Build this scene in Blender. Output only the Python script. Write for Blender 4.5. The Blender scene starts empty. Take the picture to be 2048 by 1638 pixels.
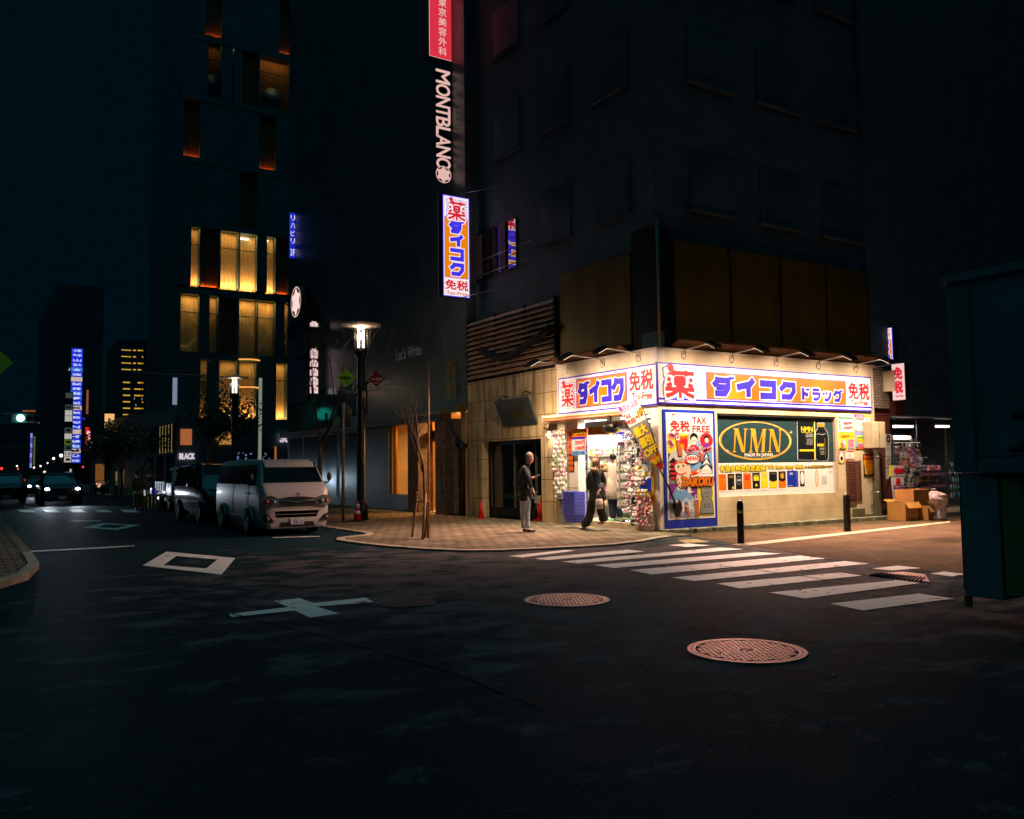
import bpy, bmesh, math, random
from mathutils import Vector, Matrix
random.seed(7)
SC = bpy.context.scene
COL = SC.collection
R = math.radians
# ---------------------------------------------------------------- camera
FPX, CXP, CYP, CAMH = 1738.0, 1024.0, 819.0, 1.6      # focal length and centre in photo pixels (2048 x 1638)
HEAD, PITCH, ROLL = R(32.2), R(3.8), R(0.67)
FW = Vector((math.sin(HEAD)*math.cos(PITCH), math.cos(HEAD)*math.cos(PITCH), math.sin(PITCH)))
_r0 = Vector((math.cos(HEAD), -math.sin(HEAD), 0)); _u0 = _r0.cross(FW)
RT = _r0*math.cos(ROLL) - _u0*math.sin(ROLL)
UP = _u0*math.cos(ROLL) + _r0*math.sin(ROLL)
CAMP = Vector((0, 0, CAMH))
cd = bpy.data.cameras.new('camera'); cam = bpy.data.objects.new('camera', cd); COL.objects.link(cam)
cam.matrix_world = Matrix.Translation(CAMP) @ Matrix((RT, UP, -FW)).transposed().to_4x4()
cd.sensor_width = 36.0; cd.lens = FPX/2048*36.0; cd.clip_end = 3000; cd.clip_start = 0.05
SC.camera = cam
# ---------------------------------------------------------------- world: night sky, with a teal glow added overhead to lift the dark surfaces
w = bpy.data.worlds.new('World'); SC.world = w; w.use_nodes = True
nt = w.node_tree; nt.nodes.clear()
out = nt.nodes.new('ShaderNodeOutputWorld'); bg = nt.nodes.new('ShaderNodeBackground')
tc = nt.nodes.new('ShaderNodeTexCoord'); sx = nt.nodes.new('ShaderNodeSeparateXYZ')
rp = nt.nodes.new('ShaderNodeValToRGB'); sky = nt.nodes.new('ShaderNodeTexSky')
sky.sky_type = 'NISHITA'; sky.sun_disc = False; sky.sun_elevation = R(-8); sky.sun_rotation = R(200)
ad = nt.nodes.new('ShaderNodeMix'); ad.data_type = 'RGBA'; ad.blend_type = 'ADD'; ad.inputs[0].default_value = 0.02
nt.links.new(tc.outputs['Generated'], sx.inputs[0]); nt.links.new(sx.outputs['Z'], rp.inputs[0])
rp.color_ramp.elements[0].position = 0.52; rp.color_ramp.elements[0].color = (0.0, 0.0046, 0.0074, 1)
rp.color_ramp.elements[1].position = 0.78; rp.color_ramp.elements[1].color = (0.012, 0.115, 0.152, 1)
nt.links.new(rp.outputs[0], ad.inputs[6]); nt.links.new(sky.outputs[0], ad.inputs[7])
nt.links.new(ad.outputs[2], bg.inputs[0]); bg.inputs[1].default_value = 1.0
nt.links.new(bg.outputs[0], out.inputs[0])
SC.view_settings.view_transform = 'Standard'; SC.view_settings.look = 'None'
SC.view_settings.exposure = 0.0; SC.view_settings.gamma = 1.0
SC.render.engine = 'CYCLES'
SC.cycles.max_bounces = 5; SC.cycles.diffuse_bounces = 3; SC.cycles.glossy_bounces = 3
SC.cycles.transparent_max_bounces = 8; SC.cycles.sample_clamp_indirect = 3.0; SC.cycles.sample_clamp_direct = 0
SC.cycles.use_denoising = True; SC.cycles.caustics_reflective = False; SC.cycles.caustics_refractive = False

# ---------------------------------------------------------------- helpers
def ray(px, py): return FW*FPX + RT*(px-CXP) - UP*(py-CYP)
def onz(px, py, z=0.0):
    d = ray(px, py); return CAMP + d*((z-CAMH)/d.z)
def onx(px, py, x):
    d = ray(px, py); return CAMP + d*(x/d.x)
def ony(px, py, y):
    d = ray(px, py); return CAMP + d*(y/d.y)
def lin(c):
    def f(v):
        v /= 255.0
        return v/12.92 if v <= 0.04045 else ((v+0.055)/1.055)**2.4
    return (f(c[0]), f(c[1]), f(c[2]), 1.0)
MATS = {}
def mat(name, col, rough=0.6, metal=0.0, emit=None, es=1.0, var=0.12, scale=6.0, bump=0.0, spec=0.5, coat=0.0, stretch=None):
    """procedural surface: noise-varied colour and roughness, optional bump or emission"""
    if name in MATS: return MATS[name]
    m = bpy.data.materials.new(name); m.use_nodes = True
    n = m.node_tree.nodes; l = m.node_tree.links; b = n['Principled BSDF']
    c = lin(col)
    b.inputs['Roughness'].default_value = rough; b.inputs['Metallic'].default_value = metal
    b.inputs['Specular IOR Level'].default_value = spec
    if coat: b.inputs['Coat Weight'].default_value = coat; b.inputs['Coat Roughness'].default_value = 0.08
    t = n.new('ShaderNodeTexCoord'); mp = n.new('ShaderNodeMapping'); l.new(t.outputs['Object'], mp.inputs[0])
    if stretch: mp.inputs['Scale'].default_value = stretch
    no = n.new('ShaderNodeTexNoise'); no.inputs['Scale'].default_value = scale; no.inputs['Detail'].default_value = 5
    l.new(mp.outputs[0], no.inputs[0])
    ra = n.new('ShaderNodeValToRGB'); l.new(no.outputs[0], ra.inputs[0])
    ra.color_ramp.elements[0].position = 0.3; ra.color_ramp.elements[1].position = 0.7
    ra.color_ramp.elements[0].color = tuple(x*(1-var) for x in c[:3])+(1,)
    ra.color_ramp.elements[1].color = tuple(min(1, x*(1+var)) for x in c[:3])+(1,)
    l.new(ra.outputs[0], b.inputs['Base Color'])
    if emit is not None:
        b.inputs['Emission Color'].default_value = lin(emit); b.inputs['Emission Strength'].default_value = es
    if bump:
        bu = n.new('ShaderNodeBump'); bu.inputs['Strength'].default_value = bump; bu.inputs['Distance'].default_value = 0.02
        n2 = n.new('ShaderNodeTexNoise'); n2.inputs['Scale'].default_value = scale*6; n2.inputs['Detail'].default_value = 4
        l.new(mp.outputs[0], n2.inputs[0]); l.new(n2.outputs[0], bu.inputs['Height']); l.new(bu.outputs[0], b.inputs['Normal'])
    MATS[name] = m; return m
def glow(name, col, es=1.0, var=0.06, scale=3.0):
    """backlit or lamp surface"""
    if name in MATS: return MATS[name]
    m = mat(name, (20, 20, 22) if es > 1.5 else tuple(int(v*0.35) for v in col), 0.5, emit=col, es=es, var=var, scale=scale)
    return m
def glassy(name, col=(190, 205, 210), alpha=0.12, rough=0.03):
    """thin window pane: mostly clear, with a reflection"""
    if name in MATS: return MATS[name]
    m = bpy.data.materials.new(name); m.use_nodes = True
    n = m.node_tree.nodes; l = m.node_tree.links; n.remove(n['Principled BSDF'])
    o = n['Material Output']; tr = n.new('ShaderNodeBsdfTransparent'); gl = n.new('ShaderNodeBsdfGlossy')
    tr.inputs[0].default_value = lin(col); gl.inputs['Roughness'].default_value = rough
    fr = n.new('ShaderNodeFresnel'); fr.inputs[0].default_value = 1.5
    ma = n.new('ShaderNodeMath'); ma.operation = 'ADD'; ma.inputs[1].default_value = alpha; l.new(fr.outputs[0], ma.inputs[0])
    mx = n.new('ShaderNodeMixShader'); l.new(ma.outputs[0], mx.inputs[0]); l.new(tr.outputs[0], mx.inputs[1]); l.new(gl.outputs[0], mx.inputs[2])
    l.new(mx.outputs[0], o.inputs[0]); MATS[name] = m; return m
def tiled(name, col, mortar, sx_, sy_, plane='z', rough=0.7, mort=0.02, off=0.5, var=0.25, bump=0.4, stain=None):
    """brick / tile / paver pattern in world metres; plane = axis the surface faces"""
    if name in MATS: return MATS[name]
    m = bpy.data.materials.new(name); m.use_nodes = True
    n = m.node_tree.nodes; l = m.node_tree.links; b = n['Principled BSDF']; b.inputs['Roughness'].default_value = rough
    if plane == 'z': b.inputs['Specular IOR Level'].default_value = 0.06; b.inputs['Roughness'].default_value = 0.9
    t = n.new('ShaderNodeNewGeometry'); s = n.new('ShaderNodeSeparateXYZ'); cb = n.new('ShaderNodeCombineXYZ')
    l.new(t.outputs['Position'], s.inputs[0])
    a, c2 = {'z': ('X', 'Y'), 'x': ('Y', 'Z'), 'y': ('X', 'Z')}[plane]
    l.new(s.outputs[a], cb.inputs[0]); l.new(s.outputs[c2], cb.inputs[1])
    br = n.new('ShaderNodeTexBrick'); l.new(cb.outputs[0], br.inputs[0])
    br.inputs['Scale'].default_value = 1.0; br.inputs['Brick Width'].default_value = sx_; br.inputs['Row Height'].default_value = sy_
    br.inputs['Mortar Size'].default_value = mort*min(sx_, sy_)*1.0; br.offset = off
    c = lin(col); br.inputs['Color1'].default_value = c; br.inputs['Color2'].default_value = tuple(x*(1-var) for x in c[:3])+(1,)
    br.inputs['Mortar'].default_value = lin(mortar)
    no = n.new('ShaderNodeTexNoise'); no.inputs['Scale'].default_value = 1.4; no.inputs['Detail'].default_value = 6; l.new(t.outputs['Position'], no.inputs[0])
    ra = n.new('ShaderNodeValToRGB'); l.new(no.outputs[0], ra.inputs[0])
    ra.color_ramp.elements[0].position = 0.3; ra.color_ramp.elements[0].color = (0.62, 0.62, 0.62, 1); ra.color_ramp.elements[1].position = 0.65
    mu = n.new('ShaderNodeMix'); mu.data_type = 'RGBA'; mu.blend_type = 'MULTIPLY'; mu.inputs[0].default_value = 1
    l.new(br.outputs[0], mu.inputs[6]); l.new(ra.outputs[0], mu.inputs[7])
    last = mu.outputs[2]
    if stain:                                             # rust or dirt runs, stretched down the wall
        mp = n.new('ShaderNodeMapping'); mp.inputs['Scale'].default_value = (5.0, 5.0, 0.45); l.new(t.outputs['Position'], mp.inputs[0])
        n3 = n.new('ShaderNodeTexNoise'); n3.inputs['Scale'].default_value = 1.3; n3.inputs['Detail'].default_value = 6; l.new(mp.outputs[0], n3.inputs[0])
        r3 = n.new('ShaderNodeValToRGB'); l.new(n3.outputs[0], r3.inputs[0]); r3.color_ramp.elements[0].position = 0.52; r3.color_ramp.elements[1].position = 0.72
        m3 = n.new('ShaderNodeMix'); m3.data_type = 'RGBA'; l.new(r3.outputs[0], m3.inputs[0]); l.new(last, m3.inputs[6]); m3.inputs[7].default_value = lin(stain)
        last = m3.outputs[2]
    l.new(last, b.inputs['Base Color'])
    bu = n.new('ShaderNodeBump'); bu.inputs['Strength'].default_value = bump; bu.inputs['Distance'].default_value = 0.01
    bw = n.new('ShaderNodeMath'); bw.operation = 'SUBTRACT'; bw.inputs[0].default_value = 1; l.new(br.outputs[1], bw.inputs[1])
    l.new(bw.outputs[0], bu.inputs['Height']); l.new(bu.outputs[0], b.inputs['Normal'])
    MATS[name] = m; return m

def tag(o, label=None, cat=None, group=None, kind=None):
    if label: o['label'] = label
    if cat: o['category'] = cat
    if group: o['group'] = group
    if kind: o['kind'] = kind
    return o
def thing(name, label, cat, loc=(0, 0, 0), rz=0.0, group=None):
    o = bpy.data.objects.new(name, None); COL.objects.link(o); o.location = loc; o.rotation_euler = (0, 0, rz)
    o.empty_display_size = 0.1
    return tag(o, label, cat, group)
def wmat(o):
    m = o.matrix_basis.copy()
    while o.parent: o = o.parent; m = o.matrix_basis @ m
    return m
KIDS = {}
def copy_tree(o, parent=None):
    c = o.copy(); COL.objects.link(c); c.parent = parent
    for ch in KIDS.get(o.name, []):
        d = copy_tree(ch, c); KIDS.setdefault(c.name, []).append(d)
    return c
class MB:
    """collects faces with materials; build() links them as ONE mesh object (coordinates given in world metres, or local when local=True)"""
    def __init__(s): s.v = []; s.f = []; s.m = []; s.ml = []; s.sm = []
    def mi(s, m):
        if m not in s.ml: s.ml.append(m)
        return s.ml.index(m)
    def add(s, vs, fs, m, smooth=False):
        b = len(s.v); s.v += [tuple(p) for p in vs]; k = s.mi(m)
        for f in fs: s.f.append(tuple(b+i for i in f)); s.m.append(k); s.sm.append(smooth)
        return s
    def poly(s, pts, m): return s.add(pts, [tuple(range(len(pts)))], m)
    def box(s, a, b, m):
        x0, y0, z0 = a; x1, y1, z1 = b
        v = [(x0,y0,z0),(x1,y0,z0),(x1,y1,z0),(x0,y1,z0),(x0,y0,z1),(x1,y0,z1),(x1,y1,z1),(x0,y1,z1)]
        return s.add(v, [(0,3,2,1),(4,5,6,7),(0,1,5,4),(1,2,6,5),(2,3,7,6),(3,0,4,7)], m)
    def obox(s, c, ux, uy, uz, m):
        """box with half-axis vectors"""
        c, ux, uy, uz = map(Vector, (c, ux, uy, uz)); v = []
        for k in (-1, 1):
            for a, b in ((-1,-1),(1,-1),(1,1),(-1,1)): v.append(c+ux*a+uy*b+uz*k)
        return s.add(v, [(0,3,2,1),(4,5,6,7),(0,1,5,4),(1,2,6,5),(2,3,7,6),(3,0,4,7)], m)
    def prism(s, pts, vec, m):
        """extrude a planar polygon by vec"""
        n = len(pts); P = [Vector(p) for p in pts]; Q = [p+Vector(vec) for p in P]
        fs = [tuple(range(n))[::-1], tuple(range(n, 2*n))]+[(i, (i+1) % n, n+(i+1) % n, n+i) for i in range(n)]
        return s.add(P+Q, fs, m)
    def tube(s, pts, r, m, n=8, caps=True, smooth=True):
        P = [Vector(p) for p in pts]; rs = r if isinstance(r, (list, tuple)) else [r]*len(P); vs = []
        prev = None
        for i, p in enumerate(P):
            d = (P[min(i+1, len(P)-1)]-P[max(i-1, 0)])
            if d.length < 1e-9: d = Vector((0, 0, 1))
            d.normalize(); a = prev if prev is not None else (Vector((0, 0, 1)) if abs(d.z) < 0.9 else Vector((1, 0, 0)))
            x = (a - d*a.dot(d));
            if x.length < 1e-6: x = d.orthogonal()
            x.normalize(); y = d.cross(x); prev = x
            for k in range(n):
                t = 2*math.pi*k/n; vs.append(p+(x*math.cos(t)+y*math.sin(t))*rs[i])
        fs = []
        for i in range(len(P)-1):
            for k in range(n): fs.append((i*n+k, i*n+(k+1) % n, (i+1)*n+(k+1) % n, (i+1)*n+k))
        s.add(vs, fs, m, smooth)
        if caps:
            b = len(s.v)-len(vs); k = s.mi(m)
            s.f.append(tuple(b+i for i in range(n))[::-1]); s.m.append(k); s.sm.append(False)
            e = b+(len(P)-1)*n; s.f.append(tuple(e+i for i in range(n))); s.m.append(k); s.sm.append(False)
        return s
    def lathe(s, c, prof, m, n=20, smooth=True, ax=None, cap=True):
        """prof = [(radius, height)]; ax = (x, y, z) axis frame, default world"""
        c = Vector(c); X, Y, Z = ax or (Vector((1,0,0)), Vector((0,1,0)), Vector((0,0,1))); vs = []
        for r, h in prof:
            for k in range(n):
                t = 2*math.pi*k/n; vs.append(c+Vector(X)*r*math.cos(t)+Vector(Y)*r*math.sin(t)+Vector(Z)*h)
        fs = [(i*n+k, i*n+(k+1) % n, (i+1)*n+(k+1) % n, (i+1)*n+k) for i in range(len(prof)-1) for k in range(n)]
        if cap and prof[0][0] > 1e-4: fs.append(tuple(range(n))[::-1])
        if cap and prof[-1][0] > 1e-4: fs.append(tuple((len(prof)-1)*n+i for i in range(n)))
        return s.add(vs, fs, m, smooth)
    def ball(s, c, r, m, n=10, k=7, sq=(1, 1, 1), smooth=True):
        c = Vector(c); vs = []; fs = []
        for i in range(k+1):
            a = math.pi*i/k
            for j in range(n):
                t = 2*math.pi*j/n; vs.append(c+Vector((math.sin(a)*math.cos(t)*sq[0], math.sin(a)*math.sin(t)*sq[1], math.cos(a)*sq[2]))*r)
        for i in range(k):
            for j in range(n): fs.append((i*n+j, (i+1)*n+j, (i+1)*n+(j+1) % n, i*n+(j+1) % n))
        return s.add(vs, fs, m, smooth)
    def build(s, name, parent=None, origin=None, bevel=0.0, local=False, label=None, cat=None, group=None, kind=None):
        me = bpy.data.meshes.new(name)
        if parent is not None and not local: inv = wmat(parent).inverted()
        elif origin is not None: inv = Matrix.Translation(-Vector(origin))
        else: inv = Matrix.Identity(4)
        me.from_pydata([inv @ Vector(p) for p in s.v], [], s.f); me.validate()
        for m in s.ml: me.materials.append(m)
        if len(me.polygons) == len(s.m):
            me.polygons.foreach_set('material_index', s.m); me.polygons.foreach_set('use_smooth', s.sm)
        if bevel:
            bm = bmesh.new(); bm.from_mesh(me); bmesh.ops.remove_doubles(bm, verts=bm.verts, dist=1e-5)
            es = [e for e in bm.edges if len(e.link_faces) == 2 and e.calc_face_angle(0) > 0.6]
            bmesh.ops.bevel(bm, geom=es, offset=bevel, segments=2, affect='EDGES', profile=0.6); bm.to_mesh(me); bm.free()
        me.update(); o = bpy.data.objects.new(name, me); COL.objects.link(o)
        if parent is not None: o.parent = parent; KIDS.setdefault(parent.name, []).append(o)
        elif origin is not None: o.location = origin
        return tag(o, label, cat, group, kind)
def lamp(name, kind, loc, power, col, parent=None, aim=None, size=0.1, size_y=None, spot=None, blend=0.5, spread=None):
    ld = bpy.data.lights.new(name, kind); ld.energy = power; ld.color = lin(col)[:3]
    if kind == 'AREA':
        ld.size = size
        if size_y: ld.shape = 'RECTANGLE'; ld.size_y = size_y
        if spread: ld.spread = R(spread)
    else: ld.shadow_soft_size = size
    if kind == 'SPOT': ld.spot_size = R(spot or 90); ld.spot_blend = blend
    o = bpy.data.objects.new(name, ld); COL.objects.link(o); p = Vector(loc)
    q = (Vector(aim)-p).to_track_quat('-Z', 'Y') if aim is not None else Matrix.Identity(3).to_quaternion()
    M = Matrix.Translation(p) @ q.to_matrix().to_4x4()
    if parent is not None:
        o.parent = parent; M = wmat(parent).inverted() @ M; KIDS.setdefault(parent.name, []).append(o)
    o.matrix_basis = M
    return o

# ---------------------------------------------------------------- writing and flat artwork
_G = {}
def glyphs(txt):
    if txt not in _G:
        c = bpy.data.curves.new('t', 'FONT'); c.body = txt; c.resolution_u = 3
        o = bpy.data.objects.new('t', c); COL.objects.link(o)
        me = bpy.data.meshes.new_from_object(o.evaluated_get(bpy.context.evaluated_depsgraph_get()))
        v = [(p.co.x, p.co.y) for p in me.vertices]; f = [tuple(q.vertices) for q in me.polygons]
        bpy.data.objects.remove(o); bpy.data.curves.remove(c); bpy.data.meshes.remove(me)
        x0 = min(p[0] for p in v); x1 = max(p[0] for p in v); y0 = min(p[1] for p in v); y1 = max(p[1] for p in v)
        _G[txt] = ([((a-x0)/(x1-x0), (b-y0)/(y1-y0)) for a, b in v], f, (x1-x0)/(y1-y0))
    return _G[txt]
# heavy brush-like letters as centre lines in a unit box (x right, y down): list of strokes
def _q(x, y, t): return [x, y, t]
ST = {
 'ダ': [[(.24,.03),(.20,.28),(.02,.50)], [(.18,.20),(.74,.20),(.74,.60),(.58,.90),(.10,.90)], [(.16,.56),(.70,.56)], [(.78,.0),(.80,.13)], [(.93,.0),(.95,.13)]],
 'イ': [[(.93,.02),(.72,.30),(.04,.50)], [(.64,.34),(.64,1.0)]],
 'コ': [[(.04,.10),(.90,.10),(.90,.90),(.04,.90)]],
 'ク': [[(.36,.0),(.30,.26),(.05,.50)], [(.28,.16),(.90,.16),(.90,.55),(.68,.90),(.12,.90)]],
 'ド': [[(.20,.0),(.20,1.0)], [(.22,.40),(.80,.62)], [(.64,.05),(.68,.2)], [(.85,.05),(.9,.2)]],
 'ラ': [[(.12,.08),(.88,.08)], [(.06,.42),(.90,.42),(.86,.70),(.62,.92),(.16,.92)]],
 'ッ': [[(.08,.22),(.14,.46)], [(.40,.18),(.46,.42)], [(.90,.16),(.84,.60),(.56,.92),(.18,.92)]],
 'グ': [[(.32,.05),(.26,.30),(.05,.52)], [(.25,.22),(.76,.22),(.76,.58),(.60,.92),(.14,.92)], [(.84,.0),(.86,.13)], [(.98,.0),(1.0,.13)]],
 '薬': [[(.04,.13),(.96,.13)], [(.30,.02),(.30,.24)], [(.70,.02),(.70,.24)], [(.36,.26),(.36,.57)], [(.64,.26),(.64,.57)], [(.36,.30),(.64,.30)], [(.36,.43),(.64,.43)], [(.36,.56),(.64,.56)],
        [(.10,.33),(.20,.40)], [(.08,.60),(.24,.52)], [(.90,.33),(.80,.40)], [(.92,.60),(.76,.52)], [(.03,.70),(.97,.70)], [(.50,.58),(.50,1.0)], [(.44,.73),(.27,.86),(.05,.95)], [(.56,.73),(.73,.86),(.95,.95)]],
}
class Art:
    """flat artwork on a plane: O origin, U right, V up; every layer lies a little nearer the viewer"""
    def __init__(s, O, U, V, step=0.003, mb=None):
        s.O = Vector(O); s.U = Vector(U).normalized(); s.V = Vector(V).normalized(); s.N = s.U.cross(s.V); s.step = step; s.mb = mb or MB(); s.k = 0
    def uv(s, p):
        d = ray(*p); t = (s.O-CAMP).dot(s.N)/d.dot(s.N); q = CAMP+d*t-s.O; return (q.dot(s.U), q.dot(s.V))
    def at(s, u, v, h=0.0): return s.O+s.U*u+s.V*v+s.N*h
    def P(s, pts, m, L=1, eps=0.0): s.mb.poly([s.at(u, v, L*s.step+eps) for u, v in pts], m); return s
    def px(s, pts, m, L=1): return s.P([s.uv(p) for p in pts], m, L)
    def rect(s, a, b, m, L=1): return s.P([(a[0], b[1]), (b[0], b[1]), (b[0], a[1]), (a[0], a[1])], m, L)   # a top-left, b bottom-right
    def pr(s, a, b, m, L=1): return s.rect(s.uv(a), s.uv(b), m, L)
    def disc(s, c, rx, ry, m, L=1, n=24, ri=0.0, rot=0.0):
        pt = lambda t, f: (c[0]+f*(rx*math.cos(t)*math.cos(rot)-ry*math.sin(t)*math.sin(rot)), c[1]+f*(rx*math.cos(t)*math.sin(rot)+ry*math.sin(t)*math.cos(rot)))
        if ri:
            for k in range(n):
                a, b = 2*math.pi*k/n, 2*math.pi*(k+1)/n; s.P([pt(a, 1), pt(b, 1), pt(b, ri), pt(a, ri)], m, L)
        else: s.P([pt(2*math.pi*k/n, 1) for k in range(n)], m, L)
        return s
    def text(s, txt, a, b, m, L=1, bold=0.0, nb=8, outline=(), lean=0.0, rot=0):
        """fit txt into the box a (top-left) .. b (bottom-right), uv metres; rot=1 turns the line to run downwards"""
        v, f, _ = glyphs(txt); x0, y1 = a; x1, y0 = b
        def put(dx, dy, mm, LL, e):
            pts = []
            for gx, gy in v:
                if rot: gx, gy = gy, 1-gx
                pts.append(s.at(x0+(gx+lean*gy)*(x1-x0)+dx, y0+gy*(y1-y0)+dy, LL*s.step+e))
            s.mb.add(pts, f, mm)
        for r, mm, dl in outline:
            for k in range(12): put(r*math.cos(k*math.pi/6), r*math.sin(k*math.pi/6), mm, L-dl, k*s.step*0.04)
        put(0, 0, m, L, 0)
        if bold:
            for k in range(nb): put(bold*math.cos(2*math.pi*k/nb), bold*math.sin(2*math.pi*k/nb), m, L, (k+1)*s.step*0.04)
        return s
    def stroke(s, pts, wd, m, L=1, ext=0.0, eps=0.0):
        P = [Vector(p) for p in pts]
        if ext:
            P[0] = P[0]+(P[0]-P[1]).normalized()*ext; P[-1] = P[-1]+(P[-1]-P[-2]).normalized()*ext
        n = len(P); Lf = []; Rt = []
        for i in range(n):
            d0 = (P[i]-P[i-1]).normalized() if i else None; d1 = (P[i+1]-P[i]).normalized() if i < n-1 else None
            if d0 is None: nn = Vector((-d1.y, d1.x)); k = 1
            elif d1 is None: nn = Vector((-d0.y, d0.x)); k = 1
            else:
                a = Vector((-d0.y, d0.x)); b = Vector((-d1.y, d1.x)); nn = (a+b).normalized(); k = min(1.6, 1/max(0.3, nn.dot(a)))
            Lf.append(P[i]+nn*wd/2*k); Rt.append(P[i]-nn*wd/2*k)
        for i in range(n-1):
            s.P([Rt[i], Rt[i+1], Lf[i+1], Lf[i]], m, L, eps)
        return s
    def logo(s, ch, a, b, m, wd, L=1, outline=(), squeeze=1.0):
        """heavy stroke letter fitted to the box a..b, wd = stroke width in metres"""
        x0, y1 = a; x1, y0 = b
        for o, (r, mm, dl) in enumerate(list(outline)+[(0, m, 0)]):
            for j, st in enumerate(ST[ch]):
                s.stroke([Vector((x0+p[0]*(x1-x0), y1-p[1]*(y1-y0))) for p in st], wd*squeeze+2*r, mm, L-dl, ext=r, eps=j*s.step*0.03)
        return s
# ================================================================ SETTING: ground, pavements, markings
def asphalt(name, lo, hi, patch=0.55, rough=0.5, sc=1.5):
    m = bpy.data.materials.new(name); m.use_nodes = True; n = m.node_tree.nodes; l = m.node_tree.links; b = n['Principled BSDF']
    b.inputs['Specular IOR Level'].default_value = 0.015
    t = n.new('ShaderNodeNewGeometry'); mp = n.new('ShaderNodeMapping'); mp.inputs['Rotation'].default_value = (0, 0, R(28)); mp.inputs['Scale'].default_value = (0.85, 1.25, 1)
    l.new(t.outputs['Position'], mp.inputs[0])
    a = n.new('ShaderNodeTexNoise'); a.inputs['Scale'].default_value = sc; a.inputs['Detail'].default_value = 9; a.inputs['Roughness'].default_value = 0.68; l.new(mp.outputs[0], a.inputs[0])
    ra = n.new('ShaderNodeValToRGB'); ra.color_ramp.elements[0].position = 0.46; ra.color_ramp.elements[1].position = 0.59
    ra.color_ramp.elements[0].color = lo+(1,); ra.color_ramp.elements[1].color = hi+(1,); ds = n.new('ShaderNodeVectorMath'); ds.operation = 'DISTANCE'; ds.inputs[1].default_value = (8.5, 10.5, 0); l.new(t.outputs['Position'], ds.inputs[0])   # worn patches, their tone painted paler in the light pool around the crossing
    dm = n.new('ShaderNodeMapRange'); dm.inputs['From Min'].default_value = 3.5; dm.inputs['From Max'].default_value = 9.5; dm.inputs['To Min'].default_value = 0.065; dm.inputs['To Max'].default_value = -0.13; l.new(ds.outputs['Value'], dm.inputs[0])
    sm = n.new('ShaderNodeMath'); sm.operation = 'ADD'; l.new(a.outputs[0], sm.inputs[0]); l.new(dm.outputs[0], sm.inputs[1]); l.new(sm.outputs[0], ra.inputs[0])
    g = n.new('ShaderNodeTexNoise'); g.inputs['Scale'].default_value = 60; g.inputs['Detail'].default_value = 3; l.new(t.outputs['Position'], g.inputs[0])
    gr = n.new('ShaderNodeValToRGB'); gr.color_ramp.elements[0].position = 0.35; gr.color_ramp.elements[0].color = (0.2, 0.2, 0.2, 1)
    gr.color_ramp.elements[1].position = 0.7; gr.color_ramp.elements[1].color = (1.9, 1.85, 1.8, 1); l.new(g.outputs[0], gr.inputs[0])
    mu = n.new('ShaderNodeMix'); mu.data_type = 'RGBA'; mu.blend_type = 'MULTIPLY'; mu.inputs[0].default_value = 0.8
    l.new(ra.outputs[0], mu.inputs[6]); l.new(gr.outputs[0], mu.inputs[7]); l.new(mu.outputs[2], b.inputs['Base Color'])
    rr = n.new('ShaderNodeMapRange'); rr.inputs['To Min'].default_value = rough+0.05; rr.inputs['To Max'].default_value = rough+0.4; l.new(a.outputs[0], rr.inputs[0]); l.new(rr.outputs[0], b.inputs['Roughness'])
    bu = n.new('ShaderNodeBump'); bu.inputs['Strength'].default_value = 0.75; bu.inputs['Distance'].default_value = 0.012
    g2 = n.new('ShaderNodeTexNoise'); g2.inputs['Scale'].default_value = 38; g2.inputs['Detail'].default_value = 3; l.new(t.outputs['Position'], g2.inputs[0])
    l.new(g2.outputs[0], bu.inputs['Height']); l.new(bu.outputs[0], b.inputs['Normal']); MATS[name] = m; return m
M_ASPH = asphalt('asphalt', (0.010, 0.034, 0.044), (0.135, 0.124, 0.126), rough=0.42)  # dark tone tinted teal, painting the night's ambient light into the asphalt
M_PAINT = mat('road_paint', (228, 222, 214), 0.55, var=0.35, scale=9, bump=0.3)
_r = [x for x in M_PAINT.node_tree.nodes if x.type == 'VALTORGB'][0]; _n = [x for x in M_PAINT.node_tree.nodes if x.type == 'TEX_NOISE'][0]     # worn through in spots
_r.color_ramp.elements[0].position = .31; _r.color_ramp.elements[0].color = (.10, .095, .09, 1); _r.color_ramp.elements[1].position = .40; _n.inputs['Scale'].default_value = 5; _n.inputs['Detail'].default_value = 9
M_LINE = mat('faint_line_paint', (168, 156, 128), .8, var=.4, scale=6)
M_YPAINT = mat('yellow_paint', (150, 146, 78), 0.6, var=0.4, scale=14)
M_KERB = mat('kerb_stone', (178, 170, 150), 0.7, var=0.25, scale=5, bump=0.5)
M_PAVE = tiled('pavers', (150, 138, 114), (48, 42, 34), 0.3, 0.3, 'z', 0.5, 0.05, var=.3, bump=1.0)
M_BLOCK = tiled('block_paving', (104, 88, 66), (60, 52, 40), 0.3, 0.15, 'z', 0.55, 0.05, bump=0.5)
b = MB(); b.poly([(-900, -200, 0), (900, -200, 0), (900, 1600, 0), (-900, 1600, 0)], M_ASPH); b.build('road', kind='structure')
ZS = 0.03
def slab(name, pts, z, m, mk, kw=0.14):
    """raised pavement with a kerb strip on its street edge"""
    b = MB(); n = len(pts); P = [Vector((p[0], p[1], z)) for p in pts]
    b.poly(P, m)
    for i in range(n):
        a, c = P[i], P[(i+1) % n]; b.poly([(a.x, a.y, -0.02), (c.x, c.y, -0.02), c, a], mk)
    b.build(name, kind='structure')
corner = [(14.04, 47), (8.4, 47), (8.4, 20.2), (8.2, 19.7), (7.3, 19.2), (7.05, 18.6), (7.08, 17.86), (7.25, 16.66), (7.64, 15.38), (8.08, 14.6), (8.63, 14.22), (9.44, 14.02), (10.15, 13.86), (11.1, 13.8), (12.0, 14.0), (12.7, 14.35), (13.4, 14.6), (14.04, 14.7)]
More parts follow.
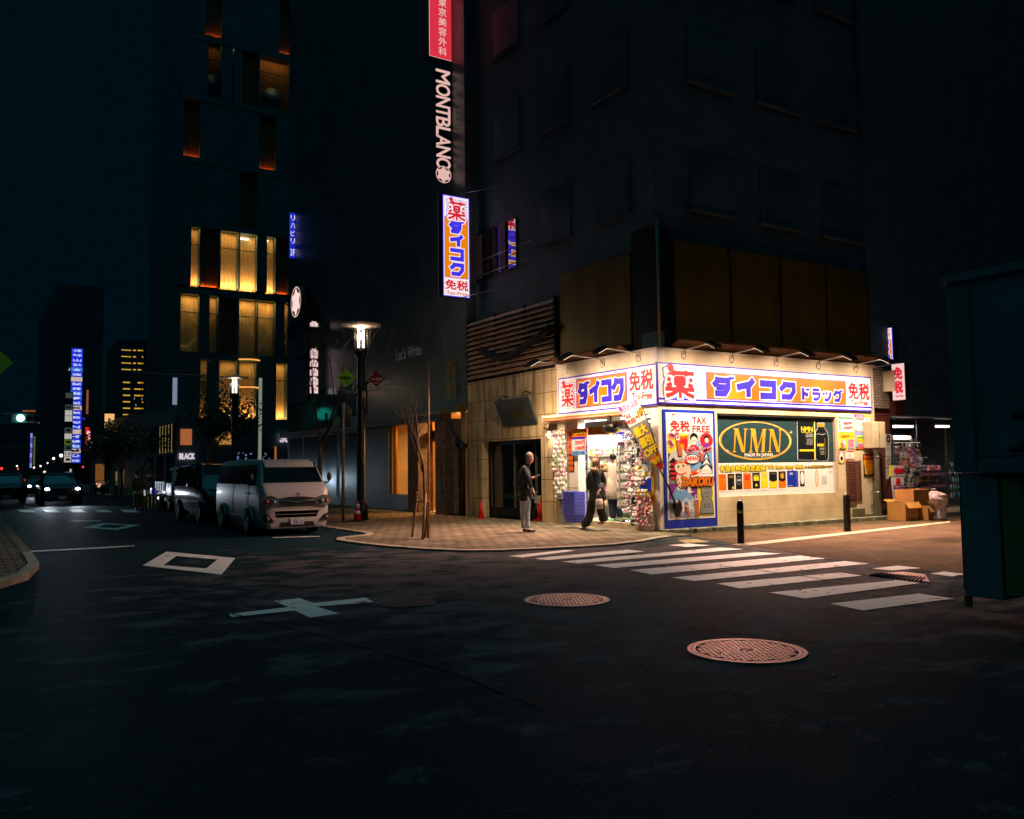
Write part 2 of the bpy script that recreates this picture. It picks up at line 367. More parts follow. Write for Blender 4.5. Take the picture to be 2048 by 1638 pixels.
slab('pavement', corner, ZS, M_PAVE, M_KERB)
def strip(name, path, w0, z0, z1, m):
    """kerb stones following a path, w0 wide on its left side"""
    b = MB(); P = [Vector((p[0], p[1], 0)) for p in path]; L = []
    for i, p in enumerate(P):
        d = (P[min(i+1, len(P)-1)]-P[max(0, i-1)]).normalized(); L.append(p+Vector((-d.y, d.x, 0))*w0)
    for i in range(len(P)-1):
        seg = (P[i+1]-P[i]).length; k = max(1, round(seg/0.6))
        for j in range(k):
            t0, t1 = j/k+0.006, (j+1)/k-0.006
            a, c = P[i].lerp(P[i+1], t0), P[i].lerp(P[i+1], t1); d, e = L[i].lerp(L[i+1], t0), L[i].lerp(L[i+1], t1)
            b.prism([(a.x, a.y, z0), (c.x, c.y, z0), (e.x, e.y, z0), (d.x, d.y, z0)], (0, 0, z1-z0), m)
    b.build(name, kind='structure')
strip('kerb', corner[1:-1], 0.20, -0.02, ZS+0.008, M_KERB)
slab('pavement', [(14.0, 300), (8.4, 300), (8.4, 64), (9.2, 62.3), (14.0, 62)], 0.1, M_PAVE, M_KERB)
slab('pavement', [(1.12, 300), (-8, 300), (-8, 13.2), (-0.2, 13.4), (0.45, 14.1), (0.85, 15.0), (1.10, 16.6), (1.12, 19)], 0.1, M_PAVE, M_KERB)
strip('kerb', [(-4, 13.2), (-0.2, 13.4), (0.45, 14.1), (0.85, 15.0), (1.10, 16.6), (1.12, 19), (1.12, 60), (1.12, 120)], 0.16, -0.02, 0.112, M_KERB)
# side street: block paving beyond the crossing, with its white edge line and walkway
blk = [onz(1395, 1075), onz(1455, 1085), onz(1500, 1093), onz(1560, 1102), onz(1640, 1115), onz(1720, 1125), onz(1790, 1134), onz(1900, 1150)]
b = MB(); b.poly([(p.x, p.y, 0.004) for p in blk]+[(40, 7.5, 0.004), (40, 15.2, 0.004), (14.2, 15.2, 0.004)], M_BLOCK); b.build('side_road', kind='structure')
# strip of kerb stones along the shop wall, green with moss in places
strip('kerb', [(14.0, 15.15), (23.2, 15.2)], 0.28, 0.0, 0.10, mat('mossy_kerb', (128, 128, 104), 0.8, var=0.45, scale=4, bump=0.6))
b = MB(); b.box((14.0, 15.43, 0), (23.2, 15.74, 0.085), mat('gutter_concrete', (120, 112, 96), 0.8, var=0.3, scale=6)); b.build('gutter', kind='structure')
def mark(pts, z=0.008, m=None, name='road_marking'):
    b = MB(); b.poly([onz(x, y, z) for x, y in pts], m or M_PAINT); return b.build(name, kind='structure')
for s in [[(1017,1112),(1045,1115),(1152,1101),(1128,1100)],[(1066,1117),(1095,1120),(1290,1103),(1255,1099)],[(1122,1123),(1155,1127),(1487,1098),(1440,1095)],
          [(1187,1130),(1228,1136),(1563,1107),(1515,1104)],[(1260,1140),(1303,1149),(1650,1117),(1600,1111)],[(1340,1155),(1390,1162),(1738,1127),(1690,1122)],
          [(1433,1167),(1480,1177),(1725,1151),(1680,1145)],[(1538,1185),(1610,1197),(1840,1166),(1795,1160)],[(1660,1207),(1725,1221),(1908,1197),(1838,1187)],
          [(1336,1090),(1372,1094),(1420,1091),(1378,1087)],[(1744,1137),(1785,1141),(1842,1136),(1795,1131)],[(1860,1147),(1905,1153),(1930,1148),(1888,1143)]]:
    mark(s[::-1])
mark([(1462,1089),(1490,1092),(1900,1045),(1900,1042)][::-1], 0.012, M_LINE)
mark([(1370,1086),(1420,1084),(1395,1078),(1355,1080)], 0.012, M_YPAINT)
b = MB()                                                                        # diamond outline
o_ = [(285,1131),(443,1149),(471,1116),(333,1103)]; i_ = [(327,1130),(412,1137),(435,1119),(353,1112)]
for k in range(4): b.poly([onz(*p, 0.008) for p in (o_[k], o_[(k+1) % 4], i_[(k+1) % 4], i_[k])], M_PAINT)
b.build('road_marking', kind='structure')
b = MB(); o_ = [(167,1055),(233,1060),(281,1050),(206,1046)]; i_ = [(193,1054),(230,1056.5),(258,1050.5),(213,1048.5)]
for k in range(4): b.poly([onz(*p, 0.008) for p in (o_[k], o_[(k+1) % 4], i_[(k+1) % 4], i_[k])], M_PAINT)
b.build('road_marking', kind='structure')
mark([(457,1228),(464,1234),(589,1221),(620,1235),(679,1227),(633,1213),(747,1204),(732,1195),(627,1206),(599,1196),(547,1202),(577,1214)])
mark([(135,1043),(200,1042.5),(204,1040.5),(150,1041)]); mark([(60,1104),(200,1097),(270,1092),(268,1090.6),(60,1101.5)])
for x in (22, 72, 124, 176, 228): mark([(x+22, 1024.5), (x+52, 1024.5), (x+38, 1019.5), (x+12, 1019.5)])
mark([(545,1075.5),(640,1073),(640,1072),(545,1074.5)])
M_SEAL = mat('joint_sealant', (20, 22, 24), .8)
for pts in ([(1440,1131),(1513,1139.5),(1611,1153),(1704,1167)], [(1395,1079),(1455,1090),(1562,1106),(1740,1126),(1840,1131)], [(60,1150),(300,1190),(620,1262),(900,1340),(1100,1420)], [(1000,1190),(1280,1240),(1700,1290)]):
    b = MB()
    for i in range(len(pts)-1):
        a, c = onz(*pts[i], 0.013), onz(*pts[i+1], 0.013); n_ = Vector((-(c-a).y, (c-a).x, 0)).normalized()*.014; b.poly([a-n_, c-n_, c+n_, a+n_], M_SEAL)
    b.build('road_joint', kind='structure')
# manhole covers with a raised hexagon pattern
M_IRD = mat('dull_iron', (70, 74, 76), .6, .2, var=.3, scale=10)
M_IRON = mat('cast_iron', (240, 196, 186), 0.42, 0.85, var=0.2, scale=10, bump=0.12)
M_IRON2 = mat('iron_gap', (22, 22, 22), 0.7)
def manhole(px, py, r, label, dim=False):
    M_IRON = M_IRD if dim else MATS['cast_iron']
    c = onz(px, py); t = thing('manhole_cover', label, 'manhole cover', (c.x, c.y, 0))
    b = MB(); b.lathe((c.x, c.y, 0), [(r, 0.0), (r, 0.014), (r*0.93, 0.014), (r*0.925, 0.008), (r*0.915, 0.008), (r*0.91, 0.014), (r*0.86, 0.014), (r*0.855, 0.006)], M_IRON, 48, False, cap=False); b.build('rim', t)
    b = MB(); b.lathe((c.x, c.y, 0), [(r*0.856, 0.004), (0.0001, 0.005)], M_IRON2, 48, False)
    s = r*0.088
    for i in range(-12, 13):
        for j in range(-14, 15):
            x = (i+0.5*(j % 2))*s*1.13*1.0; y = j*s*0.98; d = math.hypot(x, y)
            if d > r*0.81 or d < r*0.16: continue
            b.lathe((c.x+x, c.y+y, 0), [(s*0.56, 0.004), (s*0.50, 0.014)], M_IRON, 6, False)
    b.lathe((c.x, c.y, 0), [(r*0.15, 0.006), (r*0.15, 0.013), (r*0.12, 0.013), (r*0.12, 0.006)], M_IRON, 24, False, cap=False)
    b.obox((c.x, c.y, 0.009), (r*0.08, 0, 0), (0, r*0.02, 0), (0, 0, 0.004), M_IRON); b.obox((c.x, c.y+r*0.05, 0.009), (r*0.05, 0, 0), (0, r*0.012, 0), (0, 0, 0.004), M_IRON)
    b.build('plate', t)
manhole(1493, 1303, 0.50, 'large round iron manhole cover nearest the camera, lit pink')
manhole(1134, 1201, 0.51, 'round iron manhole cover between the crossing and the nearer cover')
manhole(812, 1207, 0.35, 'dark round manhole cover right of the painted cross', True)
b = MB(); c = [onz(1733,1151), onz(1790,1158), onz(1860,1166), onz(1850,1150), onz(1805,1145)]
b.poly([(p.x, p.y, 0.014) for p in c], M_IRON)
for k in range(14):
    t_ = k/14; p = onz(1738+t_*108, 1150.5+t_*13, 0.018); q = onz(1762+t_*94, 1146+t_*9, 0.018); b.tube([p, q], 0.012, M_IRON2, 4)
b.build('drain_grate', origin=(c[0].x, c[0].y, 0), label='dark steel grate sunk in the road at the end of the crossing', cat='grate')
# scraps of litter and fallen leaves
M_LEAF = mat('dry_leaf', (150, 130, 112), 0.7)
for i, (x, y, s) in enumerate([(1283,1346,.035),(1493,1255,.025),(1527,1236,.03),(1667,1353,.03),(1646,1281,.02),(1480,1226,.02),(1440,1310,.02),(1600,1182,.03),(540,1040,.03),(178,1188,.03),(172,1123,.03),(150,1110,.03),(205,1163,.02)]):
    p = onz(x, y); a = random.random()*6; b = MB(); u = Vector((math.cos(a), math.sin(a), 0))*s; v = Vector((-math.sin(a), math.cos(a), 0))*s*0.55
    pts = [p-u, p-u*.3+v, p+u*.5+v*.8, p+u, p+u*.4-v, p-u*.4-v*.8]; b.prism([(q.x, q.y, 0.010+0.006*(k % 2)) for k, q in enumerate(pts)], (0, 0, 0.003), M_LEAF)
    b.build('litter_scrap', origin=(p.x, p.y, 0), label='small pale scrap of litter lying on the dark road', cat='litter', group='scraps of litter on the road')
# ================================================================ CORNER BUILDING with the lit drugstore
XL, YR = 14.04, 15.73
M_TILE = tiled('shop_wall_tile_right', (226, 204, 166), (186, 166, 130), 1.2, 0.42, 'y', 0.55, 0.012, 0.5, 0.05, 0.15)
M_TILEL = tiled('shop_wall_tile_left', (222, 194, 142), (128, 110, 80), 0.42, 0.62, 'x', 0.6, 0.03, 0.0, 0.14, 0.3, stain=(110, 62, 22))
M_WHITE = mat('painted_wall_white', (228, 216, 204), 0.55, var=0.05, scale=2.0)
M_CREAM = mat('cream_render', (224, 206, 176), 0.6, var=0.14, scale=3.0)
M_DBRICK = tiled('dark_brick', (80, 106, 120), (48, 66, 76), 0.28, 0.085, 'x', 0.7, 0.12, bump=0.8)
M_DBRICKY = tiled('dark_brick_side', (72, 106, 120), (44, 66, 76), 0.28, 0.085, 'y', 0.7, 0.12, bump=0.8)
M_BRONZE = mat('bronze_panel', (100, 84, 30), 0.42, 0.35, var=0.35, scale=1.2, stretch=(1, 1, 0.4))
M_DARK = mat('dark_metal', (30, 32, 34), 0.45, 0.4)
M_BLACK = mat('black_plastic', (14, 14, 16), 0.4)
M_RUST = mat('rusty_flashing', (96, 62, 30), 0.8, 0.2, var=0.5, scale=5, bump=0.5)
M_STEEL = mat('steel', (150, 150, 150), 0.35, 0.9)
M_GLASS = glassy('window_glass'); M_DGLASS = glassy('dark_glass', (60, 70, 74), 0.1)
cb_ = thing('corner_building', 'beige tiled corner building whose ground floor holds the brightly lit drugstore', 'building', (XL, YR, 0))
wl, wr = ony(1434, 830, YR).x, ony(1673, 830, YR).x; wz0, wz1 = ony(1434, 994, YR).z, 2.90
b = MB(); T = 0.25; ZP = 4.40
b.box((XL+0.12, YR, 0), (wl, YR+T, ZP), M_TILE); b.box((wr, YR, 0), (22.35, YR+T, ZP), M_TILE)
b.box((wl, YR, 0), (wr, YR+T, wz0), M_TILE); b.box((wl, YR, wz1), (wr, YR+T, ZP), M_TILE)
b.build('wall', cb_)
b = MB(); DL, DRt, DZ = 19.92, 16.0, 2.86      # doorway
SL, SR, SZ = 24.15, 20.75, 2.42                # dark shop opening further on
b.box((XL, YR-0.002, 0), (XL+T, DRt, ZP), M_WHITE)
b.box((XL, DRt, DZ), (XL+T, DL, ZP), M_CREAM)
b.build('wall', cb_)
b = MB(); b.box((XL, DL, 0), (XL+T, SR, ZP), M_TILEL); b.box((XL, SR, SZ), (XL+T, SL, ZP), M_TILEL); b.box((XL, SL, 0), (XL+T, 25.05, ZP), M_TILEL)
b.build('wall', cb_)
b = MB(); b.box((XL-0.05, YR-0.05, ZP), (22.4, YR+0.3, ZP+0.05), M_WHITE); b.box((XL-0.05, YR+0.3, ZP), (XL+0.3, 19.9, ZP+0.05), M_WHITE)
b.build('parapet', cb_)
b = MB()   # rusty flashing and gutters over the parapet
b.prism([(14.5, YR+0.05, 4.46), (14.5, YR-0.28, 4.62), (14.5, YR-0.28, 4.66), (14.5, YR+0.05, 4.56)], (7.7, 0, 0), M_RUST)
b.prism([(XL+0.05, 16.8, 4.46), (XL-0.22, 16.8, 4.60), (XL-0.22, 16.8, 4.64), (XL+0.05, 16.8, 4.56)], (0, 3.1, 0), M_RUST)
b.build('flashing', cb_)
# upper storeys
b = MB(); b.box((XL+0.35, YR+0.35, 4.45), (36, 25.05, 30), M_DBRICK); b.build('upper_wall', cb_)
def onl(px, py, dx=0): p = onx(px, py, XL+dx); return p
b = MB()   # bronze cladding bays
b.box((XL+0.08, 16.75, 4.66), (XL+0.35, 19.82, 7.0), M_BRONZE); b.box((14.75, YR+0.06, 4.68), (22.3, YR+0.35, 7.2), M_BRONZE)
for k in range(1, 4): b.box((14.75+k*1.9, YR+0.03, 4.68), (14.78+k*1.9, YR+0.06, 7.2), M_DARK)
b.build('cladding', cb_)
b = MB(); b.box((XL+0.1, YR+0.1, 4.45), (XL+0.6, 16.7, 7.5), M_DARK); b.box((XL+0.05, YR+0.0, 4.45), (14.3, 16.3, 4.85), M_DBRICKY); b.build('corner_pier', cb_)
b = MB(); b.tube([(14.12, YR-0.02, 4.45), (14.12, YR-0.02, 7.6)], 0.035, mat('pale_pipe', (120, 120, 112), 0.5), 8); b.build('downpipe', cb_)
# louvred screen over the tiled wall
b = MB(); M_LOUV = mat('louvre_paint', (205, 168, 140), 0.5, 0.1, var=0.3, scale=2, stretch=(1, 1, 4)); M_LD = mat('louvre_gap', (16, 14, 13), 0.8)
z0, z1 = 4.42, 6.45; n = 12
b.box((XL+0.2, 20.0, z0), (XL+0.34, 25.0, z1), M_LD)
for k in range(n):
    z = z0+0.08+k*(z1-z0-0.1)/n; h = (z1-z0)/n
    b.prism([(XL-.06, 20.02, z), (XL+.06, 20.02, z+h*.70), (XL+.08, 20.02, z+h*.70), (XL-.02, 20.02, z-.01)], (0, 4.96, 0), M_LOUV)
for y in (20.0, 21.6, 23.3, 25.0): b.box((XL+0.0, y-0.02, z0), (XL+0.12, y+0.02, z1), M_LD)
b.build('louvre_screen', cb_)
b = MB(); b.tube([onx(962, 700, XL-0.12)]+[onx(x, y, XL-0.12) for x, y in ((975,708),(990,714),(1003,716),(1018,713),(1032,705),(1045,695),(1062,684),(1080,672),(1100,655))], 0.11, mat('black_rubber', (10, 10, 11), 0.7), 10)
b.build('cable_duct', cb_)
# upper window with railing, its glass mirrors the hanging sign
wy0, wy1 = 24.95, 22.45; wza, wzb = 7.85, 9.35
b = MB(); X0 = XL+0.30
for a_, c_ in (((X0, wy1, wza-0.06), (XL+0.36, wy0, wza)), ((X0, wy1, wzb), (XL+0.36, wy0, wzb+0.06)), ((X0, wy1-0.04, wza), (XL+0.36, wy1, wzb)), ((X0-0.02, 24.0, wza), (XL+0.36, 24.08, wzb)), ((X0-0.04, 23.0, wza), (XL+0.36, 23.35, wzb))):
    b.box(a_, c_, M_DARK)
f_ = b.build('window_frame', cb_)
M_MIRR = mat('reflecting_pane', (190, 180, 186), 0.03, 0.9, var=0.02)
b = MB(); b.poly([(XL+0.32, wy1, wza), (XL+0.32, wy0, wza), (XL+0.32, wy0, wzb), (XL+0.32, wy1, wzb)][::-1], M_MIRR); b.build('pane', f_)
b = MB()
for z in (8.35, 7.86): b.tube([(XL+0.1, 24.95, z), (XL+0.1, 21.2, z)], 0.018, M_STEEL, 6)
b.build('railing', cb_)
M_UW = mat('upper_window_glass', (66, 90, 102), .3, .0, var=.3, scale=1)
for z in (8.2, 11.6, 15.0, 18.4):                                            # dark upper windows with ledges
    for y in ((17.0, 19.6) if z < 9 else (17.0, 19.6, 22.2)):
        b = MB(); b.box((XL+.31, y, z), (XL+.349, y+1.5, z+1.5), M_UW); b.build('upper_window', cb_); b = MB(); b.box((XL+.24, y-.1, z-.10), (XL+.349, y+1.6, z-.02), M_DBRICKY); b.build('window_ledge', cb_)
    for x in (15.6, 18.2, 20.8, 23.6):
        b = MB(); b.box((x, YR+.31, z), (x+1.6, YR+.349, z+1.5), M_UW); b.build('upper_window', cb_); b = MB(); b.box((x-.1, YR+.24, z-.10), (x+1.7, YR+.349, z-.02), M_DBRICK); b.build('window_ledge', cb_)
# floor step, dark recess of the next shop
M_STEP = mat('step_concrete', (190, 172, 136), 0.6, var=0.2, scale=5)
b = MB(); b.box((XL-0.02, DRt, 0.0), (XL+0.3, DL, 0.17), M_STEP); b.build('door_step', cb_)
b = MB(); M_FLOOR = mat('shop_floor', (196, 188, 172), 0.35, var=0.08)
b.box((XL+0.3, 15.98, 0.1), (19.5, 20.62, 0.165), M_FLOOR); b.build('floor', cb_)
b = MB(); M_IN = mat('inside_white', (200, 194, 184), 0.6, var=.03, scale=1)
b.box((XL+T, 20.62, 0.0), (19.6, 20.72, 3.0), M_IN); b.box((19.5, 15.98, 0.0), (19.6, 20.62, 3.0), M_IN); b.box((XL+T, 15.98, 2.92), (19.5, 20.62, 3.0), M_IN)
b.box((wl-0.1, YR+T, 0.165), (19.5, YR+T+0.03, 2.9), M_IN)
b.build('inner_wall', cb_)
b = MB()
b.box((XL+1.3, SR-0.02, 0), (XL+1.35, SL+0.1, 2.6), M_DARK); b.box((XL+T, SL, 0), (XL+1.3, SL+0.1, 2.6), M_DARK); b.box((XL+T, 20.72, 0), (XL+1.3, 20.76, 2.6), M_DARK); b.box((XL+T, 20.76, 2.5), (XL+1.3, SL, 2.6), M_DARK)
b.build('recess', cb_)
b = MB(); M_ALU = mat('shopfront_frame', (92, 88, 78), 0.4, 0.5)
for y in (24.08, 23.5, 22.7, 21.5, 20.8): b.box((XL+0.30, y-0.03, 0.05), (XL+0.35, y+0.03, 2.42), M_ALU)
b.box((XL+0.30, 20.77, 0.05), (XL+0.35, 24.1, 0.35), M_DARK); b.box((XL+0.3, 20.77, 2.3), (XL+0.35, 24.1, 2.42), M_DARK)
f2 = b.build('shopfront', cb_)
b = MB(); b.poly([(XL+0.36, 20.78, .35), (XL+0.36, 24.1, .35), (XL+0.36, 24.1, 2.3), (XL+0.36, 20.78, 2.3)][::-1], M_DGLASS); b.build('pane', f2)
b = MB(); M_OLIVE = mat('olive_card', (116, 118, 60), 0.6)
for y, z, w_, h_, m_ in ((23.1, 1.25, .7, .35, mat('display_grey', (90, 96, 88), .6)), (23.1, .5, .7, .6, mat('display_grey2', (110, 108, 96), .6)), (22.1, 1.9, .4, .3, mat('display_teal', (50, 80, 80), .6)), (20.95, 1.0, .2, .7, M_OLIVE)):
    b = MB(); b.box((XL+0.6, y-w_/2, z), (XL+0.9, y+w_/2, z+h_), m_); b.build('display', cb_)
# louvre grille, access doors and steel plates on the right wall
b = MB(); g0 = ony(1692, 921, YR-0.01); g1 = ony(1722, 1003, YR-0.01); M_RB = mat('rust_red_grille', (96, 52, 36), 0.6)
b.box((g0.x, YR-0.02, g1.z), (g1.x, YR+0.001, g0.z), M_LD)
k = 22
for i in range(k):
    z = g1.z+(i+0.5)*(g0.z-g1.z)/k; b.prism([(g0.x+.03, YR-0.02, z-.02), (g0.x+.03, YR-0.05, z-.01), (g0.x+.03, YR-0.02, z+.02)], (g1.x-g0.x-.06, 0, 0), M_RB)
for x in (g0.x, g1.x-.03): b.box((x, YR-0.055, g1.z), (x+.03, YR-0.02, g0.z), M_RB)
b.build('vent_grille', cb_)
b = MB(); M_DOOR = mat('cream_door', (205, 190, 160), 0.5, var=0.06); p = ony(1727, 906, YR); q = ony(1752, 1032, YR)
b.box((ony(1709, 905, YR).x, YR-0.025, 0.14), (22.1, YR, ony(1709, 905, YR).z), M_DOOR); d_ = b.build('service_door', cb_)
b = MB(); b.ball((22.0, YR-0.06, 0.42), 0.03, M_STEEL); b.build('handle', d_)
b = MB(); p = ony(1703, 1018, YR); q = ony(1728, 1032, YR); b.box((p.x, YR-0.04, q.z), (q.x, YR-0.026, p.z), mat('dull_plate', (120, 116, 92), 0.4, 0.5)); b.build('kick_plate', cb_)
# window advert recess
b = MB(); M_FR = mat('window_frame_alu', (198, 180, 160), 0.4, 0.3)
b.box((wl, YR+0.12, wz0), (wr, YR+0.20, wz1), mat('window_backing', (30, 34, 36), 0.6))
b.box((wr-0.06, YR+0.02, wz0), (wr, YR+0.118, wz1), M_FR); b.box((wl, YR+0.02, wz1-0.05), (wr-0.06, YR+0.118, wz1), mat('dark_track', (40, 40, 42), .5))
b.build('window', cb_)
def arty(y, **k): return Art((0, y, 0), (1, 0, 0), (0, 0, 1), **k)
def artx(x, **k): return Art((x, 0, 0), (0, -1, 0), (0, 0, 1), **k)
# ---------------------------------------------------------------- colours of the printed signs
I_W = mat('print_white', (238, 232, 232), 0.45, var=0.02); I_R = mat('print_red', (214, 26, 40), 0.45, var=0.05); I_B = mat('print_blue', (50, 30, 190), 0.45, var=0.05)
I_O = mat('print_orange', (222, 112, 8), 0.45, var=0.05); I_Y = mat('print_yellow', (236, 214, 40), 0.5, var=0.05); I_K = mat('print_black', (14, 20, 24), 0.4, var=0.05)
I_DB = mat('print_deep_blue', (20, 48, 178), 0.4, var=0.05); I_P = mat('print_pink', (238, 150, 176), 0.5, var=0.06); I_G = mat('print_green', (44, 150, 70), 0.5, var=0.06)
I_GY = mat('print_grey', (130, 132, 134), 0.5, var=0.05); I_LB = mat('print_sky_blue', (116, 168, 224), 0.5, var=0.05); I_SK = mat('print_skin', (240, 206, 190), 0.5, var=0.03)
I_PU = mat('print_purple', (120, 40, 140), 0.5, var=0.05); I_GO = mat('print_gold', (226, 176, 60), 0.35, 0.3, var=0.15, scale=3); I_TL = mat('print_teal_grey', (34, 62, 68), 0.4, var=0.1); I_LG = mat('print_light_grey', (196, 198, 200), 0.5)
E_W = glow('lit_white', (255, 238, 240), 0.95); E_R = glow('lit_red', (235, 30, 60), 0.8); E_B = glow('lit_blue', (70, 52, 235), 0.95); E_O = glow('lit_orange', (250, 135, 10), 0.9); E_K = mat('sign_side', (24, 24, 30), 0.5)
def kusuri(A, x0, y1, s, W, Rd, Bl, L=3, sy=None):
    """the red medicine character with white and blue outline and a capsule on its corner"""
    sy = sy or s
    A.logo('薬', (x0, y1), (x0+s, y1-sy), Rd, s*0.105, L+2, outline=((s*0.075, Bl, 2), (s*0.055, W, 1)))
    c = (x0+s*0.12, y1-sy*0.02)
    A.stroke([(c[0]-s*.09, c[1]-s*.05), (c[0]+s*.13, c[1]+s*.07)], s*.2, Bl, L-.6, ext=s*.05); A.stroke([(c[0]-s*.09, c[1]-s*.05), (c[0]+s*.03, c[1]+s*.01)], s*.16, W, L+2.5, ext=s*.03); A.stroke([(c[0]+s*.03, c[1]+s*.01), (c[0]+s*.13, c[1]+s*.07)], s*.15, Rd, L+2.8, ext=s*.03)
def big_sign(A, a, b_, W, Rd, Bl, Or, long):
    """fascia artwork between uv corners a (top-left) and b_ (bottom-right)"""
    w_, h_ = b_[0]-a[0], a[1]-b_[1]
    A.rect(a, b_, Bl, 0); A.rect((a[0]+.035*h_, a[1]-.035*h_), (b_[0]-.035*h_, b_[1]+.035*h_), W, 1)
    A.rect((a[0]+.035*h_, b_[1]+.14*h_), (b_[0]-.035*h_, b_[1]+.09*h_), Bl, 2) if long else None
    X = lambda f: a[0]+f*w_
    Y = lambda f: a[1]-f*h_
    return X, Y, w_, h_
# right fascia sign
A = arty(YR-0.06); p0 = ony(1314, 723.5, YR-0.06); p1 = ony(1744.5, 823, YR-0.06)
a = (XL-0.055, p0.z); e = (p1.x, p1.z)
fs = thing('shop_sign', 'long white and blue fascia sign over the window facing the crossing', 'shop sign', (a[0], YR, e[1]))
b = MB(); b.box((a[0], YR-0.058, e[1]), (e[0], YR-0.003, a[1]), E_K); b.build('panel', fs)
X, Y, w_, h_ = big_sign(A, a, e, I_W, I_R, I_B, I_O, True)
kusuri(A, X(.026), Y(.15), w_*.124, I_W, I_R, I_B, 3, h_*.70)
A.rect((X(.196), Y(.165)), (X(.858), Y(.84)), I_B, 3); A.rect((X(.199), Y(.18)), (X(.855), Y(.825)), I_O, 4)
for ch, x0, x1, y0, y1, wd in (('ダ', .222, .312, .26, .74, .155), ('イ', .322, .408, .28, .75, .175), ('コ', .427, .502, .33, .74, .175), ('ク', .519, .597, .30, .74, .155), ('ド', .626, .668, .43, .75, .105), ('ラ', .677, .723, .44, .745, .085), ('ッ', .733, .778, .46, .75, .095), ('グ', .787, .835, .44, .75, .085)):
    A.logo(ch, (X(x0), Y(y0)), (X(x1), Y(y1)), I_B, h_*wd, 7, outline=((h_*.032, I_W, 2),))
A.text('免税', (X(.872), Y(.20)), (X(.984), Y(.665)), I_R, 3, bold=.014); A.text('Tax-Free', (X(.884), Y(.695)), (X(.975), Y(.82)), I_R, 3, bold=.006)
A.mb.build('lettering', fs)
# left fascia sign
A = artx(XL-0.06); p0 = onx(1116.5, 757.4, XL-.06); v0 = A.uv((1116.5, 757.4)); v1 = A.uv((1312.5, 809.5))
a = (v0[0], p0.z); e = (-(YR-0.055), v1[1]); 
fs = thing('shop_sign', 'shorter white and blue fascia sign over the open shop entrance', 'shop sign', (XL, YR, e[1]))
b = MB(); b.box((XL-0.058, YR-0.003, e[1]), (XL-0.003, -a[0], a[1]), E_K); b.build('panel', fs)
X, Y, w_, h_ = big_sign(A, a, e, I_W, I_R, I_B, I_O, False)
kusuri(A, X(.035), Y(.16), w_*.15, I_W, I_R, I_B, 3, h_*.66)
A.rect((X(.205), Y(.10)), (X(.73), Y(.88)), I_B, 3); A.rect((X(.211), Y(.12)), (X(.724), Y(.86)), I_O, 4)
for ch, x0, x1, y0, y1 in (('ダ', .235, .345, .20, .78), ('イ', .352, .458, .22, .78), ('コ', .475, .575, .24, .78), ('ク', .590, .695, .22, .78)):
    A.logo(ch, (X(x0), Y(y0)), (X(x1), Y(y1)), I_B, h_*.15, 7, outline=((h_*.03, I_W, 2),))
A.text('免税', (X(.752), Y(.12)), (X(.965), Y(.60)), I_R, 3, bold=.013); A.text('Tax-Free', (X(.775), Y(.66)), (X(.955), Y(.84)), I_R, 3, bold=.006)
A.mb.build('lettering', fs)
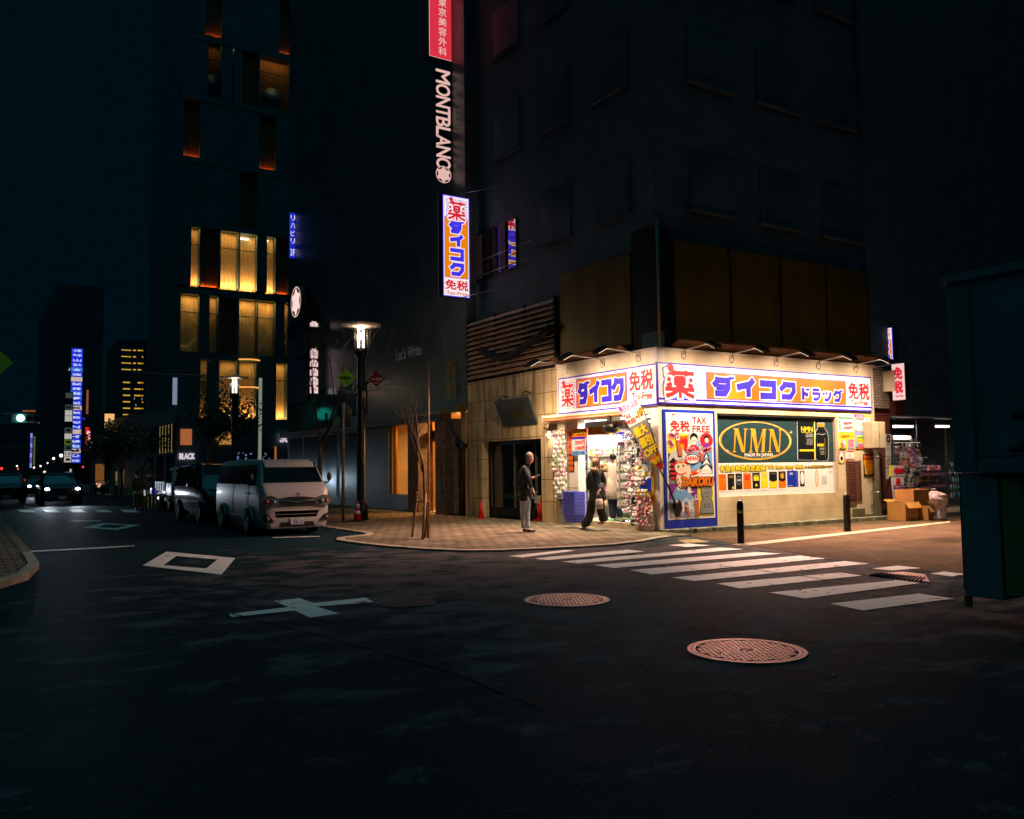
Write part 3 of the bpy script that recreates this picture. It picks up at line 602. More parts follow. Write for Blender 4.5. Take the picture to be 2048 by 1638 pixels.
# arm floodlights over the signs
M_ARM = mat('arm_white', (210, 200, 190), 0.4, 0.2); LED = glow('floodlight_glass', (255, 232, 205), 6.0)
RL = [((1364.7,703),(1422,688.5)),((1460,710.5),(1518.6,696)),((1549,719),(1609,704.4)),((1633.4,725),(1697,711.7)),((1708,730),(1776,719))]
LL = [((1279.5,701.8),(1203.6,693)),((1207.8,720),(1130.6,714.5)),((1140,734),(1070,727))]
ordn = ['first', 'second', 'third', 'fourth', 'fifth']
FLOOD = 50.0
for side, lst in (('r', RL), ('l', LL)):
    for i, (rp_, hp) in enumerate(lst):
        if side == 'r':
            r_ = ony(*rp_, YR); h = Vector((r_.x, YR-0.98, 4.47)); dirn = Vector((0, -1, 0)); sd = Vector((1, 0, 0)); r_ = Vector((r_.x, YR, 4.30))
            lab = f'{ordn[i]} arm floodlight from the corner above the long sign facing the crossing'
        else:
            r_ = onx(*rp_, XL); h = Vector((XL-1.16, r_.y, 4.42)); dirn = Vector((-1, 0, 0)); sd = Vector((0, 1, 0)); r_ = Vector((XL, r_.y, 4.26))
            lab = f'{ordn[i]} arm floodlight from the corner above the entrance sign'
        t = thing('floodlight', lab, 'floodlight', r_, group='arm floodlights over the shop signs')
        b = MB(); b.tube([r_+dirn*0.05, r_+dirn*0.1+Vector((0, 0, .12)), h-dirn*0.1], 0.018, M_ARM, 8); b.box(r_-Vector((.04, .04, .06)), r_+Vector((.04, .04, .06)), M_ARM); b.build('arm', t)
        b = MB(); b.tube([r_+dirn*.1+Vector((0, 0, .1)), r_+dirn*.13-Vector((0, 0, .02)), r_+dirn*.07-Vector((0, 0, .12)), r_+dirn*.04-Vector((0, 0, .08))], 0.008, M_BLACK, 5); b.build('cable', t)
        ax = (dirn*0.85-Vector((0, 0, 0.45))).normalized(); up = sd.cross(ax).normalized(); up = up if up.z > 0 else -up
        b = MB(); b.obox(h+ax*.1, ax*.17, sd*.12, up*.035, M_BLACK)
        for k in range(5): b.obox(h+ax*(k*.06-.02)+up*.05, ax*.008, sd*.10, up*.02, M_BLACK)
        hd = b.build('lamp_head', t, bevel=.008)
        b = MB(); b.obox(h+ax*.1-up*.038, ax*.14, sd*.10, up*.002, LED); b.build('lens', hd)
        tgt = Vector((r_.x, YR, 1.7)) if side == 'r' else Vector((XL, r_.y+(2.4 if i == 2 else 0), 1.7))
        lamp('flood_lamp', 'AREA', h+ax*.1-up*.06, FLOOD, (255, 222, 196), hd, aim=tgt, size=.26, size_y=.18, spread=150)
        lamp('flood_stray', 'POINT', h-ax*.14+up*.02, 1.0, (255, 214, 150), hd, size=.02)
        lamp('flood_wash', 'SPOT', h+ax*.16-up*.09, 520 if side == 'r' else 380, (255, 222, 178), hd, aim=Vector((r_.x, YR, .5)) if side == 'r' else Vector((XL, r_.y+(1.5 if i == 2 else 0), .5)), size=.03, spot=88, blend=1.0)
        lamp('flood_spill', 'SPOT', h+ax*.16-up*.10, 2100 if side == 'r' else 950, (255, 196, 172), hd, aim=Vector((r_.x, r_.y, 0))+dirn*4.8, size=.03, spot=104, blend=1.0)
# ---------------------------------------------------------------- shop interior lights
for i, (x, y, lb) in enumerate(((14.5, 18.9, 'just inside the entrance, left end'), (14.5, 17.1, 'just inside the entrance, corner end'), (16.3, 18.9, 'deeper in the shop towards the back shelves'), (16.3, 17.1, 'deeper in the shop on the window side'))):
    t = thing('ceiling_light', 'long fluorescent ceiling light '+lb, 'ceiling light', (x, y, 2.85), group='ceiling lights inside the shop')
    b = MB(); b.box((x-.06, y-.6, 2.86), (x+.06, y+.6, 2.915), M_IN); b.build('housing', t)
    b = MB(); b.tube([(x, y-.58, 2.84), (x, y+.58, 2.84)], .02, glow('fluorescent_tube', (255, 246, 240), 8.0), 8); b.build('tube', t)
    lamp('tube_lamp', 'AREA', (x, y, 2.80), 76, (255, 236, 222), t, aim=(x, y, 0), size=.15, size_y=1.1)
# ================================================================ ADVERTS AND NOTICES ON THE SHOP
def poly_px(A, pts, m, L): A.px(pts, m, L)
# ---- tall framed poster by the corner (pixel corners of the photograph, laid on the wall plane)
def crop(x0, y0, s): return lambda x, y: (x0+x/s, y0+y/s)
A = arty(YR-0.03); C = crop(1310, 810, 6.3)
pt = thing('tall_poster', 'tall blue framed poster beside the corner with bright comic style pictures', 'poster', (XL+.1, YR, .03))
q = lambda x, y: A.uv(C(x, y))
tl = (XL+0.13, q(400, 62)[1]); u1 = q(770, 800)[0]; vb = q(100, 1590)[1]
b = MB(); b.box((tl[0], YR-.028, vb), (u1, YR-.002, tl[1]), I_DB); b.build('frame', pt)
A.rect((tl[0], tl[1]), (u1, vb), I_DB, 0)
fx, fw = tl[0], u1-tl[0]; fz, fh = tl[1], tl[1]-vb
X = lambda f: fx+f*fw
Y = lambda f: fz-f*fh
A.rect((X(.045), Y(.025)), (X(.955), Y(.915)), I_LG, 1); A.rect((X(.05), Y(.028)), (X(.95), Y(.912)), I_W, 2)
A.text('免税', (X(.13), Y(.092)), (X(.49), Y(.182)), I_R, 3, bold=.010); A.text('TAX', (X(.55), Y(.06)), (X(.82), Y(.112)), I_R, 3, bold=.008); A.text('FREE', (X(.55), Y(.132)), (X(.89), Y(.186)), I_R, 3, bold=.008)
A.disc((X(.19), Y(.045)), .045, .04, I_R, 3); A.disc((X(.19), Y(.053)), .028, .022, I_W, 4)
x0, x1, y0, y1 = .075, .925, .20, .89
def PR(pts, m, L): A.P([(X(x0+p*(x1-x0)), Y(y0+r_*(y1-y0))) for p, r_ in pts][::-1], m, L)
def PD(c, rx, ry, m, L, **k): A.disc((X(x0+c[0]*(x1-x0)), Y(y0+c[1]*(y1-y0))), rx*fw*.85, ry*fw*.85, m, L, **k)
def PT(t_, a, c, m, L, **k): A.text(t_, (X(x0+a[0]*(x1-x0)), Y(y0+a[1]*(y1-y0))), (X(x0+c[0]*(x1-x0)), Y(y0+c[1]*(y1-y0))), m, L, **k)
PR([(0,0),(1,0),(1,1),(0,1)], I_GY, 3)
PR([(.0,.0),(.46,.0),(.40,.21),(0,.24)], I_Y, 4); PR([(.2,.05),(.45,.02),(.42,.10),(.24,.12)], I_O, 5); PR([(.22,.08),(.44,.06),(.42,.2),(.36,.21),(.36,.12),(.28,.12)], I_R, 6)   # gate
for k in range(6): PR([(.23+k*.035,.02),(.24+k*.035,.02),(.25+k*.035,.2),(.24+k*.035,.2)], I_R, 6.5)
PR([(.48,.0),(.70,.0),(.74,.19),(.42,.21)], I_LG, 4)                                               # figure in a red kimono
PD((.58,.05), .09, .085, I_K, 5); PD((.58,.085), .07, .07, I_SK, 6); PR([(.50,.14),(.68,.13),(.70,.20),(.46,.21)], I_R, 5.5); PD((.68,.12), .05, .06, I_LB, 6); PD((.555,.085), .008, .012, I_K, 7); PD((.605,.085), .008, .012, I_K, 7)
PR([(.71,.0),(1,.0),(1,.17),(.76,.18)], I_LG, 4); PD((.87,.08), .15, .13, I_R, 5); PD((.87,.05), .06, .05, I_K, 6); PD((.87,.08), .045, .045, I_SK, 7); PR([(.80,.12),(.96,.12),(.97,.17),(.78,.17)], I_PU, 6)
for cx_, cy_ in ((.06,.02),(.12,.03),(.2,.01),(.04,.10),(.08,.14),(.45,.2),(.5,.22),(.56,.19),(.88,.2),(.95,.18),(.78,.22),(.70,.24),(.83,.2)):     # blossom
    for k in range(5): PD((cx_+.028*math.cos(k*1.257), cy_+.016*math.sin(k*1.257)), .024, .024, I_P, 7)
    PD((cx_, cy_), .012, .012, I_R, 7.5)
PR([(0,.25),(.25,.21),(.42,.24),(.40,.42),(.2,.48),(0,.40)], I_TL, 4); PD((.23,.36), .24, .24, I_LG, 4.5)
PR([(.42,.22),(1,.18),(1,.36),(.56,.47),(.42,.42)], I_LB, 4)
for k in range(7): PR([(.45+k*.02,.44-k*.03),(.97,.20+k*.03),(.97,.205+k*.03),(.45+k*.02,.447-k*.03)], I_DB, 4.5)
for k in range(4): PR([(.02,.33+k*.055),(.20,.33+k*.055),(.23,.355+k*.055),(-.0,.355+k*.055)], I_K, 6); PR([(.04,.355+k*.055),(.2,.355+k*.055),(.2,.385+k*.055),(.04,.385+k*.055)], I_R, 6)  # pagoda
PR([(.11,.285),(.16,.33),(.04,.33)], I_K, 6)
for k, (wv, yy) in enumerate(((.14,.25),(.24,.31),(.36,.38))):                                       # castle
    PR([(.86-wv/2,yy+.07),(.86+wv/2*.7,yy+.07),(.86+wv*.38,yy+.02),(.86,yy-.02),(.86-wv*.42,yy+.02)], I_TL, 5+k*.3); PR([(.86-wv/2*.9,yy+.075),(.86+wv/2*.65,yy+.075),(.86,yy-.005)], I_W, 5.1+k*.3)
    PR([(.86-wv/2*.85,yy+.07),(.86+wv/2*.6,yy+.07),(.86+wv/2*.6,yy+.105),(.86-wv/2*.85,yy+.105)], I_W, 5.1+k*.3)
PR([(.62,.49),(1,.49),(1,.53),(.62,.53)], I_W, 5)
PD((.27,.405), .155, .125, I_K, 7); PD((.27,.405), .145, .115, I_SK, 7.5)                                 # beckoning cat
for sx_ in (-1, 1):
    PR([(.27+sx_*.15,.39),(.27+sx_*.15,.305),(.27+sx_*.04,.345)][::sx_], I_K, 7.2); PR([(.27+sx_*.135,.38),(.27+sx_*.135,.322),(.27+sx_*.055,.35)][::sx_], I_R, 7.7)
PD((.31,.55), .165, .165, I_K, 7.1); PD((.31,.55), .155, .155, I_SK, 7.6); PD((.44,.45), .06, .10, I_K, 7.3); PD((.44,.45), .052, .092, I_SK, 7.4); PD((.27,.345), .06, .02, I_O, 7.9)
PD((.21,.40), .022, .026, I_G, 8); PD((.32,.39), .022, .026, I_G, 8); PD((.21,.40), .012, .016, I_K, 8.3); PD((.32,.39), .012, .016, I_K, 8.3); PD((.27,.425), .010, .006, I_R, 8.2)
PR([(.17,.475),(.27,.488),(.38,.465),(.38,.478),(.27,.502),(.17,.489)], I_R, 8.4); PD((.29,.53), .035, .035, I_K, 8.4); PD((.29,.53), .028, .028, I_GO, 8.6); PD((.19,.555), .024, .024, I_GO, 8.6); PD((.22,.60), .024, .024, I_GO, 8.6)
PD((.53,.31), .17, .085, I_K, 7.2); PD((.53,.31), .155, .072, I_W, 8); PT('JAPAN!', (.38,.275), (.67,.345), I_R, 8.4, bold=.006)
PD((.60,.475), .13, .05, I_K, 7.7, rot=.3); PD((.60,.47), .12, .045, I_O, 8, rot=.3); PD((.57,.487), .06, .02, I_R, 8.3, rot=.3); PD((.66,.455), .05, .018, I_W, 8.3, rot=.3); PD((.6,.5), .12, .03, I_W, 7.9, rot=.3)
PR([(.62,.53),(1,.53),(1,.60),(.6,.60)], I_K, 5.2)
PT('DAIKOKU', (.28,.535), (.97,.635), I_O, 10.5, bold=.016, outline=((.030, I_K, 1),), lean=.05)
PR([(.64,.60),(1,.60),(1,1),(.62,1)], I_Y, 4.2)                                                    # seated stone figure
PD((.84,.71), .135, .165, I_K, 6); PD((.84,.71), .125, .155, I_GY, 6.3); PD((.84,.64), .09, .05, I_K, 6.5, ri=.9); PR([(.79,.715),(.83,.715),(.83,.722),(.79,.722)], I_K, 7); PR([(.86,.715),(.90,.715),(.90,.722),(.86,.722)], I_K, 7); PR([(.82,.765),(.87,.765),(.87,.771),(.82,.771)], I_K, 7)
PR([(.78,.77),(.70,.82),(.68,.93),(.66,.985),(1.0,.985),(.99,.92),(.97,.83),(.91,.77)], I_K, 5.9); PR([(.785,.78),(.71,.82),(.695,.93),(.68,.975),(.985,.975),(.975,.92),(.96,.84),(.905,.78)], I_GY, 6.2)
PR([(.78,.86),(.9,.86),(.93,.9),(.76,.9)], I_K, 6.5); PR([(.785,.866),(.895,.866),(.915,.894),(.775,.894)], I_GY, 6.8)
PR([(.0,.60),(.62,.62),(.62,.80),(.0,.82)], I_PU, 4.3); PR([(.16,.64),(.24,.62),(.60,.80),(.0,.82)], I_LB, 5); PR([(.17,.645),(.24,.62),(.34,.68),(.28,.69),(.24,.67),(.2,.69)], I_W, 5.4)   # mountain
PR([(.42,.63),(.50,.66),(.47,.70),(.56,.70),(.44,.73),(.40,.69)], I_W, 5.6)
PR([(0,.80),(.62,.78),(.62,1),(0,1)], I_W, 4.6); PR([(0,.80),(.28,.79),(.28,1),(0,1)], I_GY, 4.9)
random.seed(5)
for k in range(26): PD((.33+random.random()*.27, .80+random.random()*.19), .035, .04, random.choice([I_LB, I_DB, I_W, I_W]), 5+random.random()*2, ri=.55)
for k in range(10): PD((.03+random.random()*.22, .84+random.random()*.15), .03, .03, I_W, 5.2+random.random(), ri=.8)
PR([(.10,.80),(.18,.78),(.24,.82),(.28,.90),(.22,.97),(.20,1.0),(.12,1.0),(.10,.93),(.04,.88)], I_K, 8); PD((.15,.81), .035, .035, I_LG, 8.3)
for (cx_, cy_, ln, rt) in ((.16,.02,.25,.12),(.56,.745,.25,-.03),(.72,.21,.13,.0),(.33,.86,.13,.1)):  # banner strips
    wd = .075 if ln > .2 else .05; bx = .06*(1 if rt > 0 else 0)
    PR([(cx_-.006,cy_-.004),(cx_+wd+.012,cy_-.004),(cx_+wd+.012+bx,cy_+ln+.004),(cx_-.006+bx,cy_+ln+.004)], I_K, 9); PR([(cx_,cy_),(cx_+wd+.006,cy_),(cx_+wd+.006+bx*.25,cy_+ln*.25),(cx_+bx*.25,cy_+ln*.25)], I_W, 9.3); PR([(cx_+bx*.25,cy_+ln*.25),(cx_+wd+.006+bx*.25,cy_+ln*.25),(cx_+wd+.006+bx,cy_+ln),(cx_+bx,cy_+ln)], I_O, 9.3)
    for k, ch in enumerate('薬ダイコク'):
        o_ = bx*(k*.2+.05); c_ = (cx_+.012+o_, cy_+ln*(.02+k*.2)); A.logo(ch, (X(x0+c_[0]*(x1-x0)), Y(y0+c_[1]*(y1-y0))), (X(x0+(c_[0]+wd*.75)*(x1-x0)), Y(y0+(c_[1]+ln*.14)*(y1-y0))), I_R if k == 0 else I_DB, .010 if ln > .2 else .006, 9.8)
A.mb.build('print', pt)
# ---- window advert
A = arty(YR+0.10); C = crop(1420, 820, 7.877); q = lambda x, y: A.uv(C(x, y))
wa = thing('window_advert', 'wide window poster, dark above with gold lettering and a white product row below', 'poster', (wl, YR, wz0))
b = MB(); b.box((wl+.005, YR+.102, wz0+.005), (wr-.065, YR+.118, wz1-.055), I_W); b.build('sheet', wa)
zs = q(1000, 828)[1]; A.rect((wl, wz1-.05), (wr-.06, zs), I_TL, 1); A.rect((wl, zs), (wr-.06, wz0), I_W, 1)
for yy in (380, 700): v = q(1000, yy)[1]; A.rect((wl, v+.004), (wr-.06, v-.004), mat('sheet_seam', (70, 96, 98), .4), 1.5)
c = q(735, 485); rx = (q(1310, 485)[0]-q(165, 485)[0])/2; ry = (q(735, 180)[1]-q(735, 790)[1])/2; c = (q(735, 485)[0]-.02, (q(735, 180)[1]+q(735, 790)[1])/2)
A.disc(c, rx, ry, I_GO, 2, n=64, ri=.93); A.disc((c[0]-.01, c[1]+.01), rx*.985, ry*.93, mat('print_pale_gold', (245, 215, 160), .3, var=.2), 3, n=64, ri=.985)
def serif(A, ch, a, e, m, L, lean):
    """roman capital with slab serifs, leaning right"""
    x0, y1 = a; x1, y0 = e; w_, h_ = x1-x0, y1-y0
    f = lambda x, y: (x0+x*w_+lean*y*h_, y0+y*h_)
    th, tn, se = .24, .10, .055
    def bar(xa, xb, wa_, wb_): A.P([f(xa-wa_/2, 0), f(xa+wa_/2, 0), f(xb+wb_/2, 1), f(xb-wb_/2, 1)], m, L)
    def sf(xc, y, hw): A.P([f(xc-hw, y), f(xc+hw, y), f(xc+hw, y+se), f(xc-hw, y+se)], m, L+.3)
    if ch == 'N': bar(.14, .14, tn, tn); A.P([f(.68, 0), f(.92, 0), f(.34, 1), f(.04, 1)], m, L+.1); bar(.87, .87, tn, tn); sf(.14, 0, .14); sf(.12, 1-se, .14); sf(.88, 1-se, .14)
    else: bar(.10, .10, tn*.8, tn*.8); A.P([f(.42, 0), f(.58, 0), f(.31, 1), f(.03, 1)], m, L+.1); A.P([f(.44, 0), f(.50, 0), f(.88, 1), f(.80, 1)], m, L+.15); bar(.88, .88, th*.8, th*.8); sf(.10, 0, .11); sf(.08, 1-se, .11); sf(.88, 0, .14); sf(.90, 1-se, .13)
for ch, xa, xb in (('N', 335, 560), ('M', 600, 858), ('N', 895, 1110)):
    a_ = (q(xa, 300)[0], q(700, 295)[1]); e_ = (q(xb, 660)[0], q(700, 668)[1]); serif(A, ch, a_, e_, I_GO, 4, .12)
A.text('MADE IN JAPAN', (q(540, 700)[0], q(740, 682)[1]), (q(980, 740)[0], q(740, 746)[1]), I_W, 4, bold=.003)
for cx_, cy_, s in ((1270, 350, .16), (270, 650, .17)):                                              # star glints
    c_ = q(cx_, cy_)
    for k in range(4):
        d = Vector((math.cos(k*math.pi/2+.1), math.sin(k*math.pi/2+.1))); n_ = Vector((-d.y, d.x)); ln = s*(.55 if k % 2 == 0 else .4); cc = Vector(c_)
        A.P([cc+n_*.012, cc-n_*.012, cc+d*ln], I_W, 5)
A.P([q(1375, 790), q(1660, 790), q(1650, 155), q(1365, 155)], I_LG, 2); A.P([q(1385, 782), q(1652, 782), q(1640, 163), q(1373, 163)], I_K, 3); A.px([C(1640, 790), C(1652, 790), C(1640, 155), C(1630, 155)], I_Y, 3.5)
A.text('NMN', (q(1430, 300)[0], q(1500, 262)[1]), (q(1608, 300)[0], q(1500, 340)[1]), I_Y, 4, bold=.003); A.rect(q(1436, 350), q(1600, 358), I_Y, 4)
A.text('55000', (q(1500, 400)[0], q(1500, 372)[1]), (q(1612, 400)[0], q(1500, 428)[1]), I_LG, 4); A.rect(q(1405, 622), q(1650, 650), I_Y, 4)
for k in range(5): A.text('抗老化营养食品'[:6-k % 3], (q(1505+10*(k % 3), 460)[0], q(1500, 452+k*21)[1]), (q(1612, 460)[0], q(1500, 467+k*21)[1]), I_LG, 4)
bot = [(1655,770),(1650,460),(1655,340),(1690,280),(1690,200),(1800,200),(1800,280),(1845,345),(1865,420),(1868,760),(1845,800),(1690,805)]
A.P([q(x, y) for x, y in bot], I_LG, 2.5); A.P([q(1757+(x-1757)*.93, 505+(y-505)*.975) for x, y in bot], I_K, 3.6); A.rect(q(1678, 210), q(1796, 268), I_GO, 4.2)
for k in range(7): A.rect(q(1685+k*16, 212), q(1690+k*16, 266), I_K, 4.6)
A.text('NMN', (q(1685, 500)[0], q(1700, 530)[1]), (q(1785, 500)[0], q(1700, 575)[1]), I_Y, 4.5, bold=.003); A.text('5500', (q(1715, 500)[0], q(1700, 595)[1]), (q(1785, 500)[0], q(1700, 625)[1]), I_LG, 4.5); A.rect(q(1802, 440), q(1812, 760), I_Y, 4.5)
A.stroke([q(1672, 385), q(1715, 372), q(1760, 392), q(1810, 370)], .012, I_LG, 4.4)
for k in range(3): A.text('饮用型', (q(1725, 500)[0], q(1700, 645+k*22)[1]), (q(1785, 500)[0], q(1700, 660+k*22)[1]), I_LG, 4.5)
zz = q(500, 905)[1]
A.text('有很多种类供您选择！', (q(150, 900)[0], q(500, 868)[1]), (q(885, 900)[0], q(500, 968)[1]), I_Y, 5, bold=.005, outline=((.016, I_K, 1.5),))
A.text('We have many kinds', (q(905, 900)[0], q(1200, 862)[1]), (q(1470, 900)[0], q(1200, 942)[1]), I_Y, 5, bold=.003, outline=((.013, I_K, 1.5),))
A.text('たくさんの種類商品を取り揃っています！', (q(1490, 900)[0], q(1700, 872)[1]), (q(1928, 900)[0], q(1700, 912)[1]), I_Y, 5, outline=((.008, I_K, 1.5),))
packs = [(135,258,1010,1262,I_O,None),(280,385,1005,1258,I_K,I_GO),(405,508,1000,1250,I_K,I_LG),(525,650,995,1243,I_O,I_R),(670,787,990,1237,I_K,I_Y),(803,912,975,1228,I_Y,I_LG),(935,1060,970,1224,I_K,I_Y),(1082,1197,965,1218,I_K,I_O),(1217,1392,955,1210,I_DB,I_LG),(1418,1490,958,1202,I_K,I_W)]
for i, (xa, xb, ya, yb, m1, m2) in enumerate(packs):
    va, vb_ = q((xa+xb)/2, ya)[1], q((xa+xb)/2, yb)[1]; ua, ub = q(xa, yb)[0], q(xb, yb)[0]; hh = va-vb_; ww = ub-ua
    A.rect((ua, va), (ub, vb_), m1, 2)
    if i in (1, 3, 4, 5, 8): A.text('NMN', (ua+ww*.2, va-hh*.12), (ub-ww*(.2 if i != 8 else .5), va-hh*.26), m2, 3, bold=.002)
    if i in (6, 7): A.P([(ua, vb_), (ub, vb_), (ub, vb_+hh*.45), ((ua+ub)/2, vb_+hh*.35), (ua, vb_+hh*.45)], m2, 3); A.disc(((ua+ub)/2, va-hh*.3), ww*.26, ww*.26, I_GO if i == 7 else I_K, 3.4); A.text('NMN', (ua+ww*.25, va-hh*.08), (ub-ww*.25, va-hh*.18), I_GO, 3.4)
    if i == 2: A.disc(((ua+ub)/2, va-hh*.42), ww*.38, hh*.27, I_LG, 3, ri=.93); A.text('NMN', (ua+ww*.22, va-hh*.36), (ub-ww*.22, va-hh*.48), I_LG, 3.4, bold=.003)
    if i == 4: A.rect((ua+ww*.15, va-hh*.25), (ub-ww*.15, va-hh*.5), I_Y, 3.2); A.disc(((ua+ub)/2, vb_+hh*.22), ww*.14, ww*.14, I_Y, 3.2)
    if i == 0: A.rect((ua+ww*.2, va-hh*.14), (ub-ww*.3, va-hh*.17), I_R, 3); A.disc((ub-ww*.2, vb_+hh*.12), .02, .02, I_R, 3)
    if i == 1: A.disc((ub-ww*.22, vb_+hh*.12), .035, .035, I_Y, 3)
    if i == 3: A.rect((ua+ww*.25, va-hh*.3), (ub-ww*.25, va-hh*.43), I_R, 2.6); A.disc(((ua+ub)/2, vb_+hh*.2), .012, .02, I_R, 3)
    if i == 9: A.disc(((ua+ub)/2, (va+vb_)/2+.02), ww*.42, hh*.42, I_W, 3)
    if i == 8: A.stroke([(ub-ww*.12, va), (ub-ww*.2, va-hh*.3), (ub-ww*.08, va-hh*.6), (ub-ww*.18, vb_+.01)], .01, I_LB, 3); A.rect((ua+ww*.1, vb_+hh*.1), (ua+ww*.45, vb_+hh*.06), I_LG, 3)
A.disc(((q(1680, 1070)[0]), q(1680, 1075)[1]), .075, .23, I_GO, 2, n=28); A.disc(((q(1680, 1070)[0]), q(1680, 1075)[1]), .05, .20, I_SK, 2.4, n=28)
A.rect(q(1750, 1040), q(1840, 1165), I_LG, 2)
for k in range(5): A.rect(q(1870+k*13, 950), q(1876+k*13, 1000), I_GY, 2)
A.text('商品パッケージは変更になる場合がございます', (q(160, 1300)[0], q(700, 1262)[1]), (q(1200, 1300)[0], q(700, 1280)[1]), I_GY, 2)
A.mb.build('print', wa)
# ---- price notices and small posters on the wall
def notice(name, lab, px0, px1, draw, y=YR-.012, th=.008):
    A = arty(y); a, e = A.uv(px0), A.uv(px1); a = (a[0], a[1]); o = thing(name, lab, 'notice', (a[0], YR, e[1]))
    b = MB(); b.box((a[0], y, e[1]), (e[0], y+th, a[1]), I_W); b.build('sheet', o)
    X = lambda f: a[0]+f*(e[0]-a[0])
    Y = lambda f: a[1]-f*(a[1]-e[1])
    draw(A, X, Y); A.mb.build('print', o)
C2 = crop(1660, 810, 6.825)
def T(A, X, Y, t_, x0, y0, x1, y1, m, L=2, **k): A.text(t_, (X(x0), Y(y0)), (X(x1), Y(y1)), m, L, **k)
def Rr(A, X, Y, x0, y0, x1, y1, m, L=1): A.rect((X(x0), Y(y0)), (X(x1), Y(y1)), m, L)
def d1(A, X, Y):
    Rr(A, X, Y, 0, .0, 1, .12, I_W); T(A, X, Y, '[入荷]限定特価', .05, .03, .95, .11, I_PU); T(A, X, Y, '激安特価商品', .05, .16, .95, .26, I_G, bold=.004)
    for k in range(3): Rr(A, X, Y, .05, .38+k*.18, .16, .50+k*.18, I_G, 2)
    T(A, X, Y, '1800円', .3, .42, .9, .60, I_R, bold=.004); T(A, X, Y, '2300円', .3, .68, .9, .86, I_R, bold=.004)
def d2(A, X, Y):
    Rr(A, X, Y, 0, 0, 1, .17, I_PU); T(A, X, Y, '新店特価品', .08, .03, .6, .14, I_W); Rr(A, X, Y, .64, .02, .98, .15, I_Y, 2)
    Rr(A, X, Y, .02, .22, .58, .30, I_R); Rr(A, X, Y, .62, .22, .98, .32, I_LB)
    for k in range(4): T(A, X, Y, '1500円 2300円', .1, .36+k*.1, .55, .42+k*.1, I_R); T(A, X, Y, '各種 890', .65, .36+k*.1, .95, .42+k*.1, I_O)
    Rr(A, X, Y, .03, .84, .45, .98, I_PU); Rr(A, X, Y, .07, .87, .41, .95, I_W, 2); Rr(A, X, Y, .58, .84, .98, .98, I_PU); Rr(A, X, Y, .62, .87, .94, .95, I_W, 2)
def d3(A, X, Y):
    Rr(A, X, Y, 0, 0, 1, 1, I_Y, .5); T(A, X, Y, '1500円', .12, .12, .7, .32, I_R, bold=.004); T(A, X, Y, '人気商品', .72, .12, .97, .25, I_O); A.disc((X(.28), Y(.66)), .13, .13, I_P, 2); A.disc((X(.35), Y(.6)), .07, .06, I_W, 2.4); A.disc((X(.22), Y(.72)), .06, .07, I_O, 2.4)
    Rr(A, X, Y, .55, .38, .98, .88, I_P, 1); 
    for k in range(4): T(A, X, Y, '¥980', .62, .42+k*.11, .92, .49+k*.11, I_R)
    Rr(A, X, Y, .03, .88, .45, .99, I_K, 2); T(A, X, Y, '店内特価', .08, .9, .4, .97, I_Y, 3); Rr(A, X, Y, .55, .88, .98, .99, I_GY, 2)
def d4(A, X, Y):
    Rr(A, X, Y, 0, 0, 1, 1, I_LB, .5); T(A, X, Y, '全商品お得', .06, .06, .56, .14, I_R); Rr(A, X, Y, .08, .2, .55, .62, I_Y, 1.5); T(A, X, Y, '大特価', .1, .24, .53, .4, I_G, 2.4, bold=.004); T(A, X, Y, 'セール', .1, .43, .53, .58, I_O, 2.4, bold=.004)
    T(A, X, Y, '2000円', .15, .68, .58, .86, I_R, bold=.005, outline=((.008, I_W, 1),)); Rr(A, X, Y, .64, .04, .98, .16, I_O, 2); Rr(A, X, Y, .66, .18, .97, .58, I_W, 1.5); A.disc((X(.78), Y(.35)), .05, .06, I_R, 2); T(A, X, Y, '800', .68, .68, .95, .84, I_R, outline=((.008, I_W, 1),))
    Rr(A, X, Y, .03, .88, .48, 1, I_K, 2); Rr(A, X, Y, .06, .9, .44, .98, I_O, 3); Rr(A, X, Y, .6, .88, .98, 1, I_K, 2); Rr(A, X, Y, .63, .9, .95, .98, I_P, 3)
def d5(A, X, Y): Rr(A, X, Y, 0, 0, 1, 1, I_R, .5); A.disc((X(.5), Y(.55)), .10, .16, I_W, 1.4); A.disc((X(.5), Y(.6)), .06, .06, I_K, 2); T(A, X, Y, '特選', .1, .05, .9, .25, I_W, 2); Rr(A, X, Y, .1, .82, .9, .96, I_Y, 2)
def d6(A, X, Y): T(A, X, Y, '免税手続き', .02, .05, .98, .22, I_R, 2, bold=.003); Rr(A, X, Y, .2, .4, .7, .75, I_LG); T(A, X, Y, 'TAX FREE', .1, .8, .9, .95, I_P)
def d7(A, X, Y): Rr(A, X, Y, 0, 0, 1, 1, I_K, .5); Rr(A, X, Y, .06, .05, .94, .25, I_R, 1); T(A, X, Y, '期間限定セール', .1, .08, .9, .15, I_Y, 2); T(A, X, Y, '最大値引き', .1, .17, .9, .23, I_O, 2); T(A, X, Y, '90%', .1, .31, .92, .64, I_O, 4, bold=.012, outline=((.028, I_Y, 1),)); T(A, X, Y, 'OFF', .14, .70, .86, .90, I_O, 4, bold=.010, outline=((.024, I_Y, 1),))
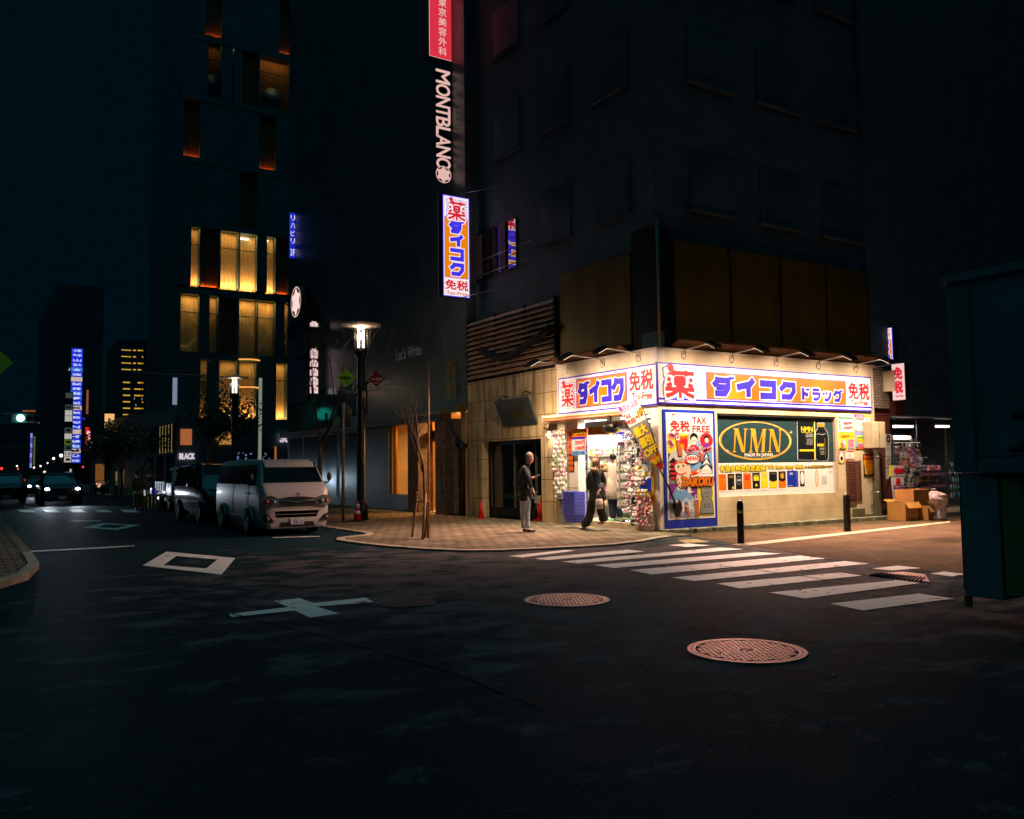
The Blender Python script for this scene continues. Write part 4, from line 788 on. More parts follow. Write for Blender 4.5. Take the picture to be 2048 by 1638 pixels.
for nm, lab, p0_, p1_, f in (('price_notice', 'green and white price notice reading 1800 and 2300, top left of the wall cluster', (105,120), (328,370), d1), ('price_notice', 'notice with a violet header and small red prices, top right of the wall cluster', (332,128), (552,365), d2),
        ('price_notice', 'yellow and pink price notice reading 1500 with a round pink picture', (112,375), (335,610), d3), ('price_notice', 'blue price notice with a yellow block reading 2000', (338,370), (575,605), d4),
        ('small_poster', 'small red poster with a round white picture at the foot of the notices', (115,640), (198,788), d5), ('small_notice', 'small pink and white notice above the louvred grille', (218,612), (325,735), d6), ('sale_poster', 'black poster with fat orange figures reading 90% OFF on the service door', (448,670), (598,970), d7)):
    notice(nm, lab, C2(*p0_), C2(*p1_), f, y=YR-(.045 if f is d7 else .012))
# electricity cabinet and the grey pipe under it
el = thing('meter_cabinet', 'cream metal meter cabinet hung at the far end of the shop wall', 'cabinet', (22.45, YR-.2, 2.3)); M_CAB = mat('cabinet_paint', (196, 182, 152), .45, var=.15, scale=4, bump=.2)
a_, e_ = ony(1746, 843, YR-.35), ony(1767, 896, YR-.35)
b = MB(); b.box((a_.x-.02, YR-.35, e_.z), (e_.x+.12, YR-.02, a_.z), M_CAB); b.build('case', el, bevel=.015)
b = MB(); b.box((e_.x-.18, YR-.358, e_.z+.03), (e_.x-.172, YR-.352, a_.z-.03), M_DARK); b.build('door_seam', el)
pp = thing('drain_pipe', 'grey metal pipe running from the meter cabinet down to the gutter', 'pipe', (22.4, YR-.2, .1)); xx = (a_.x+e_.x)/2+.1
b = MB(); b.lathe((xx, YR-.2, .09), [(.085, 0), (.085, e_.z-.25), (.12, e_.z-.16), (.12, e_.z-.1)], mat('pipe_grey', (140, 142, 138), .45, .3), 16); b.build('pipe', pp)
for z in (.75, 1.75):
    b = MB(); b.lathe((xx, YR-.2, z), [(.10, 0), (.10, .04)], M_STEEL, 16); b.box((xx-.1, YR-.2, z), (xx-.08, YR, z+.04), M_STEEL); b.build('bracket', pp)
# hanging plaque on the tiled wall
pl = thing('hanging_plaque', 'dark tilted signboard with worn gold lettering hung on the stained tile wall', 'signboard', onx(1030, 825, XL-.1))
P4 = [onx(988, 803, XL-.30), onx(1056, 793, XL-.30), onx(1074, 847, XL-.04), onx(1006, 853, XL-.04)]
b = MB(); nrm = (P4[1]-P4[0]).cross(P4[3]-P4[0]).normalized(); nrm = nrm if nrm.x > 0 else -nrm
M_SL = mat('slate', (58, 66, 70), .55, var=.4, scale=5, bump=.5); b.prism(P4, nrm*.06, M_SL); b.build('board', pl)
U = (P4[1]-P4[0]).normalized(); Vv = (P4[0]-P4[3]).normalized(); A = Art(P4[3]-nrm*.004, U, Vv, step=.002); A.N = -nrm; L_ = (P4[1]-P4[0]).length; H_ = (P4[0]-P4[3]).length
M_WG = mat('worn_gold', (122, 104, 44), .5, .5, var=.4); A.text('銀座', (L_*.38, H_*.55), (L_*.66, H_*.30), M_WG, 1, bold=.008); A.text('前', (L_*.74, H_*.62), (L_*.90, H_*.20), M_WG, 1, bold=.008); A.text('森前', (L_*.15, H_*.9), (L_*.7, H_*.68), M_WG, 1)
A.mb.build('lettering', pl)
for x, y in ((1015, 794), (1062, 785)): b = MB(); p = onx(x, y, XL); b.tube([p, p+Vector((-.2, 0, .03)), p+Vector((-.28, 0, -.02)), p+Vector((-.28, 0, -.14))], .018, M_BLACK, 6); b.build('hook', pl)
# ================================================================ SHOP FITTINGS AND GOODS
random.seed(11)
GC = [mat('pack_%d' % i, c, .4, var=.15, scale=20) for i, c in enumerate([(235,232,228),(240,240,236),(214,60,80),(245,200,60),(120,180,70),(70,90,200),(238,150,180),(250,245,235),(200,120,60),(90,170,200),(150,110,190),(230,225,215),(40,42,48)])]
M_WIRE = mat('white_wire', (215, 212, 208), .35, .4); M_SHELF = mat('shelf_white', (204, 200, 192), .45, var=.05); M_CHR = mat('chrome', (200, 200, 200), .12, 1.0)
GNAME = ['white', 'white', 'red', 'yellow', 'green', 'blue', 'pink', 'white', 'brown', 'pale blue', 'violet', 'cream', 'black']
PRO = {}
def proto_box(ci, w_, d_, h_):
    k = ('b', ci, w_, d_, h_)
    if k not in PRO:
        b = MB(); b.box((-w_/2, -d_/2, 0), (w_/2, d_/2, h_), GC[ci]); b.box((-w_*.38, -d_/2-.003, h_*.25), (w_*.38, -d_/2-.0005, h_*.7), GC[(ci*5+3) % 12]); PRO[k] = b
    return PRO[k]
def place(mb, key, name, loc, rz, label, cat, group, sc=1.0):
    """first use builds the mesh, later uses copy the object"""
    if key not in PRO: PRO[key] = mb().build(name)
    elif PRO[key].get('category') is None: pass
    o = PRO[key]
    if o.get('category') is not None: o = o.copy(); COL.objects.link(o)
    o.location = loc; o.rotation_euler = (0, 0, rz); o.scale = (sc, sc, sc); tag(o, label, cat, group); return o
def pack_mb(ci, kind):
    def f():
        b = MB(); m = GC[ci]; m2 = GC[[11,0,7,7,0,1,0,6,3,1,0,7,1][ci]]
        if kind == 'bag':                                   # hanging bag: header card and a puffy body
            b.box((-.045, -.004, -.03), (.045, .004, 0), m2); b.ball((0, 0, -.10), .06, m, 8, 6, (.85, .5, 1.15)); b.ball((.01, -.015, -.09), .035, m2, 6, 4, (.8, .8, .8))
        elif kind == 'card':
            b.box((-.05, -.003, -.14), (.05, .003, 0), m); b.box((-.035, -.012, -.115), (.035, -.003, -.05), m2); b.box((-.02, -.0135, -.105), (.0, -.0121, -.06), GC[12]); b.box((-.04, -.005, -.03), (.04, -.003, -.012), GC[9])
        elif kind == 'plush':                               # little soft toy
            b.ball((0, 0, -.13), .055, m, 8, 6, (1, .8, 1)); b.ball((0, -.01, -.06), .045, m, 8, 6); b.ball((-.03, -.01, -.02), .016, m2, 6, 4); b.ball((.03, -.01, -.02), .016, m2, 6, 4); b.ball((0, -.05, -.065), .014, m2, 6, 4); b.ball((-.045, -.02, -.12), .02, m2, 6, 4); b.ball((.045, -.02, -.12), .02, m2, 6, 4)
        elif kind == 'bottle':
            b.lathe((0, 0, 0), [(.03, 0), (.032, .10), (.014, .13), (.014, .16)], m, 10); b.lathe((0, 0, .16), [(.016, 0), (.016, .025)], m2, 10)
            b.lathe((0, 0, .03), [(.0325, 0), (.0325, .05)], m2, 10)
        elif kind == 'box': b.box((-.045, -.04, 0), (.045, .04, .15), m); b.box((-.035, -.043, .04), (.035, -.0405, .11), m2)
        elif kind == 'wide': b.box((-.08, -.05, 0), (.08, .05, .10), m); b.box((-.065, -.053, .02), (.065, -.0505, .075), m2)
        return b
    return f
ADJ = {'bag': 'puffy hanging bag of sweets', 'card': 'flat carded packet', 'plush': 'small plush toy in a clear bag', 'bottle': 'small capped bottle', 'box': 'small carton', 'wide': 'wide low carton'}
CATN = {'bag': 'packet', 'card': 'packet', 'plush': 'toy', 'bottle': 'bottle', 'box': 'carton', 'wide': 'carton'}
def goods(kind, ci, loc, rz, where, group, sc=1.0):
    return place(pack_mb(ci, kind), (kind, ci), {'bag': 'hanging_packet', 'card': 'carded_packet', 'plush': 'plush_toy', 'bottle': 'bottle', 'box': 'carton', 'wide': 'carton'}[kind], loc, rz, f'{GNAME[ci]} {ADJ[kind]} {where}', CATN[kind], group, sc)
def grid_panel(b, O, U, w_, z0, z1, st=.07, m=M_WIRE, r=.004):
    O = Vector(O); U = Vector(U).normalized(); n = int(w_/st)
    for i in range(n+1): p = O+U*(i*w_/n); b.tube([p+Vector((0, 0, z0)), p+Vector((0, 0, z1))], r, m, 4, False)
    k = int((z1-z0)/st)
    for i in range(k+1): z = z0+i*(z1-z0)/k; b.tube([O+Vector((0, 0, z)), O+U*w_+Vector((0, 0, z))], r, m, 4, False)
# back shelves facing the street corner
sh = thing('shelf_unit', 'white shelf unit against the back wall of the bright shop, seen behind the woman', 'shelves', (16.4, 20.4, .165))
b = MB(); b.box((14.45, 20.56, .165), (18.6, 20.61, 2.7), M_SHELF); b.build('back_panel', sh)
LV = [.30, .62, .96, 1.30, 1.64, 1.98, 2.34]
for z in LV:
    b = MB(); b.box((14.45, 20.20, z-.02), (18.6, 20.56, z), M_SHELF); s_ = b.build('shelf', sh)
    b = MB(); b.box((14.45, 20.185, z-.035), (18.6, 20.20, z+.012), M_SHELF)
    for k in range(16): x = 14.6+k*.25; b.box((x, 20.18, z-.03), (x+.14, 20.185, z+.005), GC[random.choice([1, 3, 2, 1])])
    b.build('price_rail', s_)
for z in LV[:-1]:
    x = 14.52
    while x < 18.3:
        kind = random.choice(['box', 'bottle', 'wide', 'box']); ci = random.choice([0, 1, 2, 3, 4, 5, 6, 7, 9, 10, 11]); n_ = random.randint(2, 5)
        for k in range(n_):
            wd = .17 if kind == 'wide' else .10 if kind == 'box' else .075
            if x > 18.3: break
            goods(kind, ci, (x+wd/2, 20.33, z), random.uniform(-.06, .06), 'on the back shelves of the shop', 'goods on the back shelves', random.uniform(1.25, 1.7)); x += wd*1.5
b = MB()
for k in range(8): b.box((14.5+k*.5, 20.15, 2.36), (14.99+k*.5, 20.19, 2.70), [I_O, I_P, I_LB, I_Y, I_W, I_P, I_O, I_LB][k])
b.box((14.45, 20.12, 2.1), (18.5, 20.14, 2.2), I_R); b.build('header_board', sh)
for x, t_, m_ in ((14.6, 'COSME', I_O), (15.4, '大特価', I_R), (16.2, '化粧品', I_B), (17.1, 'お菓子', I_O)): A = arty(20.145); A.text(t_, (x, 2.62), (x+.65, 2.42), m_, 1, bold=.008); A.mb.build('header_print', sh)
# side shelves along the right inner wall
sh2 = thing('shelf_unit', 'white shelf unit on the left inside wall of the entrance, beside the baskets', 'shelves', (14.6, 19.9, .165))
b = MB(); b.box((14.95, 19.72, .165), (16.2, 19.76, 2.5), M_SHELF); b.build('back_panel', sh2)
for z in (.5, .85, 1.2, 1.55, 1.9):
    b = MB(); b.box((14.95, 19.5, z-.02), (16.2, 19.72, z), M_SHELF); b.build('shelf', sh2)
    for k in range(9): goods(random.choice(['box', 'bottle']), random.choice([3, 4, 3, 0, 6, 2]), (15.03+k*.13, 19.6, z), 0, 'on the shelves beside the baskets', 'goods on the shelves beside the baskets', 1.2)
# pillar strip between door and racks, with its posters
def paper(name, lab, P0, P1, plane, base, draw, off=.0, cat='poster'):
    A = artx(plane) if True else None
    a, e = A.uv(P0), A.uv(P1); o = thing(name, lab, cat, (plane, -a[0], e[1])); b = MB()
    b.box((plane+.001, -e[0], e[1]), (plane+.006, -a[0], a[1]), base); b.build('sheet', o)
    X = lambda f: a[0]+f*(e[0]-a[0])
    Y = lambda f: a[1]-f*(a[1]-e[1])
    draw(A, X, Y); A.mb.build('print', o); return o
C3 = crop(1090, 790, 5.458)
b = MB(); jx0, jx1 = -artx(XL-.01).uv(C3(240, 700))[0], -artx(XL-.01).uv(C3(365, 700))[0]
b.box((XL-.02, jx1, .17), (XL+.22, jx0, 2.84), M_WHITE); b.box((XL-.025, jx1+.02, 1.02), (XL-.0205, jx0, 1.03), M_DARK); b.build('door_jamb', cb_)
def o1(A, X, Y): T(A, X, Y, 'OPEN', .12, .18, .95, .62, I_Y, 3, bold=.004, outline=((.012, I_R, 1),)); Rr(A, X, Y, 0, 0, 1, .14, I_O)
def o2(A, X, Y): Rr(A, X, Y, 0, 0, 1, .12, I_B); T(A, X, Y, '2000円', .25, .18, .97, .42, I_R, 2, bold=.003); T(A, X, Y, '1500円', .25, .5, .97, .7, I_R, 2, bold=.003); Rr(A, X, Y, 0, .76, 1, 1, I_LB); T(A, X, Y, 'お買い得', .1, .8, .9, .96, I_DB, 2)
def o3(A, X, Y):
    T(A, X, Y, '超', .1, .05, .9, .3, I_O, 3, bold=.006, outline=((.012, I_R, 1),)); T(A, X, Y, '特', .1, .36, .9, .62, I_O, 3, bold=.006, outline=((.012, I_R, 1),)); T(A, X, Y, '価', .1, .68, .9, .95, I_O, 3, bold=.006, outline=((.012, I_R, 1),))
paper('sale_card', 'orange and red card reading OPEN hanging inside the entrance', C3(295, 375), C3(455, 462), XL-.10, I_O, o1); paper('price_card', 'white price card with a blue edge hanging below the OPEN card', C3(290, 462), C3(445, 655), XL-.10, I_W, o2)
paper('sale_strip', 'tall red and orange strip at the top of the door jamb', C3(243, 400), C3(293, 655), XL-.03, I_R, o3); paper('sale_strip', 'dark strip with fat orange characters on the door jamb above the baskets', C3(245, 658), C3(320, 838), XL-.03, I_K, o3)
def o4(A, X, Y): T(A, X, Y, 'SEASON', .04, .2, .96, .9, I_O, 3, bold=.006, outline=((.016, I_K, 1),))
def o5(A, X, Y): T(A, X, Y, '大安売り', .04, .1, .96, .9, I_P, 3, bold=.004)
paper('hanging_banner', 'fat orange lettering on a card under the awning', C3(465, 350), C3(700, 425), XL-.05, I_Y, o4, cat='banner'); paper('hanging_banner', 'pink strip banner tucked under the orange awning', C3(640, 300), C3(860, 345), XL-.05, I_W, o5, cat='banner')
for i, (x0, x1, m_) in enumerate(((790, 860, I_PU), (872, 935, I_K))):
    paper('rack_card', ['violet framed card', 'black framed card'][i]+' above the white carousel rack', C3(x0, 515), C3(x1, 608), XL+.3, m_, lambda A, X, Y: (Rr(A, X, Y, .08, .06, .92, .45, I_W), T(A, X, Y, '新発売', .15, .12, .85, .35, I_PU, 2), Rr(A, X, Y, .08, .52, .92, .94, I_W), T(A, X, Y, '¥980', .15, .58, .85, .85, I_K, 2)), cat='card')
# orange and white folded awning with black speaker
aw = thing('awning', 'folded orange and white striped awning cassette over the shop entrance', 'awning', (XL, 18.1, 2.9))
M_AWO = mat('awning_orange', (228, 130, 50), .6, var=.1); M_AWW = mat('awning_white', (232, 214, 206), .6, var=.06)
ya, yb = 20.12, 16.35
for z0, z1, xo, m_ in ((2.955, 3.02, .34, M_AWW), (2.915, 2.955, .36, M_AWO), (2.885, 2.915, .35, M_AWW), (2.865, 2.885, .345, M_AWO)):
    b = MB(); b.box((XL-xo, yb, z0), (XL-.003, ya, z1), m_); b.build('roll', aw)
b = MB(); b.box((XL-.36, ya, 2.85), (XL-.003, ya+.03, 3.03), M_AWW); b.box((XL-.36, yb-.03, 2.85), (XL-.003, yb, 3.03), M_AWW); b.build('end_cap', aw)
for y in (19.6, 17.4): b = MB(); b.tube([(XL-.02, y, 2.80), (XL-.28, y+.25, 2.82), (XL-.06, y+.9, 2.80)], .018, M_AWW, 6); b.build('folding_arm', aw)
p = onx(1222, 856, XL-.15); b = MB(); b.lathe(p, [(.11, -.17), (.13, -.12), (.13, .12), (.11, .17)], M_BLACK, 16, ax=(Vector((1,0,0)), Vector((0,0,1)), Vector((0,-1,0)))); b.box((p.x-.02, p.y-.02, p.z+.1), (p.x+.02, p.y+.02, 2.87), M_BLACK)
b.build('drum_speaker', origin=p, label='black drum shaped loudspeaker hung under the awning', cat='loudspeaker')
p = onx(1108, 868, XL-.1); t = thing('clamp_lamp', 'white shaded clamp lamp hanging left of the entrance under the awning', 'lamp', p)
b = MB(); b.lathe(p+Vector((-.1, .1, -.02)), [(.16, -.06), (.06, .06), (.04, .1), (.0001, .1)], M_WHITE, 16); b.build('shade', t)
b = MB(); b.ball(p+Vector((-.1, .1, -.06)), .045, glow('bulb', (255, 244, 230), 12.0)); b.build('bulb', t); b = MB(); b.tube([p+Vector((-.1, .1, .07)), (XL-.02, p.y, p.z+.1)], .012, M_ARM, 6); b.build('arm', t)
lamp('clamp_bulb', 'POINT', p+Vector((-.1, .1, -.12)), 14, (255, 240, 225), t, size=.05)
# left wire rack of hanging goods beside the entrance
lr = thing('wire_rack', 'narrow white wire rack of hanging packets on the pillar left of the entrance', 'rack', (XL-.1, 20.1, .1))
y0r, y1r = -artx(XL-.12).uv(C3(100, 800))[0], -artx(XL-.12).uv(C3(240, 800))[0]; z1r, z0r = 2.62, .72
b = MB(); grid_panel(b, (XL-.06, y1r, 0), (0, 1, 0), y0r-y1r, z0r, z1r); b.build('grid', lr)
b = MB(); b.box((XL-.14, y1r-.02, .05), (XL-.02, y1r+.38, z0r+.05), mat('rack_panel', (172, 160, 148), .35, .5)); b.build('base_panel', lr)
GL = 'goods hanging on the left entrance rack'
for r_ in range(15):
    for k in range(5):
        z = z1r-.02-r_*.125; y = y1r+.08+k*(y0r-y1r-.1)/4.6
        ci = random.choice([1, 0, 7, 4] if 2 < r_ < 8 else [0, 1, 7, 11, 6] if r_ < 11 else [1, 12, 0, 11]); goods('bag', ci, (XL-.12-random.random()*.10, y, z+random.uniform(-.02, .02)), -math.pi/2+random.uniform(-.4, .4), 'on the left entrance rack', GL, random.uniform(.9, 1.1))
# white carousel rack in the doorway
cx_, cy_ = 14.45, 17.35; cr = thing('carousel_rack', 'tall white carousel rack of carded goods standing in the entrance', 'rack', (cx_, cy_, .165))
b = MB(); b.lathe((cx_, cy_, .165), [(.28, 0), (.28, .03), (.03, .06), (.025, .1), (.025, 2.2), (.0001, 2.2)], M_CHR, 16); b.build('stand', cr)
for a_ in range(4):
    an = R(205+a_*90); u = Vector((math.cos(an), math.sin(an), 0)); v = Vector((-u.y, u.x, 0))
    b = MB(); O = Vector((cx_, cy_, 0))+u*.16-v*.26
    b.prism([O+Vector((0, 0, .52)), O+v*.52+Vector((0, 0, .52)), O+v*.52+Vector((0, 0, 2.12)), O+Vector((0, 0, 2.12))], u*.01, M_SHELF); b.build('panel', cr)
    for r_ in range(7):
        b = MB(); z = .56+r_*.225; b.prism([O+u*.012+Vector((0, 0, z)), O+v*.52+u*.012+Vector((0, 0, z)), O+v*.52+u*.06+Vector((0, 0, z+.03)), O+u*.06+Vector((0, 0, z+.03))], (0, 0, .012), M_SHELF); b.build('ledge', cr)
        for k in range(4):
            p = O+v*(.07+k*.127)+u*.035; goods('card', random.choice([0, 1, 1, 7, 0, 12 if r_ > 3 else 0]), (p.x, p.y, z+.185), an+math.pi/2, 'on the white carousel rack', 'carded goods on the carousel rack', .95)
# grid of pink and yellow toys at the corner end of the entrance
rr = thing('wire_rack', 'wide wire rack of pink and yellow plush toys at the corner end of the entrance', 'rack', (XL-.1, 16.4, .1))
b = MB(); grid_panel(b, (XL+.02, 15.98, 0), (0, 1, 0), .85, .28, 2.65); b.build('grid', rr)
b = MB(); b.box((XL-.18, 15.85, .05), (XL-.02, 16.25, .42), mat('rack_panel', (172, 160, 148), .35, .5)); b.build('base_box', rr)
b = MB(); b.box((XL-.22, 15.8, .98), (XL-.2, 16.2, 1.3), I_DB); b.box((XL-.02, 15.9, .7), (XL, 16.25, 2.2), mat('yellow_card', (220, 170, 60), .5)); b.build('card', rr)
for r_ in range(16):
    for k in range(8):
        z = 2.50-r_*.145; y = 15.95+k*.118
        kind = 'plush' if r_ > 7 else random.choice(['card', 'bag', 'plush']); ci = random.choice([0, 1, 6, 7, 1, 12] if r_ < 6 else [3, 3, 0, 11, 6] if r_ < 9 else [6, 6, 3, 1, 2, 0] if k < 5 else [1, 12, 6, 0])
        if r_ > 13 and k > 5: continue
        goods(kind, ci, (XL-.05-random.random()*.12-(.06 if k < 4 and r_ > 6 else 0), y, z), -math.pi/2+random.uniform(-.3, .3), 'on the toy rack by the shop corner', 'goods on the toy rack by the corner', random.uniform(1.05, 1.35))
# low shelves of magazines and boxes behind the women
gd = thing('display_gondola', 'low white display shelf behind the customer in white', 'shelves', (15.6, 19.0, .165))
b = MB(); b.box((15.2, 18.9, .165), (16.8, 19.0, 1.25), M_SHELF); b.build('back', gd)
for z in (.35, .65, .95):
    b = MB(); b.box((15.2, 18.6, z-.02), (16.8, 18.9, z), M_SHELF); b.build('shelf', gd)
    for k in range(11): goods('wide' if k % 3 == 0 else 'box', random.choice([2, 5, 3, 1, 10, 6]), (15.27+k*.14, 18.72, z), 0, 'on the low display shelf', 'goods on the low display shelf', 1.1)
b = MB(); b.box((14.4, 16.6, .166), (15.6, 18.6, .172), mat('green_mat', (30, 150, 70), .8, bump=.5)); b.build('floor_mat', origin=(15, 17.6, .166), label='green floor mat just inside the shop entrance', cat='mat')
# blue shopping baskets, nested in a stack
M_BB = mat('basket_blue', (66, 74, 245), .35, var=.06); M_BR = mat('basket_rim', (120, 130, 255), .35, var=.04); bo = onz(1153, 1046, .17)
def basket_mb(full):
    b = MB(); w_, d_, h_ = .24, .17, .22
    def rim(z, s, t_, hh):
        for sx_, sy_ in ((1, 0), (-1, 0)): b.obox((sx_*w_*s, 0, z), (t_, 0, 0), (0, d_*s, 0), (0, 0, hh), M_BR)
        for sy_ in (1, -1): b.obox((0, sy_*d_*s, z), (w_*s, 0, 0), (0, t_, 0), (0, 0, hh), M_BR)
    rim(h_, 1.12, .014, .009)
    if full:
        k = .84; pts = [(-w_, -d_), (w_, -d_), (w_, d_), (-w_, d_)]
        vs = [(x*k, y*k, 0) for x, y in pts]+[(x, y, h_) for x, y in pts]; b.add(vs, [(0, 3, 2, 1)]+[(i, (i+1) % 4, 4+(i+1) % 4, 4+i) for i in range(4)], M_BB)
        for z in (.06, .11, .16): rim(z, .84+.16*z/h_+.01, .004, .006)
    else:
        vs = [(x*.93, y*.93, h_-.06) for x, y in ((-w_, -d_), (w_, -d_), (w_, d_), (-w_, d_))]+[(x, y, h_) for x, y in ((-w_, -d_), (w_, -d_), (w_, d_), (-w_, d_))]
        b.add(vs, [(0, 3, 2, 1)]+[(i, (i+1) % 4, 4+(i+1) % 4, 4+i) for i in range(4)], M_BB)
    return b
bl = None
for k in range(17):
    z = .17+(0 if k == 0 else .035*k)
    lab = 'blue basket at the bottom of the stack by the entrance' if k == 0 else 'blue basket at the top of the stack by the entrance' if k == 16 else 'blue shopping basket nested in the stack by the entrance'
    if k < 2: bl = basket_mb(k == 0).build('shopping_basket')
    else: bl = bl.copy(); COL.objects.link(bl)
    bl.location = (bo.x+.10, bo.y+.22, z); bl.rotation_euler = (0, 0, math.pi/2+random.uniform(-.02, .02)); tag(bl, lab, 'basket', 'blue shopping baskets stacked by the entrance')
    if k == 16: MB().box((-.2, -.012, .22), (.2, .012, .235), M_BB)
# feather banner leaning across the corner
fb = thing('banner_flag', 'slanting shop banner on a black pole leaning across the entrance corner', 'banner', (13.6, 15.2, .05))
PX_ = 13.55; C4 = crop(1090, 790, 5.458)
def fp(x, y, dx=0): return onx(x, y, PX_+dx)
pole = [fp(*C4(1000, -30)), fp(*C4(1060, 120)), fp(*C4(1140, 330)), fp(*C4(1215, 560)), fp(1318, 935), ony(1340, 980, 15.60), ony(1353, 1013, 15.66)]
b = MB(); b.tube(pole, [.008, .010, .012, .014, .018, .026, .03], M_BLACK, 8); b.build('pole', fb)
A = Art((PX_, 0, 0), (0, -1, 0), (0, 0, 1), step=.004); q = lambda x, y: A.uv(C4(x, y))
cl = [q(770,118),(q(1000,20)),q(1030,100),q(1085,200),q(1115,270),q(1170,420),q(1250,615),q(1300,790),q(1262,828),q(1175,740),q(1090,650),q(1010,500),q(920,355),q(850,230)]
b = MB(); pts = [A.at(u, v) for u, v in cl]; b.prism(pts, (.004, 0, 0), I_W); b.build('cloth', fb)
A.P([q(780,120),q(1000,28),q(1025,98),q(832,215)][::-1], I_P, 1); A.P([q(920,352),q(1105,262),q(1170,420),q(1250,615),q(1090,680),q(1010,505)][::-1], I_GY, 1); A.P([q(1130,700),q(1250,618),q(1298,788),q(1262,824)][::-1], I_O, 1); A.P([q(1190,740),q(1270,690),q(1290,785),q(1255,812)][::-1], I_R, 1.5)
def qt(A, txt, c4, m, L, **k):
    """text laid in a slanted quad given by its four corners (tl, tr, br, bl)"""
    v, f, _ = glyphs(txt); tl_, tr_, br_, bl_ = [Vector(c) for c in c4]; r_ = k.get('bold', 0)
    lay = [(0, 0, m, L)]+[(r_*math.cos(a*.785), r_*math.sin(a*.785), m, L+.04*a+.04) for a in range(8) if r_]
    if 'out' in k: lay = [(k['out'][0]*math.cos(a*.6), k['out'][0]*math.sin(a*.6), k['out'][1], L-1+.04*a) for a in range(11)]+lay
    for dx, dy, mm, LL in lay:
        A.mb.add([A.at(*(bl_.lerp(br_, gx).lerp(tl_.lerp(tr_, gx), gy)+Vector((dx, dy))), LL*A.step) for gx, gy in v], f, mm)
qt(A, '薬ダイコク', (q(790,135),q(995,45),q(1012,100),q(830,192)), I_PU, 2, bold=.004, out=(.012, I_W)); qt(A, 'TAX', (q(858,225),q(925,195),q(940,240),q(875,275)), I_R, 2, bold=.004); qt(A, 'FREE', (q(890,290),q(975,240),q(995,285),q(905,335)), I_R, 2, bold=.004); qt(A, '-10', (q(975,195),q(1050,130),q(1068,205),q(1000,260)), I_O, 3, bold=.01, out=(.02, I_Y))
qt(A, '最大', (q(960,380),q(1090,300),q(1130,400),q(1010,470)), I_Y, 3, bold=.014, out=(.026, I_O)); qt(A, '値引', (q(1020,490),q(1150,420),q(1190,520),q(1060,585)), I_Y, 3, bold=.014, out=(.026, I_O)); qt(A, 'OFF', (q(1080,620),q(1215,530),q(1235,600),q(1110,690)), I_Y, 3, bold=.014, out=(.026, I_O)); qt(A, '免税', (q(1160,720),q(1245,660),q(1262,720),q(1200,770)), I_Y, 3, bold=.006)
A.mb.build('print', fb)
b = MB(); b.obox(pole[-1]+Vector((0, .02, 0)), (.05, 0, 0), (0, .03, 0), (0, 0, .05), M_BLACK); b.build('wall_bracket', fb)
# ================================================================ PEOPLE
def skin(nodes, edges, m, name, parent, sub=2, extra=None):
    """nodes = {key: (Vector, radius)}; grown as one surface with a Skin modifier"""
    ks = list(nodes); ix = {k: i for i, k in enumerate(ks)}; me = bpy.data.meshes.new('s')
    me.from_pydata([nodes[k][0] for k in ks], [(ix[a], ix[b]) for a, b in edges], []); o = bpy.data.objects.new('s', me); COL.objects.link(o)
    o.modifiers.new('k', 'SKIN'); sv = me.skin_vertices[0].data
    for i, k in enumerate(ks):
        r = nodes[k][1]; sv[i].radius = r if isinstance(r, tuple) else (r, r); sv[i].use_root = (i == 0)
    u = o.modifiers.new('u', 'SUBSURF'); u.levels = sub; u.render_levels = sub
    e = bpy.data.meshes.new_from_object(o.evaluated_get(bpy.context.evaluated_depsgraph_get()))
    b = MB(); b.add([v.co for v in e.vertices], [tuple(p.vertices) for p in e.polygons], m, True)
    if extra: extra(b)
    bpy.data.objects.remove(o); bpy.data.meshes.remove(me); bpy.data.meshes.remove(e); return b.build(name, parent)
SKIN = mat('skin', (214, 158, 130), .5, var=.05)
def slim(N, keep=('neck', 'wN', 'wF', 'wL', 'wR')):
    """the body under the clothes"""
    for k in N:
        if k not in keep: N[k] = (N[k][0], N[k][1]*.70)
def hand(nodes, edges, wk, w, d, s=1.0, curl=.5, side=None):
    """palm and five unequal bent fingers beyond the wrist node wk; d = direction of the hand"""
    d = d.normalized(); side = (side or d.cross(Vector((0, 0, 1)))).normalized(); dn = side.cross(d).normalized()
    nodes[wk+'p'] = (w+d*.055*s, .026*s); edges.append((wk, wk+'p'))
    for i, (off, ln) in enumerate(((-.024, .060), (-.008, .070), (.008, .066), (.022, .052))):
        a = w+d*.085*s+side*off*s; m_ = a+d*ln*.5*s-dn*ln*.25*curl*s; t_ = m_+d*ln*.35*s-dn*ln*.55*curl*s
        for q_, p_, r_ in (('a', a, .0095), ('b', m_, .0085), ('c', t_, .007)): nodes[f'{wk}{i}{q_}'] = (p_, r_*s)
        edges += [(wk+'p', f'{wk}{i}a'), (f'{wk}{i}a', f'{wk}{i}b'), (f'{wk}{i}b', f'{wk}{i}c')]
    a = w+d*.04*s-side*.032*s; t_ = a+d*.045*s-side*.012*s-dn*.012*s
    nodes[wk+'ta'] = (a, .010*s); nodes[wk+'tb'] = (t_, .008*s); edges += [(wk+'p', wk+'ta'), (wk+'ta', wk+'tb')]
def Jf(base):
    D = (base-CAMP).dot(FW)
    return lambda px, py, dz=0.0: CAMP+ray(px, py)*((D+dz)/FPX)
